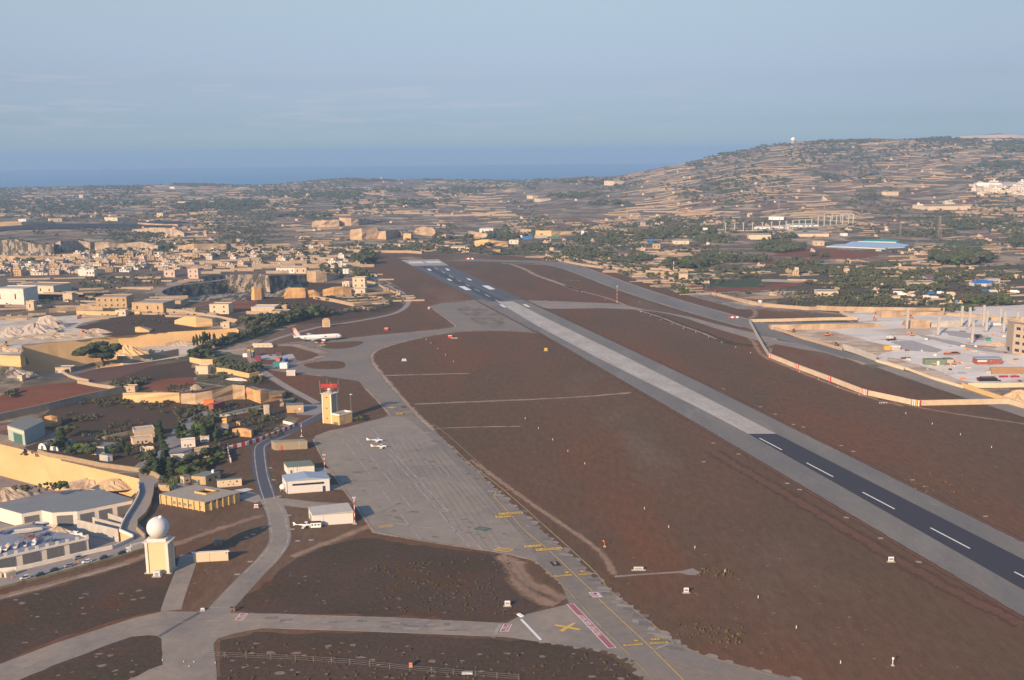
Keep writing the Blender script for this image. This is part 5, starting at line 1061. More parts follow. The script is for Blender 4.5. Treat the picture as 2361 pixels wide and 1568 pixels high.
# --- trailers and containers at the stand
def container(label,q,f,d,m,rz=0,z=.15,group='shipping containers',zt=None,nm='shipping_container'):
    p=G(*f(q)[0],z) if not isinstance(q,Vector) else q; t=thing(nm,label,'container',p,rz,group); b=MB(); b.box((0,0,.1),d); b.build('body',m,t)
    b=MB()
    for k in range(int(d[0]/.6)): b.box((-d[0]/2+.3+k*.6,0,.3),(.22,d[1]+.12,d[2]-.5))
    b.build('rib_panel',m,t); b=MB(); b.box((-d[0]/2-.04,0,.25),(.08,d[1]*.92,d[2]-.3)); b.build('door',m,t); return t
CN=[('blue container stacked behind the white fronted one',(1265,740),(12,3,3.2),G_BLUE,1.5),('white fronted container with toothed edges on the container pad',(1245,900),(7,6.2,5.2),G_WHITE,0),('teal container beside the white fronted container',(1060,870),(8,4.5,5),G_TEAL,0),('orange red container between the blue and teal containers',(1110,760),(9,3.6,5.5),mat('orange_red_container',(.50,.16,.10)),1.5),
    ('dark brown container at the back of the container pad',(1100,540),(6.2,4,3.6),mat('dark_brown_container',(.12,.07,.07)),0),('maroon tank container at the left of the pad',(490,680),(5.5,4.5,5),mat('maroon_paint',(.24,.07,.10)),.2),('pinkish red van body nearest the hedge',(390,745),(5,3,2.6),mat('pink_red_paint',(.42,.10,.14)),.2),
    ('yellow topped stack at the left end of the pad',(245,610),(3.6,3,7),mat('brown_stack',(.24,.18,.15)),0),('grey blue stack with a yellow top beside the brown stack',(345,560),(3.2,3,4.5),mat('grey_blue_stack',(.14,.19,.22)),0),('small white cabin at the far left of the container pad',(130,580),(4.5,3,3.6),G_WHITE,0),
    ('small dark box near the middle of the pad',(845,550),(1.8,1.6,1.6),mat('dark_brown_container',()),0)]
for lb,q,d,m,rz in CN: container(lb,q,K8,d,m,rz,z=.2)
for q in((235,460),(338,460)):
    p=G(*K8((q[0],600))[0],7.2 if q[0]<300 else 4.8); b=MB(); b.box((0,0,0),(2.8,2.4,1.6)); o=b.build('yellow_crate',G_YELP); o.location=G(*K8((245,610) if q[0]<300 else (345,560))[0])+Vector((0,0,7.3 if q[0]<300 else 4.8)); tag(o,'yellow crate on top of the '+('brown stack' if q[0]<300 else 'grey blue stack'),'crate')
def trailer(label,q,n_,m):
    p=G(*K8(q)[0],.15); t=thing('baggage_trailer',label,'trailer',p,.0,'rows of pale trailers'); 
    for k in range(n_):
        b=MB(); b.box((-10.5+k*21/(n_),0,.7),(21/n_-.4,2.6,2.3)); b.build('box',m,t); b=MB(); b.cyl((-10.5+k*21/n_,-1.3,.4),(-10.5+k*21/n_,1.3,.4),.4,n=8); b.build('wheel',G_BLACK,t)
    b=MB(); b.box((-9,0,.5),(24,2.2,.2)); b.build('chassis',G_RUST,t); return t
trailer('long row of four pale trailers near the tree belt',(720,318),4,mat('cream_trailer_paint',(.62,.52,.4))); trailer('single long cream trailer behind the row of four',(900,262),1,mat('cream_trailer_paint',()))
p=G(*K8((1450,1110))[0]); t=thing('jet_trestle','small white framed cabin on the grass below the containers','cabin',p); b=MB(); b.box((0,0,0),(7.5,3.5,4.4)); b.build('body',mat('faded_pink_white',(.55,.47,.42)),t)
for s_ in(-3.6,3.6): b=MB(); b.box((s_,-1.8,0),(.5,.4,5)); b.build('post',G_WHITE,t)
b=MB(); b.box((0,-.1,4.4),(8.6,4,.35)); b.build('roof',G_WHITE,t)
# ---------------- light aircraft ----------------
def lightplane(label,p,az,low=True,L_=8.2,stripe=G_BLUE,tailm=G_WHITE,z=.15):
    t=thing('light_aircraft',label,'light aircraft',p,az,'parked light aircraft'); b=MB()
    fus(b,-L_/2,L_/2,.62,1.35,[(0,.12,.25),(.25,.35,.1),(.5,.85,0),(.62,1,.0),(.75,1,0),(.92,.8,-.05),(1,.5,-.1)],12); b.build('fuselage',G_WHITE,t,smooth=True)
    c=MB(); c.box((L_*.14,0,1.75),(2.1,1.0,.62),0,.6); c.build('canopy',G_DARK,t)
    zz=1.05 if low else 2.25
    for s_ in(-1,1):
        def wg(pts,z0,th,nm,m):
            b=MB(); n=len(pts); vs=[(x,y,z0-th/2+abs(y)*.05) for x,y in pts]+[(x,y,z0+th/2+abs(y)*.05) for x,y in pts]; b.add(vs,[tuple(range(n)),tuple(range(n,2*n))[::-1]]+[(i,i+n,(i+1)%n+n,(i+1)%n) for i in range(n)]); b.build(nm,m,t)
        wg([(L_*.26,s_*.4),(L_*.05,s_*.4),(L_*.07,s_*5),(L_*.2,s_*5.1)],zz,.2,'wing',G_WHITE); wg([(-L_*.38,s_*.1),(-L_*.49,s_*.1),(-L_*.49,s_*1.5),(-L_*.42,s_*1.5)],1.55,.1,'tailplane',tailm)
        b=MB(); b.cyl((L_*.1,s_*1.2,.3),(L_*.12,s_*1.1,1.1),.07,n=6); b.cyl((L_*.1,s_*1.2-.1,.28),(L_*.1,s_*1.2+.1,.28),.28,n=10); b.build('landing_gear',G_OFFW,t)
        b=MB(); b.bar((-L_*.35,s_*.45,1.45),(L_*.42,s_*.63,1.4),.03,.14); b.build('stripe',stripe,t)
    b=MB(); vs=[(-L_*.34,s_*.06,1.5) for s_ in(-1,1)]; P4=[(-L_*.33,1.5),(-L_*.5,1.5),(-L_*.53,2.9),(-L_*.45,2.95)]; vs=[(x,s_*.06,z_) for s_ in(-1,1) for x,z_ in P4]; b.add(vs,[(0,1,2,3),(7,6,5,4),(0,4,5,1),(1,5,6,2),(2,6,7,3),(3,7,4,0)]); b.build('fin',tailm,t)
    b=MB(); b.box((L_/2+.1,0,.6),(.08,.16,1.7)); b.cyl((L_/2-.1,0,1.3),(L_/2+.25,0,1.25),.15,.05,n=8); b.build('propeller',G_BLACK,t)
    b=MB(); b.cyl((L_*.42,0,.25),(L_*.42,0,1),.06,n=6); b.cyl((L_*.42,-.09,.25),(L_*.42,.09,.25),.25,n=10); b.build('nose_gear',G_OFFW,t); return t
lightplane('sleek white light aircraft with a dark belly stripe, the farther of two on the apron',G(*MP((545,1205))[0],.15),.05,True,11.5,G_DBLUE)
lightplane('white low winged light aircraft, the nearer of two on the apron',G(*MP((660,1385))[0],.15),.1,True,11.,G_REDW)
t=lightplane('white light aircraft with a pointed nose parked in front of the cream hangar',G(*K4((1530,760))[0],.1),.0,True,9.5,G_BLUE)
p=G(*K4((1700,765))[0],.1); t=thing('camper_van','white camper van with a dark roof in front of the cream hangar','van',p,0.1)
b=MB(); b.box((0,0,.4),(5.6,2.3,2.7)); b.build('body',G_WHITE,t); b=MB(); b.box((0,0,3.1),(5.4,2.2,.3)); b.build('roof',G_BLACK,t)
for k in range(3): b=MB(); b.box((-1.8+1.7*k,-1.17,1.6),(1.0,.06,.8)); b.build('window',G_DARK,t)
for a in(-1.8,1.8):
    for s_ in(-1,1): b=MB(); b.cyl((a,s_-.1,.4),(a,s_+.1,.4),.4,n=10); b.build('wheel',G_BLACK,t)
p=G(*K4((1290,318))[0],.1); t=thing('gas_tank','white pressure tank on a stand beside the blue roofed hangar','tank',p); b=MB(); b.lathe([(.01,1)]+[(1.8*math.sin(math.pi*k/10),2.8-1.8*math.cos(math.pi*k/10)) for k in range(1,10)]+[(.01,4.6)],(0,0,0),16); b.build('tank_body',G_WHITE,t,smooth=True)
for a,c in((-1,-1),(1,-1),(1,1),(-1,1)): b=MB(); b.cyl((a,c,0),(a,c,1.6),.15,n=6); b.build('leg',G_METAL,t)
# ---------------- poles, wind direction things, signs, lights ----------------
def pole(label,q,f,hgt_,bands=5,lamp=True,cat='light pole'):
    p=G(*f(q)[0],.1); t=thing('striped_pole',label,cat,p); 
    for k in range(bands): b=MB(); b.cyl((0,0,hgt_*k/bands),(0,0,hgt_*(k+1)/bands),.2,n=8); b.build('band',G_RED if k%2 else G_WHITE,t)
    if lamp:
        for s_ in(-.6,.6): b=MB(); b.box((s_,0,hgt_),(.7,.6,.6)); b.build('floodlight',G_OFFW,t)
    b=MB(); b.box((0,0,0),(2.4,1.4,.3)); b.build('base',B_PGREY,t)
pole('red and white light pole at the corner of the cream hangar',(2180,720),K4,15,7); pole('red and white pole between the stained white hangar and the apron',(1975,1262),K2,9.5,6); pole('thin red and white pole beside the dark service road',(1693,860),K2,11,6,False); 
pole('red and white radio pole on the grass right of the runway connector',(1038,612),K7,22,9,True)
for lb,q,f,h_ in (('thin grey lamp post behind the ochre radar tower',(1060,1040),MT,13),('thin grey mast at the end of the village houses',(1460,400),LV,52)):
    if f is LV: continue
    p=G(*f(q)[0],0); t=thing('lamp_post',lb,'lamp post',p); b=MB(); b.cyl((0,0,0),(0,0,h_),.14,.08,n=6); b.build('pole',G_METAL,t); b=MB(); b.box((.3,0,h_),(2,.5,.4)); b.build('lamp',G_WHITE,t)
def board(label,q,f,w,h_,m=G_OFFW,cat='sign board',legs=2,m2=None):
    p=G(*f(q)[0],.1); t=thing('guidance_sign',label,cat,p,0); b=MB(); b.box((0,0,.45),(w,.5,h_)); b.build('panel',m,t); b=MB(); b.box((0,.0,0),(w*1.5,1.4,.22)); b.build('base',B_PGREY,t)
    b=MB(); b.box((0,-.27,.45+h_*.2),(w*.8,.06,h_*.55)); b.build('face',m2 or G_METAL,t)
    for k in range(legs): b=MB(); b.cyl((-w*.35+k*w*.7/(legs-1),0,.1),(-w*.35+k*w*.7/(legs-1),0,.6),.08,n=6); b.build('leg',G_METAL,t)
board('wide back of a guidance sign on the grass above the concrete path',(1492,620),M5,4.6,1.3); board('small square sign box on the grass right of the taxiway',(1903,815),M5,2.2,2.0,G_WHITE); board('small square sign box in the dark scrub left of the taxiway',(362,930),M5,2.4,2.1,G_WHITE)
board('small white sign box on the grass near the right runway verge',(1388,1425),K3c,2.6,2.2,G_WHITE); board('yellow sign on the grass beyond the far stand',(386,1060),K7,3.2,2.8,G_YELP,m2=G_YELP); board('small white sign on the grass inside the curving taxiway',(1447,1052),K6,4,1.8,G_WHITE)
board('white sign on a slab beside the junction of the service road',(1860,378),B6,1.6,.8,G_WHITE); board('red and white sign by the barracks road junction',(965,520),K4,2.2,1.6,G_WHITE,m2=G_RED)
for k,(q,f,w) in enumerate((((1283,768),K6,4),((1868,838),K6,4),((1674,575),K6,2.6))):
    p=G(*f(q)[0],.1); t=thing('runway_cabin',['red cabin box on the grass left of the curved taxiway','red cabin box with a slab below the curved taxiway','pink cabin at the corner of the taxiway junction'][k],'cabin',p); b=MB(); b.box((0,0,0),(w,2.4,2.4)); b.build('body',G_RED if k<2 else mat('faded_orange',()),t); b=MB(); b.box((0,0,2.4),(w*1.05,2.6,.3)); b.build('roof',G_WHITE,t)
    if k==1: b=MB(); b.box((5,-2.5,.0),(7,1.5,.3)); b.build('slab',G_WHITE,t)
for k,(q,f,n_) in enumerate((((435,228),K7,6),((2118,756),K7,4),((1340,535),KT,4))):
    p=G(*f(q)[0],.15); t=thing('barrier_blocks',['row of red and white barriers at the end of the old runway','short red and white barrier lying on the old runway','red and white barrier beyond the runway threshold'][k],'barrier',p)
    W__=[5,3,4][k]
    for j in range(n_): b=MB(); b.box(((j-n_/2)*W__,0,0),(W__*.95,1.2,[5,1.8,2.5][k])); b.build('block',G_RED if j%2==0 else G_WHITE,t)
p=G(*M5((1200,418))[0],.1); t=thing('wind_cone_base','small orange windsock mast on the grass right of the taxiway','windsock',p); b=MB(); b.box((0,0,0),(1.2,1.2,.4)); b.build('base',B_TANP,t); b=MB(); b.cyl((0,0,.3),(-.3,0,3.2),.12,n=6); b.build('mast',G_ORANGE,t); b=MB(); b.cyl((-.3,0,2.9),(-.9,.6,3.3),.45,.2,n=10); b.build('sock',G_ORANGE,t)
p=G(*B7((1508,890))[0],.1); t=thing('light_fitting','orange light fitting glowing in the low sun near the fence','light fitting',p); b=MB(); b.box((0,0,0),(1.4,1.2,.25)); b.build('base',B_TANP,t); b=MB(); b.box((0,0,.25),(1.3,1.,1.7)); b.build('housing',G_ORANGE,t); b=MB(); b.box((0,0,1.95),(1.5,1.1,.2)); b.build('cap',G_DBLUE,t)  # housing in plain orange paint
p=G(*M5((0,0))[0],.1)
p=G(*crop(0,0,3740)((2058,1530))[0]); p=G(2058,1535,.1); t=thing('marker_post','white marker post standing in the near right grass','post',p); b=MB(); b.cyl((0,0,0),(0,0,3.6),.14,n=6); b.build('post',G_WHITE,t); b=MB(); b.box((0,0,2.7),(.7,.3,.9)); b.build('plate',G_WHITE,t); b=MB(); b.box((0,0,0),(1.2,.9,.3)); b.build('base',B_PGREY,t)
p=G(*K3c((1330,270))[0],.05); t=thing('hedgehog_frame','low white metal frame on the grass in front of the cream wall','frame',p); b=MB()
for a in range(5): b.bar((-3+a*1.4,-1,.1),(-2.2+a*1.4,1,1.3),.16,.16)
b.build('frame',G_WHITE,t)
b=MB(); b.bar((-3.4,0,1.1),(3.4,0,1.1),.14,.14); b.build('rail',G_WHITE,t)
p=G(*B7((2025,955))[0],.1); t=thing('slab_box','low white slab box in the scrub at the bottom of the frame','slab',p); b=MB(); b.box((0,0,0),(4.2,1.4,.5)); b.build('slab',G_OFFW,t); b=MB(); b.box((1.8,0,.5),(.6,.6,.4)); b.build('knob',G_METAL,t)
p=G(*MT((0,0))[0]); p=G(*M4((1020,165))[0],.1); t=thing('sign_slab','white tilted sign slab at the edge of the cross taxiway','sign',p,2.2); b=MB(); b.box((0,0,.1),(3.4,1.6,.5)); b.build('panel',G_WHITE,t); b=MB(); b.box((0,0,0),(3,1.2,.12)); b.build('base',G_RUST,t)
p=G(*B6((2150,385))[0],.1); t=thing('utility_post','short brown post beside the cross taxiway','post',p); b=MB(); b.box((0,0,0),(.8,.6,2.2)); b.build('cabinet_post',G_RUST,t); b=MB(); b.box((-.5,0,1.8),(2.2,.5,.4)); b.build('arm',G_BLACK,t)
# edge markers on the grass
mk=MB(); mk.cyl((0,0,0),(0,0,1.3),.21,n=8); MK=[]
for x,y in K5((1661,75),(1781,165),(1910,268),(2048,372),(2201,486))+M5((1543,95),(1752,253),(1978,430),(2237,635))+K7((712,522),(1248,612),(928,592),(1256,705),(1347,740),(1443,777),(1543,818),(1648,855),(1761,892),(1878,937),(1999,984),(2128,1028),(2263,1080))+K3c((718,38),(858,92),(1001,150),(1157,208),(1497,343),(1690,420),(1896,498),(2123,592))+[(1748,1379),(1836,1449),(1938,1530)]+K6((1650,855),(1692,890),(1755,942),(1827,1000),(1900,1060)): MK.append((x,y))
mk0=None
for i,(x,y) in enumerate(MK):
    if mk0 is None: mk0=mk.build('edge_marker',G_OFFW); o=mk0
    else: o=mk0.copy(); COL.objects.link(o)
    o.location=G(x,y,.05); tag(o,'small white marker post, one of a line standing on the dry grass','marker','white marker posts on the grass')
for i,(x,y) in enumerate(B6((1490,835),(1685,848),(1780,850),(1735,890),(1975,858))):
    o=mk0.copy(); COL.objects.link(o); o.location=G(x,y,.12); o.scale=(1.,1.,.35); tag(o,'small white light fitting on the near left taxiway','marker','light fittings on the near taxiway')
# runway edge slabs
sb=MB(); sb.box((0,0,0),(2.6,1.3,.14)); s0=None
for x,y in K3c((165,160),(435,292),(543,345),(675,420),(748,440),(1025,576),(1112,617),(1545,826),(1640,874),(2080,1092),(90,557),(275,637),(20,693),(630,851),(720,896),(1062,1101),(1312,1252),(1590,1425))+K4((1140,30),(1180,178),(1245,380),(1365,615),(1410,785),(1475,930),(1050,770),(850,887),(930,850),(890,1185),(730,1342),(1640,918)):
    if s0 is None: s0=sb.build('light_slab',mat('pale_slab',(.33,.29,.25))); o=s0
    else: o=s0.copy(); COL.objects.link(o)
    o.location=G(x,y,.05); o.rotation_euler=(0,0,rng.uniform(-.3,.3)); tag(o,'flat pale concrete slab, one of many set in the grass beside the paving','slab','pale slabs set in the grass')
# wire fence at the bottom
F=[G(x,y,.05) for x,y in B7((-400,800),(0,820),(450,840),(950,875),(1500,935),(2100,985),(2500,1020))]; cen=ctr(F)
t=thing('wire_fence','thin wire fence with grey posts along the bottom of the frame','fence',cen); Fd=dens(F,7.2); ws=MB(); 
for a,c in zip(Fd[:-1],Fd[1:]):
    for z_ in(.9,1.7,2.5): ws.bar((a.x,a.y,z_),(c.x,c.y,z_),.04,.04)
ws.build('wire',G_METAL,t,loc=cen)
for k,p in enumerate(Fd[:60]):
    b=MB(); b.cyl((p.x,p.y,0),(p.x,p.y,2.8),.10,n=6)
    if k%5==1: b.bar((p.x,p.y,2.2),(p.x-1.5,p.y,0),.09,.09); b.bar((p.x,p.y,2.2),(p.x+1.5,p.y,0),.09,.09)
    b.build('post',mat('grey_fence_post',(.24,.2,.18)),t,loc=cen)
# ---------------- left side: quarries, walls, notable houses ----------------
KF=crop(2600,740,600)
sheet('quarry_yard',L5((-60,470),(100,470),(300,455),(690,430),(900,430),(1120,440),(900,475),(760,500),(690,545),(820,570),(900,600),(985,628),(700,660),(200,700),(195,780),(0,790),(-60,790)),.06,M_QUARRYF,jag=1.)
sheet('rough_ground',L5((690,545),(850,500),(1150,440),(1400,420),(1650,430),(1720,520),(1900,560),(1500,590),(1080,620),(985,628),(820,570)),.05,M_GRASSD,jag=1.)
sheet('red_field',L1((-80,430),(0,385),(350,340),(700,250),(1000,180),(1370,90),(1230,70),(1000,20),(940,-10),(700,0),(200,60),(-80,200)),.06,M_REDSOIL,jag=.5)
sheet('red_field',L5((690,975),(900,920),(1200,880),(1420,865),(1400,890),(1250,950),(1000,1030),(860,1050)),.07,mat('dark_red_soil',(.13,.07,.05),.95,.2,.4,world=True),jag=.5)
sheet('red_field',L5((1280,1100),(1400,1040),(1560,1010),(1760,1000),(1800,1040),(1750,1105)),.062,M_REDSOIL,jag=.7)
sheet('red_field',L1((1720,80),(1800,30),(1900,-10),(2200,-20),(2240,60),(2100,95)),.058,M_REDSOIL,jag=.7)
sheet('scrub_ground',L5((1000,1000),(1180,940),(1400,900),(1500,880),(1700,850),(1760,840),(1800,1000),(1600,1010),(1380,1060),(1280,1105),(1060,1085)),.055,M_GRASSD,jag=1.)
sheet('scrub_ground',L1((500,470),(520,380),(800,250),(1200,180),(1500,130),(1520,250),(2200,230),(2361,300),(2361,520),(2000,600),(1640,600),(1000,700),(880,650),(560,560)),.05,M_GRASSD,jag=1.)
sheet('scrub_ground',L1((330,780),(600,700),(900,640),(1640,600),(2000,600),(2361,520),(2361,1100),(1960,1150),(1720,1060),(1200,980),(860,900),(480,850)),.045,M_GRASSD,jag=1.)
sheet('scrub_ground',K2((-40,350),(400,300),(1000,200),(1250,150),(1500,300),(1850,450),(1640,480),(1500,560),(1460,690),(1160,900),(800,1000),(760,1180),(560,1250),(0,1300),(-40,900)),.048,M_GRASSD,jag=1.)
sheet('scrub_ground',K6((0,460),(640,470),(1300,430),(1430,480),(1440,560),(1300,600),(1100,650),(700,700),(400,720),(0,780)),.045,M_GRASSD,jag=1.)
sheet('scrub_ground',K6((500,330),(900,340),(1300,430),(640,470),(560,470)),.046,M_GRASSD,jag=1.)
sheet('village_ground',[(0,570),(200,560),(500,560),(700,575),(800,600),(700,640),(560,628),(400,640),(250,680),(0,700)],.03,mat('village_dust',(.36,.27,.19),.95,.3,.1,(.12,.10,.07),.85,.04,world=True,spec=.05))
sheet('village_ground',L5((-80,300),(400,240),(900,230),(1350,230),(1500,300),(2100,300),(2361,330),(2361,460),(2000,430),(1650,430),(1400,420),(1120,440),(690,430),(100,470),(-80,470)),.03,mat('village_dust',()))
ribbon('farm_track',L5((1340,230),(1450,215),(1540,170),(1660,150),(1940,120),(2150,90)),9,.08,M_TAXI); ribbon('farm_track',L5((1450,225),(1560,280),(1700,300),(1850,305)),9,.08,M_TAXI)
sheet('brown_field',L5((1690,340),(1900,310),(2361,300),(2361,380),(2120,400),(2100,340),(1930,335)),.05,M_REDSOIL)
sheet('brown_field',L5((1900,420),(2361,410),(2361,470),(2180,480)),.05,M_GRASSD)

def tsheet(name,top,bot,m,n=14,up=1.2):
    b=MB(); vs=[];fs=[]
    for i in range(n+1):
        for k in range(5):
            u=i/n; a=np.array([np.interp(u,np.linspace(0,1,len(q)),[c[j] for c in q]) for q in(top,bot) for j in(0,1)]); x=a[0]+(a[2]-a[0])*k/4; y=a[1]+(a[3]-a[1])*k/4; p=T([x],[y])[0]; vs.append((p[0],p[1],p[2]+up))
    for i in range(n):
        for k in range(4): q=5*i+k; fs.append((q,q+1,q+6,q+5))
    b.add(vs,fs); return tag(b.build(name,m),kind='structure')
tsheet('ploughed_strip',[(-60,519),(60,517.5),(200,517),(330,518),(420,519)],[(-60,534),(60,531),(200,527),(330,525),(420,522)],mat('blue_black_soil',(.05,.05,.06),.95,.15,.3,world=True,spec=.05),up=2)
tsheet('ploughed_strip',[(320,513),(380,511),(430,512)],[(320,515),(380,516),(440,515)],mat('blue_black_soil',()),up=2)
def cliff(name,label,pts,depth,m=None,top=None,jit=.5,z=0.,cat='quarry face',lean=.06):
    """pts: (x, ybase, ytop) photo; a rock face with real thickness"""
    m=m or M_CUT; top=top or M_CUTT; P=[];H=[]
    for x,yb,yt in pts:
        p=G(x,yb,z) if yb>575 else T1(x,yb); P.append(p); H.append(max(1.,zh(p,yt)))
    cen=ctr(P); t=thing(name,label,cat,cen); Q=[];HH=[]
    for i in range(len(P)-1):
        L=(P[i+1]-P[i]).length; n=max(1,min(14,int(L/12)))
        for k in range(n): u=k/n; Q.append(P[i].lerp(P[i+1],u)); HH.append(H[i]+(H[i+1]-H[i])*u)
    Q.append(P[-1]); HH.append(H[-1]); n=len(Q); f=MB(); tp=MB(); vs=[];fs=[]; L4=[0,.35,.7,1.]
    for i in range(n):
        a=Q[max(0,i-1)]; c=Q[min(n-1,i+1)]; d=(c-a).normalized(); nn=Vector((-d.y,d.x,0))
        if nn.y<0: nn=-nn
        for u in L4:
            j=rng.normal(0,jit) if 0<u<1 else 0; q=Q[i]+nn*(lean*HH[i]*u+j); vs.append((q.x,q.y,q.z+HH[i]*u+(rng.normal(0,jit*.5) if u==1 else 0)))
    for i in range(n-1):
        for k in range(3): a=4*i+k; fs.append((a,a+4,a+5,a+1))
    f.add(vs,fs)
    for idx in(0,n-1):
        a=Q[idx]; b_=Q[idx]+Vector((0,depth,0)); f.add([a,(a.x,a.y,a.z+HH[idx]),(b_.x,b_.y,b_.z+HH[idx]*.8),(b_.x,b_.y,b_.z-1)],[(0,1,2,3)])
    f.build('rock_face',m,t,loc=cen)
    tv=[]; 
    for i in range(n): v=vs[4*i+3]; tv.append(v); tv.append((v[0],v[1]+depth,max(v[2]-HH[i]*.25,Q[i].z+.5))); tv.append((v[0],v[1]+depth*1.6,Q[i].z-1))
    tp.add(tv,[(3*i+k,3*i+3+k,3*i+4+k,3*i+1+k) for i in range(n-1) for k in(0,1)]); tp.build('ledge_top',top,t,loc=cen); return t
C_=lambda f,l:[f((a,b))[0]+((f((a,c))[0][1]),) for a,b,c in l]
cliff('quarry_cliff','tall ochre rock butte at the left of the scree slope',C_(K6,[(45,492,380),(75,494,372),(140,488,380)]),14,M_CUTO)
cliff('quarry_cliff','wide ochre rock butte below the white arched house',C_(K6,[(345,480,440),(385,478,380),(545,472,380),(550,468,420)]),22,M_CUTO)
cliff('quarry_cliff','low rounded ochre rock wall right of the wide ochre butte',C_(K6,[(550,468,405),(620,466,400),(690,460,450)]),20,M_CUTO)
cliff('quarry_cliff','sunlit rock wall below the terraced quarry houses',C_(K6,[(700,460,400),(800,458,372),(890,452,370),(965,445,390)]),30,M_CUTO)
cliff('quarry_cliff','long lit quarry wall falling to the right of the white arched house',C_(K6,[(553,330,220),(640,330,230),(740,322,240),(835,300,262),(868,270,262)]),18,M_CUTT)
cliff('quarry_cliff','pale scree face below the white arched house',C_(K6,[(225,440,270),(330,400,262),(430,350,262),(550,330,262)]),20,M_SCREE)
cliff('quarry_cliff','sunlit yellow terrace wall with caves above the tree lined quarry',C_(L5,[(1600,510,480),(1700,525,440),(1800,540,440),(1950,530,470),(2000,520,490)]),25,M_CUT)
cliff('quarry_cliff','pale limestone ledge at the head of the deep sawn quarry',C_(L5,[(1240,585,540),(1280,588,535),(1370,586,570)]),12,M_CUT)
cliff('quarry_cliff','weathered quarry face with pillars behind the red container',C_(K2,[(205,450,330),(385,465,330),(600,450,290),(850,400,225),(1000,400,232)]),12,M_CUTT)
cliff('quarry_cliff','bright orange quarry face right of the weathered pillars',C_(K2,[(1000,395,240),(1045,400,262),(1120,430,290),(1190,455,300),(1300,430,318),(1450,400,340)]),16,M_CUTO)
cliff('quarry_cliff','tan rock stub at the right end of the orange quarry face',C_(K2,[(1425,490,400),(1470,485,405),(1500,470,410),(1590,430,405)]),8,M_CUTT)
cliff('quarry_cliff','small orange rock arch with a dark cave above the striped wall',C_(K2,[(835,850,765),(900,850,750),(1000,865,765),(1075,868,800)]),7,M_CUTO)
cliff('quarry_cliff','tiny lit rock knob above the orange rock arch',C_(K2,[(885,722,675),(935,722,680)]),5,M_CUTO)
cliff('quarry_cliff','yellow rock stub in front of the long green roofed shed',C_(K2,[(710,695,640),(770,700,632),(830,680,640)]),5,M_CUTO)
cliff('quarry_cliff','long yellow wall cut below the corner house of the red field',C_(L1,[(1510,215,120),(1700,235,115),(2215,238,122)]),9,M_CUT)
cliff('quarry_cliff','grey stone face under the right half of the yellow wall',C_(L1,[(2225,245,130),(2361,250,120)]),9,M_CUTT)
cliff('quarry_cliff','bright orange rock knob at the end of the grey warehouse',C_(L1,[(550,530,410),(640,535,400),(715,525,415)]),7,M_CUTO)
cliff('quarry_cliff','yellow lower ledge of the deep sawn quarry at the left edge',C_(L5,[(-60,890,800),(0,890,800),(195,905,800)]),10,M_CUT)
cliff('quarry_cliff','long pale cliff band behind the left village',C_(LV,[(-40,250,160),(500,245,160),(1040,220,165),(1060,215,130),(1400,210,125)]),25,M_CUTT)
KB=crop(0,560,940)
for lb,l,m in (('pale scree bank left of the upper farm track',[(510,900,830),(560,905,800),(720,880,800),(830,880,815)],M_RUB),('pale scree bank right of the upper farm track',[(870,890,820),(1000,890,815),(1080,885,830),(1300,880,812),(1450,890,850)],M_RUB),('brown rocky slope under the left edge of the dark ploughed strip',[(0,930,800),(150,930,790),(350,930,840),(500,925,830)],M_SCREE),
    ('rocky knoll with a shrub line right of the dark ploughed strip',[(1210,720,700),(1400,740,680),(1600,760,690),(1690,765,730)],M_RUB),('long lit field wall across the dark ploughed strip',[(1265,655,635),(1450,665,648),(1630,672,652)],M_CUTT),('cream cliff band at the left edge above the dark strip',[(-40,678,630),(200,665,625),(450,650,622)],M_CUT),
    ('tan cliff ledge right of the scree banks',[(1630,900,850),(1780,905,830),(2080,890,830)],M_CUTT),('tan ledge above the village roofs at right',[(1640,945,915),(1800,950,915),(1940,960,920)],M_CUTT)): cliff('quarry_cliff',lb,C_(KB,l),30,m)
KM=crop(940,560,940)
for lb,l,m in (('far pale quarry face, leftmost of the distant cliffs',[(500,680,625),(620,680,615),(748,672,612)],M_CUTT),('far pale quarry face with a rounded lit end',[(750,665,590),(860,665,595),(930,660,600),(1070,640,612),(1200,628,615)],M_CUTT),('far quarry cliffs with stepped blocks beyond the runway end',[(850,790,700),(960,795,690),(1100,785,680),(1105,785,715),(1180,790,712),(1300,760,700),(1330,765,735)],M_CUTT),
    ('isolated square rock block beyond the runway end',[(1338,792,735),(1410,792,738)],M_CUT),('rounded pale quarry face right of the square rock block',[(1440,735,700),(1500,750,672),(1600,760,680),(1632,765,710)],M_CUTT),('pale quarry wall below the white roofed building',[(1650,800,760),(1730,800,745),(1800,780,752)],M_CUT),
    ('broad tan quarry wall under the white farm buildings',[(1990,860,800),(2120,865,790),(2300,855,812)],M_CUT),('tan terrace wall left of the white roofed building',[(1930,780,715),(2050,785,730),(2110,790,740)],M_CUTT)): cliff('quarry_cliff',lb,C_(KM,l),35,m,jit=1.8)
for lb,l,m in (('sunlit rock bluff above the lorry yard beyond the old runway',[(50,985,945),(150,985,950)],M_CUTT),('two sunlit quarry blocks above the lorry yard',[(190,1010,960),(265,1010,962),(335,1010,960),(420,1000,965),(600,985,965)],M_CUT)): cliff('quarry_cliff',lb,C_(crop(1880,460,940),l),25,m)
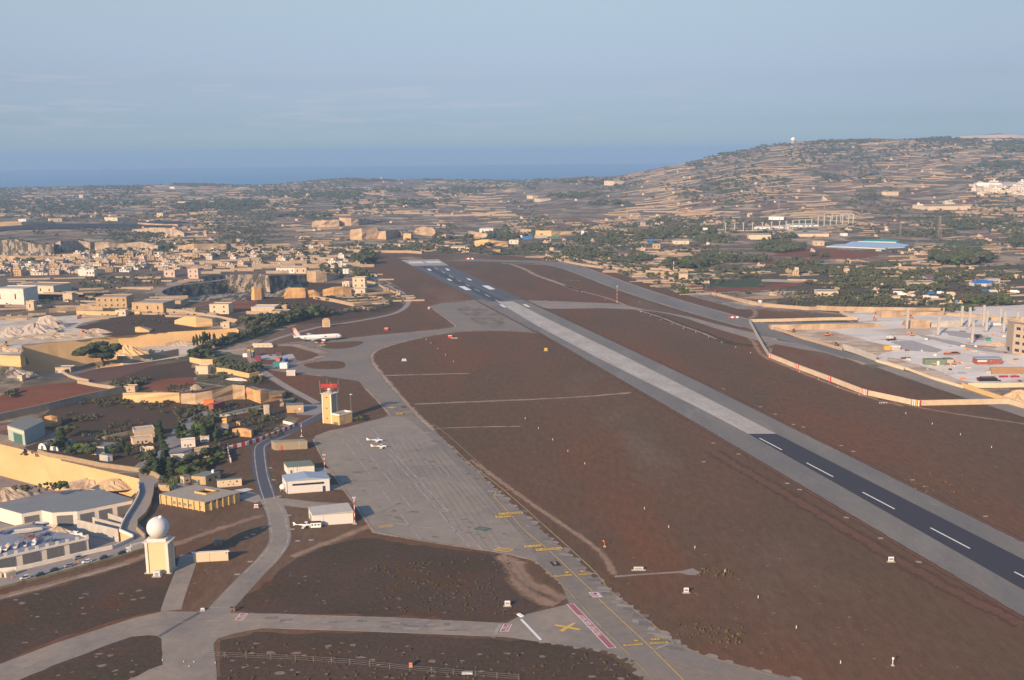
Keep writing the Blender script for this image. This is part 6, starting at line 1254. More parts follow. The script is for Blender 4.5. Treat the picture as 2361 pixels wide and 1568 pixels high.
# --- notable houses
def hs(label,f,x0,x1,yb,yt,m=B_TANP,rm=None,depth=None,wins=3,rows=1,cat='house',nm='stone_house',slope=0,par=.8):
    a,b_=f((x0,yb),(x1,yb+slope)); far=a[1]<575
    A=T1(*a) if far else G(*a); B=T1(*b_) if far else G(*b_); z=min(A.z,B.z)-.3 if far else 0.
    if far: A.z=B.z=z
    W_=(B-A).length; h=zh(B,f((x1,yt))[0][1]); d=depth or max(7,W_*.7); W3=[]
    for r in range(rows):
        z0=h*(r+.35)/rows; z1=h*(r+.72)/rows
        if wins: W3.append(('window',G_DARK,1 if False else 0,[((k+.42)/wins,(k+.42)/wins+min(.12,1.3/W_*1.5),z0,z1) for k in range(wins)]))
    W3.append(('door',G_SHUT,0,[(.03,.03+1.8/W_,0,2.4)]))
    return bld(nm,label,cat,A,B,None,h,m,depth=d,z=z,roofm=rm or R_TAN,parapet=par,wins=W3)
hs('large blank white block at the left edge of the village',L5,-60,225,330,195,B_WHITE,R_PALE,wins=2,rows=1,slope=4)
hs('long cream house with two windows behind the large white block',L5,180,495,228,168,B_CREAM,wins=4,slope=8)
hs('tall windowless tan block among the trees',L5,580,665,308,232,B_TANP,wins=0)
hs('short tapering stone tower in front of the large white block',L5,243,315,388,306,B_TANP,wins=1)
hs('two storey tan farmhouse with a balcony above the quarry yard',L5,885,1165,366,268,B_TAN,wins=5,rows=2,slope=-4); hs('taller right wing of the two storey tan farmhouse',L5,1060,1168,340,252,B_TANP,wins=2)
hs('low sprawling tan farm buildings right of the farmhouse',L5,1215,1500,402,325,B_TAN,wins=3,slope=6); hs('long tan shed behind the sprawling farm buildings',L5,1380,1660,352,305,B_TAN,wins=2); hs('white cube house with small dark windows above the terrace wall',L5,1925,2100,420,335,B_CREAM,wins=2,rows=2)
hs('small yellow house with two windows beside the quarry yard wall',L5,1060,1155,438,390,B_CREAM,wins=2); hs('small block house at the head of the tree lined quarry',L5,2025,2105,552,505,B_TANP,wins=1)
hs('tall bright white house in the middle of the village',LV,1350,1480,512,398,B_WHITE,R_PALE,wins=0); hs('white house with three windows right of the tall white house',LV,1480,1630,514,410,B_WHITE,R_PALE,wins=3); hs('pink stone tower house at the right end of the village',L5,1725,1820,95,8,mat('pinkish_stone',(.56,.42,.33)),wins=2,rows=2)
hs('square pink stone house left of the pink tower house',L5,1505,1605,82,22,mat('pinkish_stone',()),wins=2); hs('white arched house on the rim of the ochre buttes',K6,275,440,248,200,B_WHITE,wins=4,par=.5); hs('grey stone wing of the white arched house',K6,440,552,250,198,B_TANP,wins=2,par=.5)
hs('row of farm sheds with green doors above the tree belt',K6,45,260,610,562,B_TANP,G_OFFW,wins=0,slope=0); hs('lower stone store of the green door sheds',K6,230,380,655,600,B_TAN,wins=1); hs('small block tower of the green door sheds',K6,325,368,590,548,B_TAN,wins=0)
t=hs('stepped stone house with twin water tanks above the ochre butte',K6,880,945,385,330,B_CREAM,wins=2); hs('tall tan house at the top of the terraces',K6,975,1090,385,290,B_CREAM,wins=2,rows=2); hs('low terrace house below the tall tan house',K6,960,1090,440,392,B_CREAM,wins=2)
for k,x in enumerate((905,932)): p=G(*K6((x,345))[0]); b=MB(); b.cyl((0,0,0),(0,0,8),3.3,n=14); o=b.build('water_tank',G_OFFW); o.location=p+Vector((0,3,16)); tag(o,['left white water tank on the stepped stone house','right white water tank on the stepped stone house'][k],'water tank')
hs('corner stone house on the wall beside the red field',L1,1530,1665,110,50,B_TANP,wins=1); hs('small stone block by the fallen wall above the scrub',L5,510,650,960,920,B_TANP,wins=0); hs('tiny yellow hut beside the scree at the left edge',L5,162,205,1035,992,B_CREAM,wins=0)
hs('yellow hut with a green door above the pale yard',K2,390,540,88,0,B_CREAM,wins=0); hs('flat pale house roof beyond the tall white village house',KB,840,880,590,570,B_TANP)
for a in (('white barn left of the cream barn near the dark strip',KB,170,240,627,605,B_WHITE),('wide cream barn near the left edge beyond the dark strip',KB,455,570,627,598,B_CREAM),('cream barn standing alone beyond the dark strip',KB,958,1078,620,592,B_CREAM),('small pinkish farm tower right of the lone cream barn',KB,1440,1495,590,550,B_TANP),
    ('tiny tower house on the left skyline fields',KB,725,762,410,382,mat('pinkish_stone',())),('chapel with a small dome on the wooded slope',KB,1630,1705,475,445,B_TANP),('white farm building on the far left skyline',KB,1600,1700,325,305,B_WHITE),
    ('white flat roofed building behind the far quarry walls',KT,1480,1690,135,65,G_OFFW),('white farm building with round windows beyond the far quarry wall',KT,1935,2080,300,245,B_WHITE),('white cabin block by the lorry yard',KT,2040,2145,222,192,G_WHITE),
    ('tan stone house by the country road beyond the runway end',K7,420,456,172,116,B_TANP),('tan farm with two doors beyond the runway end',KT,1690,1800,430,395,B_TAN),('low lit terrace farm left of the far quarry road',KT,1040,1260,392,345,B_CREAM),('square tan shed beyond the perimeter track',KT,935,1010,370,325,B_TANP),
    ('square weathered stone block beside the dark crop field',K7,1608,1688,408,357,B_TANP),('tan farmhouse with three windows among the olive trees',K7,1365,1435,125,82,B_TAN),('long tan farm terrace right of the farmhouse in the olives',K7,1550,1700,80,52,B_CREAM),
    ('small lit ruin tower beside the red fields',KR,462,490,315,270,B_CREAM),('pale stone tower standing in the green hedge rows',KR,870,912,325,280,B_TANP),('small lit stone tower in the middle of the olive grove',KR,1262,1332,540,510,B_CREAM),('long low lit ruin left of the olive grove',KR,648,820,500,468,B_CREAM),
    ('long yellow factory block below the steel frame',KF,530,850,530,468,B_CREAM),('very long pale factory wing below the steel frame',KF,925,1680,490,452,B_CREAM),('white hall inside the steel frame at left',KF,612,840,382,352,G_WHITE),('white hall in the middle of the steel frame',KF,918,1130,370,345,G_WHITE),('long white hall right of the middle inside the steel frame',KF,1140,1535,350,325,G_WHITE),
    ('white works building beyond the steel frame',KF,815,1030,248,210,G_WHITE),('stone house at the corner of the greenhouse field',KF,1455,1615,620,560,B_TANP),('small white shed right of the yellow factory',KF,1850,1950,478,448,G_WHITE),
    ('white tent roof hall beside the lorry yard at right',KR,1410,1640,425,395,B_TANP),('grey flat roofed hall behind the blue tarpaulin',KR,2060,2160,400,365,B_PGREY),('cream block on the far right hill road',crop(2800,440,940),1105,1210,690,655,B_CREAM),('long tan farm on the right plain',crop(2800,440,940),1480,1870,825,785,B_CREAM),('large white hangar above the hill town',crop(2800,440,940),2150,2285,615,568,G_WHITE),('second white hangar at the edge of the hill town',crop(2800,440,940),2290,2400,620,585,G_WHITE),
    ('sprawling farmhouse on the central skyline plain',crop(1880,460,940),820,910,548,508,B_CREAM),('pale arched farmhouse in the terraced fields',crop(1880,460,940),178,235,698,672,B_CREAM),('pale stone house left of the arched farmhouse',crop(1880,460,940),112,165,668,642,B_CREAM)):
    hs(a[0],a[1],*a[2:6],a[6],wins=2 if 'block' not in a[0] else 0,cat='house' if 'house' in a[0] or 'farm' in a[0] else 'building',nm='stone_house' if 'house' in a[0] else 'farm_building',par=.5)
ct=[('red shipping container at the end of the walled compound yard',K2,(650,530),(13,5,6),G_REDW,1.1),('small orange container beside the red container',K2,(555,468),(8,4,4),G_ORANGE,.1)]
for lb,f,q,d,m,rz in ct: container(lb,(q),f,d,m,rz,z=.1,group=None)
# --- stone walls with explicit lines
WL=[('sunlit wall winding down the left of the red field',L5,(570,960),(640,1000),(700,1020),(820,1045),2.5,M_STONE),('sunlit wall along the top edge of the red field',L1,(960,0),(1200,45),(1420,75),(1500,60),3,M_STONE),('long grey stone wall along the front of the red field',L1,(-60,480),(150,430),(600,330),(1000,230),(1500,120),6,M_STONEG),
 ('tan wall running above the dark red strip field',L5,(590,970),(860,900),(1100,870),(1400,855),4,M_STONEG),('stone wall block below the pine tree',L5,(1080,868),(1220,870),(1370,850),(1640,800),7,M_STONEG),('bright wall on the slope below the tree belt',L5,(1745,860),(1850,880),(1950,880),(2030,860),5,M_CUT),
 ('long bright yellow wall beside the lower tree clump',K2,(540,45),(800,85),(1050,140),(1170,115),4.5,M_CUT),('grey stub wall at the end of the bright yellow wall',K2,(1170,150),(1225,150),(1230,150),(1232,152),5,M_STONEG),('pale quarry road wall above the village yard',L1,(1080,710),(1300,690),(1640,620),(1650,618),2.5,M_STONEG),
 ('tan wall of the quarry yard with a long lit top',L5,(100,455),(450,410),(700,390),(945,385),6,M_CUTT),('wall in front of the yellow house by the quarry yard',L5,(705,425),(945,430),(1060,430),(1062,431),5,M_CUT),('long terrace wall descending right from the sprawling farm',L5,(1500,400),(1700,420),(1950,460),(2180,505),5,M_STONE),
 ('stone wall around the triangular field above the road bend',K6,(615,480),(800,510),(980,550),(985,551),4.5,M_STONE),('lit wall of the triangular field beside the perimeter road',K6,(985,551),(1150,530),(1300,515),(1430,490),4,M_STONE),('upper wall of the triangular field below the terraces',K6,(790,470),(1000,455),(1200,440),(1310,430),3.5,M_STONE),
 ('broken wall below the triangular field',K6,(905,590),(1060,570),(1100,580),(1180,575),3,M_STONE),('wall with holes at the end of the terrace houses',K6,(1100,330),(1180,345),(1310,410),(1380,440),3,M_STONE),('wall along the far left of the cream factory row',K6,(0,620),(100,625),(200,628),(201,629),4,M_STONE),
 ('long pale wall behind the runway threshold',K6,(670,70),(800,60),(900,45),(1045,58),5,M_STONE),('second pale wall behind the runway threshold',K6,(1070,60),(1300,58),(1480,60),(1610,68),5,M_STONE),
 ('stone wall along the country road beyond the old runway',K7,(500,235),(720,280),(890,302),(895,304),4,M_STONE),('lit stone wall on the far side of the country road',K7,(1000,305),(1200,345),(1350,382),(1560,410),4,M_STONE),('second length of stone wall along the country road',K7,(620,215),(800,255),(950,285),(980,295),4,M_STONE),
 ('long stone wall on the field side of the country road',KR,(-10,545),(200,590),(580,620),(640,618),4.5,M_STONE),('wall stretch above the parking of the quarry road',K7,(1910,545),(2050,575),(2250,630),(2361,648),4,M_STONE),('pale wall behind the construction site entrance',KR,(640,618),(830,628),(1120,632),(1700,640),6,M_CUTT),
 ('curved terrace wall above the weathered stone block',K7,(1120,315),(1300,312),(1500,325),(1690,340),4,M_STONE),('second terrace wall left of the weathered stone block',K7,(1300,350),(1400,358),(1500,365),(1560,368),6,M_STONE)]
for a in WL: wall('stone_wall',a[0],a[1](*[q for q in a[2:] if isinstance(q,tuple)]),a[-2],1.2,a[-1],z=0)
for k,(lb,pts) in enumerate((('upper wall of the site entrance beside the long bend wall',((160,300),(600,292),(1200,275),(1690,268))),('side wall of the site entrance running to the country road',((1690,268),(1560,225),(1440,165),(1438,163))),('low cream wall on the site side of the old runway',((450,392),(700,470),(920,545),(1470,705))),('tall plain concrete wall on the site side of the old runway',((1480,690),(1650,745),(1800,800),(1955,858))),('lower cream wall running right along the old runway',((1958,870),(2100,910),(2240,955),(2352,985))))):
    wall('site_wall',lb,K9(*pts),[3.6,3.6,3,6,2.6][k],.8,[B_TANP,B_TANP,M_STONE,B_PGREY,B_CREAM][k])
wall('site_wall','cream wall along the lower edge of the construction site',KC((0,1172),(350,1280),(700,1410),(1210,1560)),2.4,.8,B_CREAM); wall('site_wall','cream wall across the lower right corner of the site',K3c((1950,150),(2100,152),(2361,148),(2700,144)),4.,.8,B_CREAM); wall('site_wall','yellowish diagonal wall running out to the right edge',K3c((1905,148),(2100,215),(2361,300),(2700,410)),4.,.8,mat('yellow_stone_blocks',()))
# ---------------- right side: construction site ----------------
SITE=K9((455,345),(1000,335),(1700,300),(1700,260),(1600,230),(1460,165),(1900,135),(2352,135))+[(2420,700),(2700,720),(2700,1010)]+K3c((2361,148),(1940,140))+KC((1210,1500),(700,1385),(350,1260),(0,1150))+K9((1960,850),(1480,690),(900,540),(440,385))
sheet('site_ground',SITE,.10,M_SITE)
sheet('site_rubble',K9((470,400),(900,410),(1250,410),(1600,500),(1950,600),(2150,640),(2250,700),(2000,760),(1960,830),(1480,680),(900,530)),.14,M_SITEB,jag=.8)
sheet('site_rubble',KC((0,1075),(200,1100),(500,1190),(900,1310),(1100,1420),(1400,1480),(1200,1540),(700,1390),(350,1270),(0,1155)),.14,M_SITEB,jag=.8)
sheet('site_rubble',KC((450,690),(800,760),(1300,860),(1700,950),(2178,1000),(2178,1040),(1600,980),(1000,860),(600,760)),.145,mat('grey_site_gravel',(.36,.34,.32),.95,.2,.3,world=True),jag=.8)
sheet('site_rubble',KC((50,820),(400,800),(900,950),(800,990),(300,960)),.145,mat('grey_site_gravel',()),jag=.8)
sheet('site_rubble',KC((850,640),(1200,660),(1700,760),(1500,800),(1000,720)),.145,mat('grey_site_gravel',()),jag=.8)
sheet('site_road',K9((180,320),(1650,300),(1850,320),(460,350),(400,340)),.13,mat('blue_grey_road',()))
cliff('earth_bank','long sandy bank across the construction site',C_(K9,[(455,405,340),(700,415,335),(1200,405,325),(1700,385,318),(1950,370,325),(2060,370,355)]),10,M_CUTT,cat='bank',jit=.3)
cliff('earth_bank','pale rock cut behind the concrete columns',C_(KC,[(-100,430,330),(150,430,330),(560,400,345),(900,400,350)]),16,M_CUTT,cat='bank')
cliff('earth_bank','rough limestone retaining block in the middle of the site',C_(KC,[(330,600,480),(500,600,478),(680,595,480)]),12,M_CUTT,cat='bank')
cliff('earth_bank','grey retaining wall right of the limestone block',C_(KC,[(700,590,520),(960,590,480),(1180,580,478)]),8,B_PGREY,cat='bank')
cliff('earth_bank','curving tan bank behind the right hand columns',C_(KC,[(950,400,365),(1400,440,380),(1700,480,420),(2178,540,460)]),12,M_CUTT,cat='bank')
for i,(x,yb,yt) in enumerate(((310,620,285),(805,722,412),(1175,578,250),(1300,592,272),(1520,578,236),(1571,662,325),(1345,852,495),(1786,546,285),(1847,680,340),(2066,512,335),(2145,530,420))):
    p=G(*KC((x,yb))[0],.1); h_=zh(p,KC((x,yt))[0][1]); t=thing('concrete_column',['leftmost tall concrete column of the construction site','second tall column from the left, at the middle of the site','column just left of the pair behind the gravel','column right of the silos, second of the close pair','tallest thin column in the back row','broad column in front of the tallest thin one','nearest column standing alone by the rusty beam','back row column right of the tallest one','broad column nearest the unfinished building','short column close to the right edge','shortest column at the right edge'][i],'column',p,group='concrete columns of the construction site')
    b=MB(); b.box((0,0,0),(2.3,2.0,h_)); b.build('shaft',B_PGREY,t); b=MB(); b.box((0,0,0),(4.5,4,1.0)); b.build('footing',B_GREY,t); b=MB(); b.box((-1.5,0,h_*.72),(.9,1.2,1.2)); b.build('corbel',B_PGREY,t)
A,B=KC((1945,975),(2000,1000)); A,B=G(*A),G(*B); C=G(*KC((2700,1090))[0]); hb_=zh(G(*KC((2000,1000))[0]),KC((2000,545))[0][1])
t=bld('unfinished_building','unfinished four storey concrete building at the right edge of the site','building',KC((1880,930))[0],KC((1985,1005))[0],KC((2500,1100))[0],hb_,mat('raw_tan_concrete',(.42,.33,.24),.9,.12,.4),roofm=R_TAN,parapet=1.,wins=[('window',G_DARK,1,[(u,u+.13,hb_*(r+.35)/4,hb_*(r+.75)/4) for r in range(4) for u in(.08,.3,.52,.76)]),('door',G_BLACK,0,[(.3,.6,0,4)])])
hs('roof stair block on the unfinished building',KC,2010,2140,560,520,B_CREAM,wins=0) if False else None
def item(name,label,cat,f,q,d,m,rz=0,z=.1,extra=(),group=None):
    p=G(*f(q)[0],z); t=thing(name,label,cat,p,rz,group); b=MB(); b.box((0,0,.0),d); b.build('body',m,t)
    for nm,c,dd,mm in extra: b=MB(); b.box(c,dd); b.build(nm,mm,t)
    return t
D=(0,0,0)
item('site_office','long red site office with a pale blue roof','site office',KC,(1590,1165),(24,9,5.5),G_REDW,0,extra=[('roof',(0,0,5.5),(25,10,.5),R_BLUE),('window_band',(-7,-4.55,2.6),(9,.15,1.6),G_OFFW),('vent',(1.5,-4.6,3),(.5,.15,.5),G_WHITE)])
item('site_cabin','green container cabin near the cream boundary wall','container',KC,(750,1178),(20,7,5),mat('sage_green_paint',(.16,.21,.13)),0,extra=[('roof',(0,0,5),(20,7,.3),R_GREEN),('door',(2,-3.6,0),(2.4,.2,4),G_OFFW),('joint',(-4,-3.6,0),(.5,.2,5),B_GREY)])
item('site_cabin','grey open shed joined to the green cabin','shed',KC,(965,1170),(8,7,5),B_PGREY,0,extra=[('roof',(0,0,5),(9,8,.3),R_GREEN)])
item('timber_stack','long brown timber stack near the right edge','timber stack',KC,(1900,1325),(30,4,5.5),mat('brown_timber',(.33,.20,.11),.9,.2,.3,stretch=(1,1,6)),0,extra=[('cap',(0,0,5.5),(30.5,4.2,.25),B_TAN),('end_frame',(-17,0,0),(5,4,3),B_PGREY)])
item('pipe_stack','stack of black pipes below the timber stack','pipe stack',KC,(1590,1440),(16,5,2.6),G_BLACK,.0,extra=[('end_cap',(-8.3,0,.4),(.6,4.4,1.8),mat('dark_maroon',(.12,.05,.06))),('upper_row',(.5,.5,2.6),(13,3.4,.9),mat('dark_maroon',()))])
item('pipe_stack','small bundle of black pipes in front of the big pipe stack','pipe stack',KC,(1740,1445),(7,2,1.),G_BLACK,extra=[('strap',(0,0,1.),(.5,2,.1),G_METAL)])
for k,x in enumerate((1850,2030)): item('red_beam',['long crimson beam right of the pipe stack','crimson beam nearest the right edge'][k],'beam',KC,(x,1385),(7.6,1.5,1.3),mat('crimson_paint',(.30,.03,.06)),extra=[('flange',(0,0,1.3),(7.6,1.8,.15),mat('crimson_paint',()))])
item('rusty_beam','long rusty beam lying beside the nearest column','beam',KC,(1540,905),(22,1.2,1.0),G_RUST,-.55,extra=[('flange',(0,0,1.0),(22,1.5,.15),G_RUST)])
item('scrap_heap','heap of rusty steel in the middle of the site','scrap heap',KC,(1030,1020),(16,3,1.6),G_RUST,.1,extra=[('orange_drum',(-5,0,1.6),(2,1.6,1.2),G_ORANGE),('dark_bundle',(3,.3,1.6),(6,2,.8),G_BLACK)])
item('dark_container','dark container with a pale end beside the nearest column','container',KC,(1425,755),(9,4,3.4),mat('dark_brown_container',()),extra=[('end_door',(4.6,0,.2),(.2,3.6,3),G_TEAL)])
item('green_skip','small green skip on the pale site ground','skip',KC,(1607,805),(4,3,2.6),mat('bright_green_paint',(.05,.28,.16)),extra=[('rim',(0,0,2.6),(4.4,3.4,.25),G_TEAL)])
item('block_pile','block pile with a yellow machine at the corner of the raised slab','block pile',KC,(120,945),(9,6,3.6),B_PGREY,extra=[('sunlit_top',(0,0,3.6),(9.4,6.4,.8),B_WHITE),('yellow_machine',(-8,0,0),(6,3.5,4),G_YELP)])  # top slab in white: sunlight put into its colour
for lb,f,q,c in (('yellow digger in front of the green cabin',KC,(745,1190),0),('orange machine at the right end of the green cabin',KC,(1050,1180),0),('orange digger beside the leftmost column',KC,(385,440),0),('orange dumper by the site entrance wall',K9,(1935,270),0),('brown digger on the rubble near the bend of the old runway',K9,(1395,635),0),('small red digger on the rubble below the sandy bank',K9,(1257,495),0),('small rusty dumper at the left end of the rubble',K9,(775,445),0),('orange roller parked at the foot of the leftmost column',KC,(400,725),0)):
    p=G(*f(q)[0],.12); t=thing('excavator',lb,'digger',p,rng.uniform(0,3)); m=G_YELP if 'yellow' in lb else (G_RUST if 'brown' in lb or 'rusty' in lb else G_ORANGE)
    b=MB(); b.box((0,0,.9),(3.6,2.6,1.2)); b.build('engine_body',m,t); b=MB(); b.box((.9,.4,2.1),(1.5,1.3,1.5)); b.build('cab',G_DARK,t)
    for s_ in(-1.1,1.1): b=MB(); b.box((0,s_,0),(4.2,.6,.9)); b.build('track',G_BLACK,t)
    b=MB(); b.bar((1.5,-.4,1.8),(4.2,-.4,4.4),.4,.5); b.bar((4.2,-.4,4.4),(6.3,-.4,1.6),.35,.4); b.build('boom',m,t); b=MB(); b.box((6.3,-.4,.6),(1.,1.2,1.1),0,.6); b.build('bucket',G_RUST,t)
p=G(*KC((55,800))[0],.12); t=thing('concrete_mixer_lorry','white drum concrete mixer lorry at the left of the gravel','lorry',p,.2); b=MB(); b.box((0,0,.8),(10,2.6,.7)); b.build('chassis',G_BLACK,t); b=MB(); b.box((4.2,0,1.3),(2.4,2.5,2.4)); b.build('cab',mat('dark_maroon',()),t); b=MB(); b.cyl((2.6,0,2.9),(-4.5,0,4.3),1.2,1.0,n=14); b.cyl((-.9,0,3.6),(-1.0,0,3.62),1.9,1.9,n=14); b.build('drum',G_OFFW,t)
for a in(-3.5,-2,3.6):
    for s_ in(-1.1,1.1): b=MB(); b.cyl((a,s_-.2,.6),(a,s_+.2,.6),.6,n=10); b.build('wheel',G_BLACK,t)
for k,(x,yb,yt) in enumerate(((1005,262,155),(1160,275,160))):
    p=G(*KC((x,yb))[0]); h_=zh(p,KC((x,yt))[0][1]); t=thing('silo',['left cement silo with an orange top','right cement silo with an orange top'][k],'silo',p); b=MB(); b.cyl((0,0,1),(0,0,h_-2.5),3.2,n=14); b.build('barrel',B_PGREY,t); b=MB(); b.cyl((0,0,h_-2.5),(0,0,h_),1.6,.9,n=10); b.build('top',G_YELP,t)
    for a in range(4): b=MB(); b.cyl((2.2*math.cos(a*1.57+.7),2.2*math.sin(a*1.57+.7),0),(2.2*math.cos(a*1.57+.7),2.2*math.sin(a*1.57+.7),1.2),.2,n=6); b.build('leg',G_METAL,t)
p=G(*KC((1100,270))[0]); t=thing('silo','dark blue tank between the two cement silos','tank',p); b=MB(); b.cyl((0,0,0),(0,0,8.5),2.6,n=12); b.build('barrel',mat('blue_grey_stack',(.12,.18,.26)),t); b=MB(); b.cyl((0,0,8.5),(0,0,9.3),2.6,.4,n=12); b.build('top',G_METAL,t)
heap('sand_heap','large sand heap behind the diagonal wall at the right edge',0,0,17,8,mat('yellow_sand',(.55,.38,.22)),world=G(*K3c((2330,235))[0],.05),n=30,asp=.7)
heap('sand_heap','small yellow sand heap beside the unfinished building',0,0,11,3.5,mat('yellow_sand',()),world=G(*KC((1760,870))[0],.1),asp=.6)
heap('gravel_heap','big pale gravel cone in the quarry yard',0,0,30,13,mat('pale_gravel',(.45,.38,.31),.95,.15,.4,world=True,spec=.05),world=G(*L5((340,600))[0],.05),n=34,asp=.7)
heap('gravel_heap','smaller gravel cone left of the big one in the quarry yard',0,0,20,10,mat('pale_gravel',()),world=G(*L5((110,615))[0],.05),asp=.7)
heap('gravel_heap','grey gravel ridge behind the big cone in the quarry yard',0,0,24,15,mat('pale_gravel',()),world=G(*L5((450,540))[0],.05),asp=.5)
heap('rubble_heap','white rubble spilled along the rim of the deep sawn quarry',0,0,55,5,M_RUB,world=G(*L5((540,628))[0],.05),n=44,asp=.30,rz=.12)
heap('rubble_heap','brown and white rubble bank at the left edge of the sawn quarry',0,0,22,6,M_RUB,world=G(*L5((30,760))[0],.0),n=40,asp=.35)
heap('rubble_heap','pale rubble at the right end of the sawn quarry rim',0,0,20,5,M_RUB,world=G(*L5((880,590))[0],.0),n=30,asp=.4)
heap('rubble_heap','grey rubble slope below the sawn quarry at the left edge',0,0,28,8,M_SCREE,world=G(*L5((80,980))[0],.0),n=36,asp=.5)
heap('rubble_heap','pale rubble slide in the shallow quarry floor',0,0,26,5,M_RUB,world=G(*L5((1650,700))[0],-15),n=36,asp=.4)
heap('rubble_heap','yellowish rubble slope at the left corner of the shallow quarry',0,0,30,12,M_CUT,world=G(*L5((1150,800))[0],-15),n=36,asp=.5)
heap('rubble_heap','white rock pile beside the orange quarry wall yard',0,0,6,4,M_RUB,world=G(*K2((390,270))[0],.0),asp=.8)
heap('rubble_heap','white rock debris at the foot of the bright yellow wall',0,0,13,2,mat('white_rock',(.62,.57,.5),.9,.2,.5,world=True),world=G(*K2((900,160))[0],.0),asp=.3,rz=-.3)
for lb,q,m in (('red and white crusher plant in the quarry yard',(730,460),G_REDW),('yellow digger on the left rim of the sawn quarry',(50,715),G_YELP),('dark digger between the gravel cones',(505,585),G_DCAR),('orange digger behind the dark digger in the quarry yard',(515,520),G_ORANGE),('small orange machine on the rim rubble',(775,610),G_ORANGE)):
    p=G(*L5(q)[0],.1); t=thing('excavator',lb,'digger',p,rng.uniform(0,3)); b=MB(); b.box((0,0,1.2),(5,3,2)); b.build('engine_body',m,t); b=MB(); b.box((1.2,.4,3.2),(2,1.6,1.8)); b.build('cab',G_DARK,t)
    for s_ in(-1.3,1.3): b=MB(); b.box((0,s_,0),(5.4,.8,1.2)); b.build('track',G_BLACK,t)
    b=MB(); b.bar((2,-.4,2.5),(6,-.4,6),.5,.6); b.bar((6,-.4,6),(9,-.4,2.4),.4,.5); b.build('boom',m,t)
p=G(*L5((1262,425))[0],.1); t=thing('delivery_van','yellow van parked on the scrub above the quarry','van',p,.1); b=MB(); b.box((0,0,.5),(7,3.2,4.4)); b.build('body',G_YELP,t); b=MB(); b.box((0,-1.65,2.8),(5,.1,1.2)); b.build('window',G_OFFW,t)
for k,q in enumerate(((1392,782),(1500,790))):
    p=G(*L5(q)[0],-14.9); t=thing('excavator',['dark loader on the shallow quarry floor','dark excavator with its arm down on the shallow quarry floor'][k],'digger',p,.4*k); b=MB(); b.box((0,0,1),(6,3.4,2.6)); b.build('engine_body',G_DCAR,t); b=MB(); b.box((-1,0,3.6),(2,2,1.4)); b.build('cab',G_DARK,t); b=MB(); b.bar((2.5,0,3),(9,0,1.5 if k else 3),.5,.7); b.build('boom',G_DCAR,t)
# --- greenhouse and tarpaulin
def flat_roof(name,label,pts,h_,m,cat,z=None):
    P=[T1(*q) if q[1]<575 else G(*q) for q in pts]; cen=ctr(P); zz=cen.z; t=thing(name,label,cat,cen); b=MB(); b.prism([p[:2] for p in P],zz-.5,zz+h_-.3); b.build('side_wall',G_OFFW,t,loc=cen); b=MB(); q=[cen+(p-cen)*1.004 for p in P]; b.prism([p[:2] for p in q],zz+h_-.28,zz+h_); b.build('roof',m,t,loc=cen); return t
flat_roof('greenhouse','long pale blue plastic greenhouse beyond the red fields',KR((720,97),(800,80),(880,76),(930,52),(1000,50),(1010,60),(1300,66),(1410,84),(1370,102),(1230,108),(1210,116),(1080,108),(880,100)),1.5,mat('blue_plastic_sheet',(.38,.50,.62),.4,.08,.05,spec=.3),'greenhouse')
flat_roof('greenhouse','bright turquoise netting roof behind the pale blue greenhouse',KR((985,54),(1060,38),(1220,34),(1330,50),(1300,62),(1110,56)),1.6,mat('turquoise_netting',(.03,.36,.32),.8,.08,.05),'greenhouse')
flat_roof('tarpaulin_shelter','bright blue tarpaulin roof near the right edge',KR((1905,412),(1985,398),(2090,396),(2130,412),(2050,424),(1960,426)),5,mat('bright_blue_tarp',(.05,.20,.55),.7,.1,.2),'shelter')
flat_roof('tile_roof','dull red roof left of the lorry yard',KR((1515,365),(1590,350),(1610,368),(1560,385)),6,mat('dull_red_roof',(.26,.11,.09)),'shed')
flat_roof('dark_crop','dark green crop field behind the weathered stone block',K7((1590,430),(1900,402),(2361,405),(2361,470),(2100,480),(1800,455)),.35,mat('dark_green_crop',(.050,.070,.030),.95,.2,.5,world=True),'field').name='crop_field'
flat_roof('dark_crop','bright green crop field at the upper right',KR((1640,90),(1720,62),(1960,55),(2110,62),(2060,85),(1850,97)),.35,mat('mid_green_crop',(.08,.12,.04),.95,.2,.5,world=True),'field').name='crop_field'
def fsheet(pts,m,z=.25):
    P=[T1(*q) if q[1]<575 else G(*q) for q in pts]; b=MB(); b.add([(p.x,p.y,max(p.z,0)+z) for p in P],[tuple(range(len(P)))]); o=b.build('field',m); tag(o,kind='structure'); return o
for l in (((0,470),(340,440),(600,395),(560,385),(0,430)),((260,165),(420,115),(700,110),(1130,140),(1160,170),(900,200),(600,190)),((0,215),(220,190),(380,230),(200,245))): fsheet(KR(*l),M_REDSOIL,.1)
fsheet(KR((0,520),(150,500),(620,490),(560,505),(200,530)),mat('golden_stubble',(.42,.27,.14),.95,.1,.3,world=True),.1); fsheet(KR((100,370),(250,362),(740,378),(480,392),(130,380)),mat('pale_stubble',(.42,.34,.25),.95,.1,.3,world=True),.1); fsheet(KR((90,480),(240,470),(500,465),(480,490),(200,497)),mat('pale_stubble',()),.12)
fsheet(K7((1690,410),(1720,370),(2000,345),(2050,355),(1950,385)),mat('pale_stubble',()),.1); fsheet(K7((1640,450),(1780,460),(2000,478),(2361,470),(2361,500),(1950,520),(1760,490)),M_REDSOIL,.09)
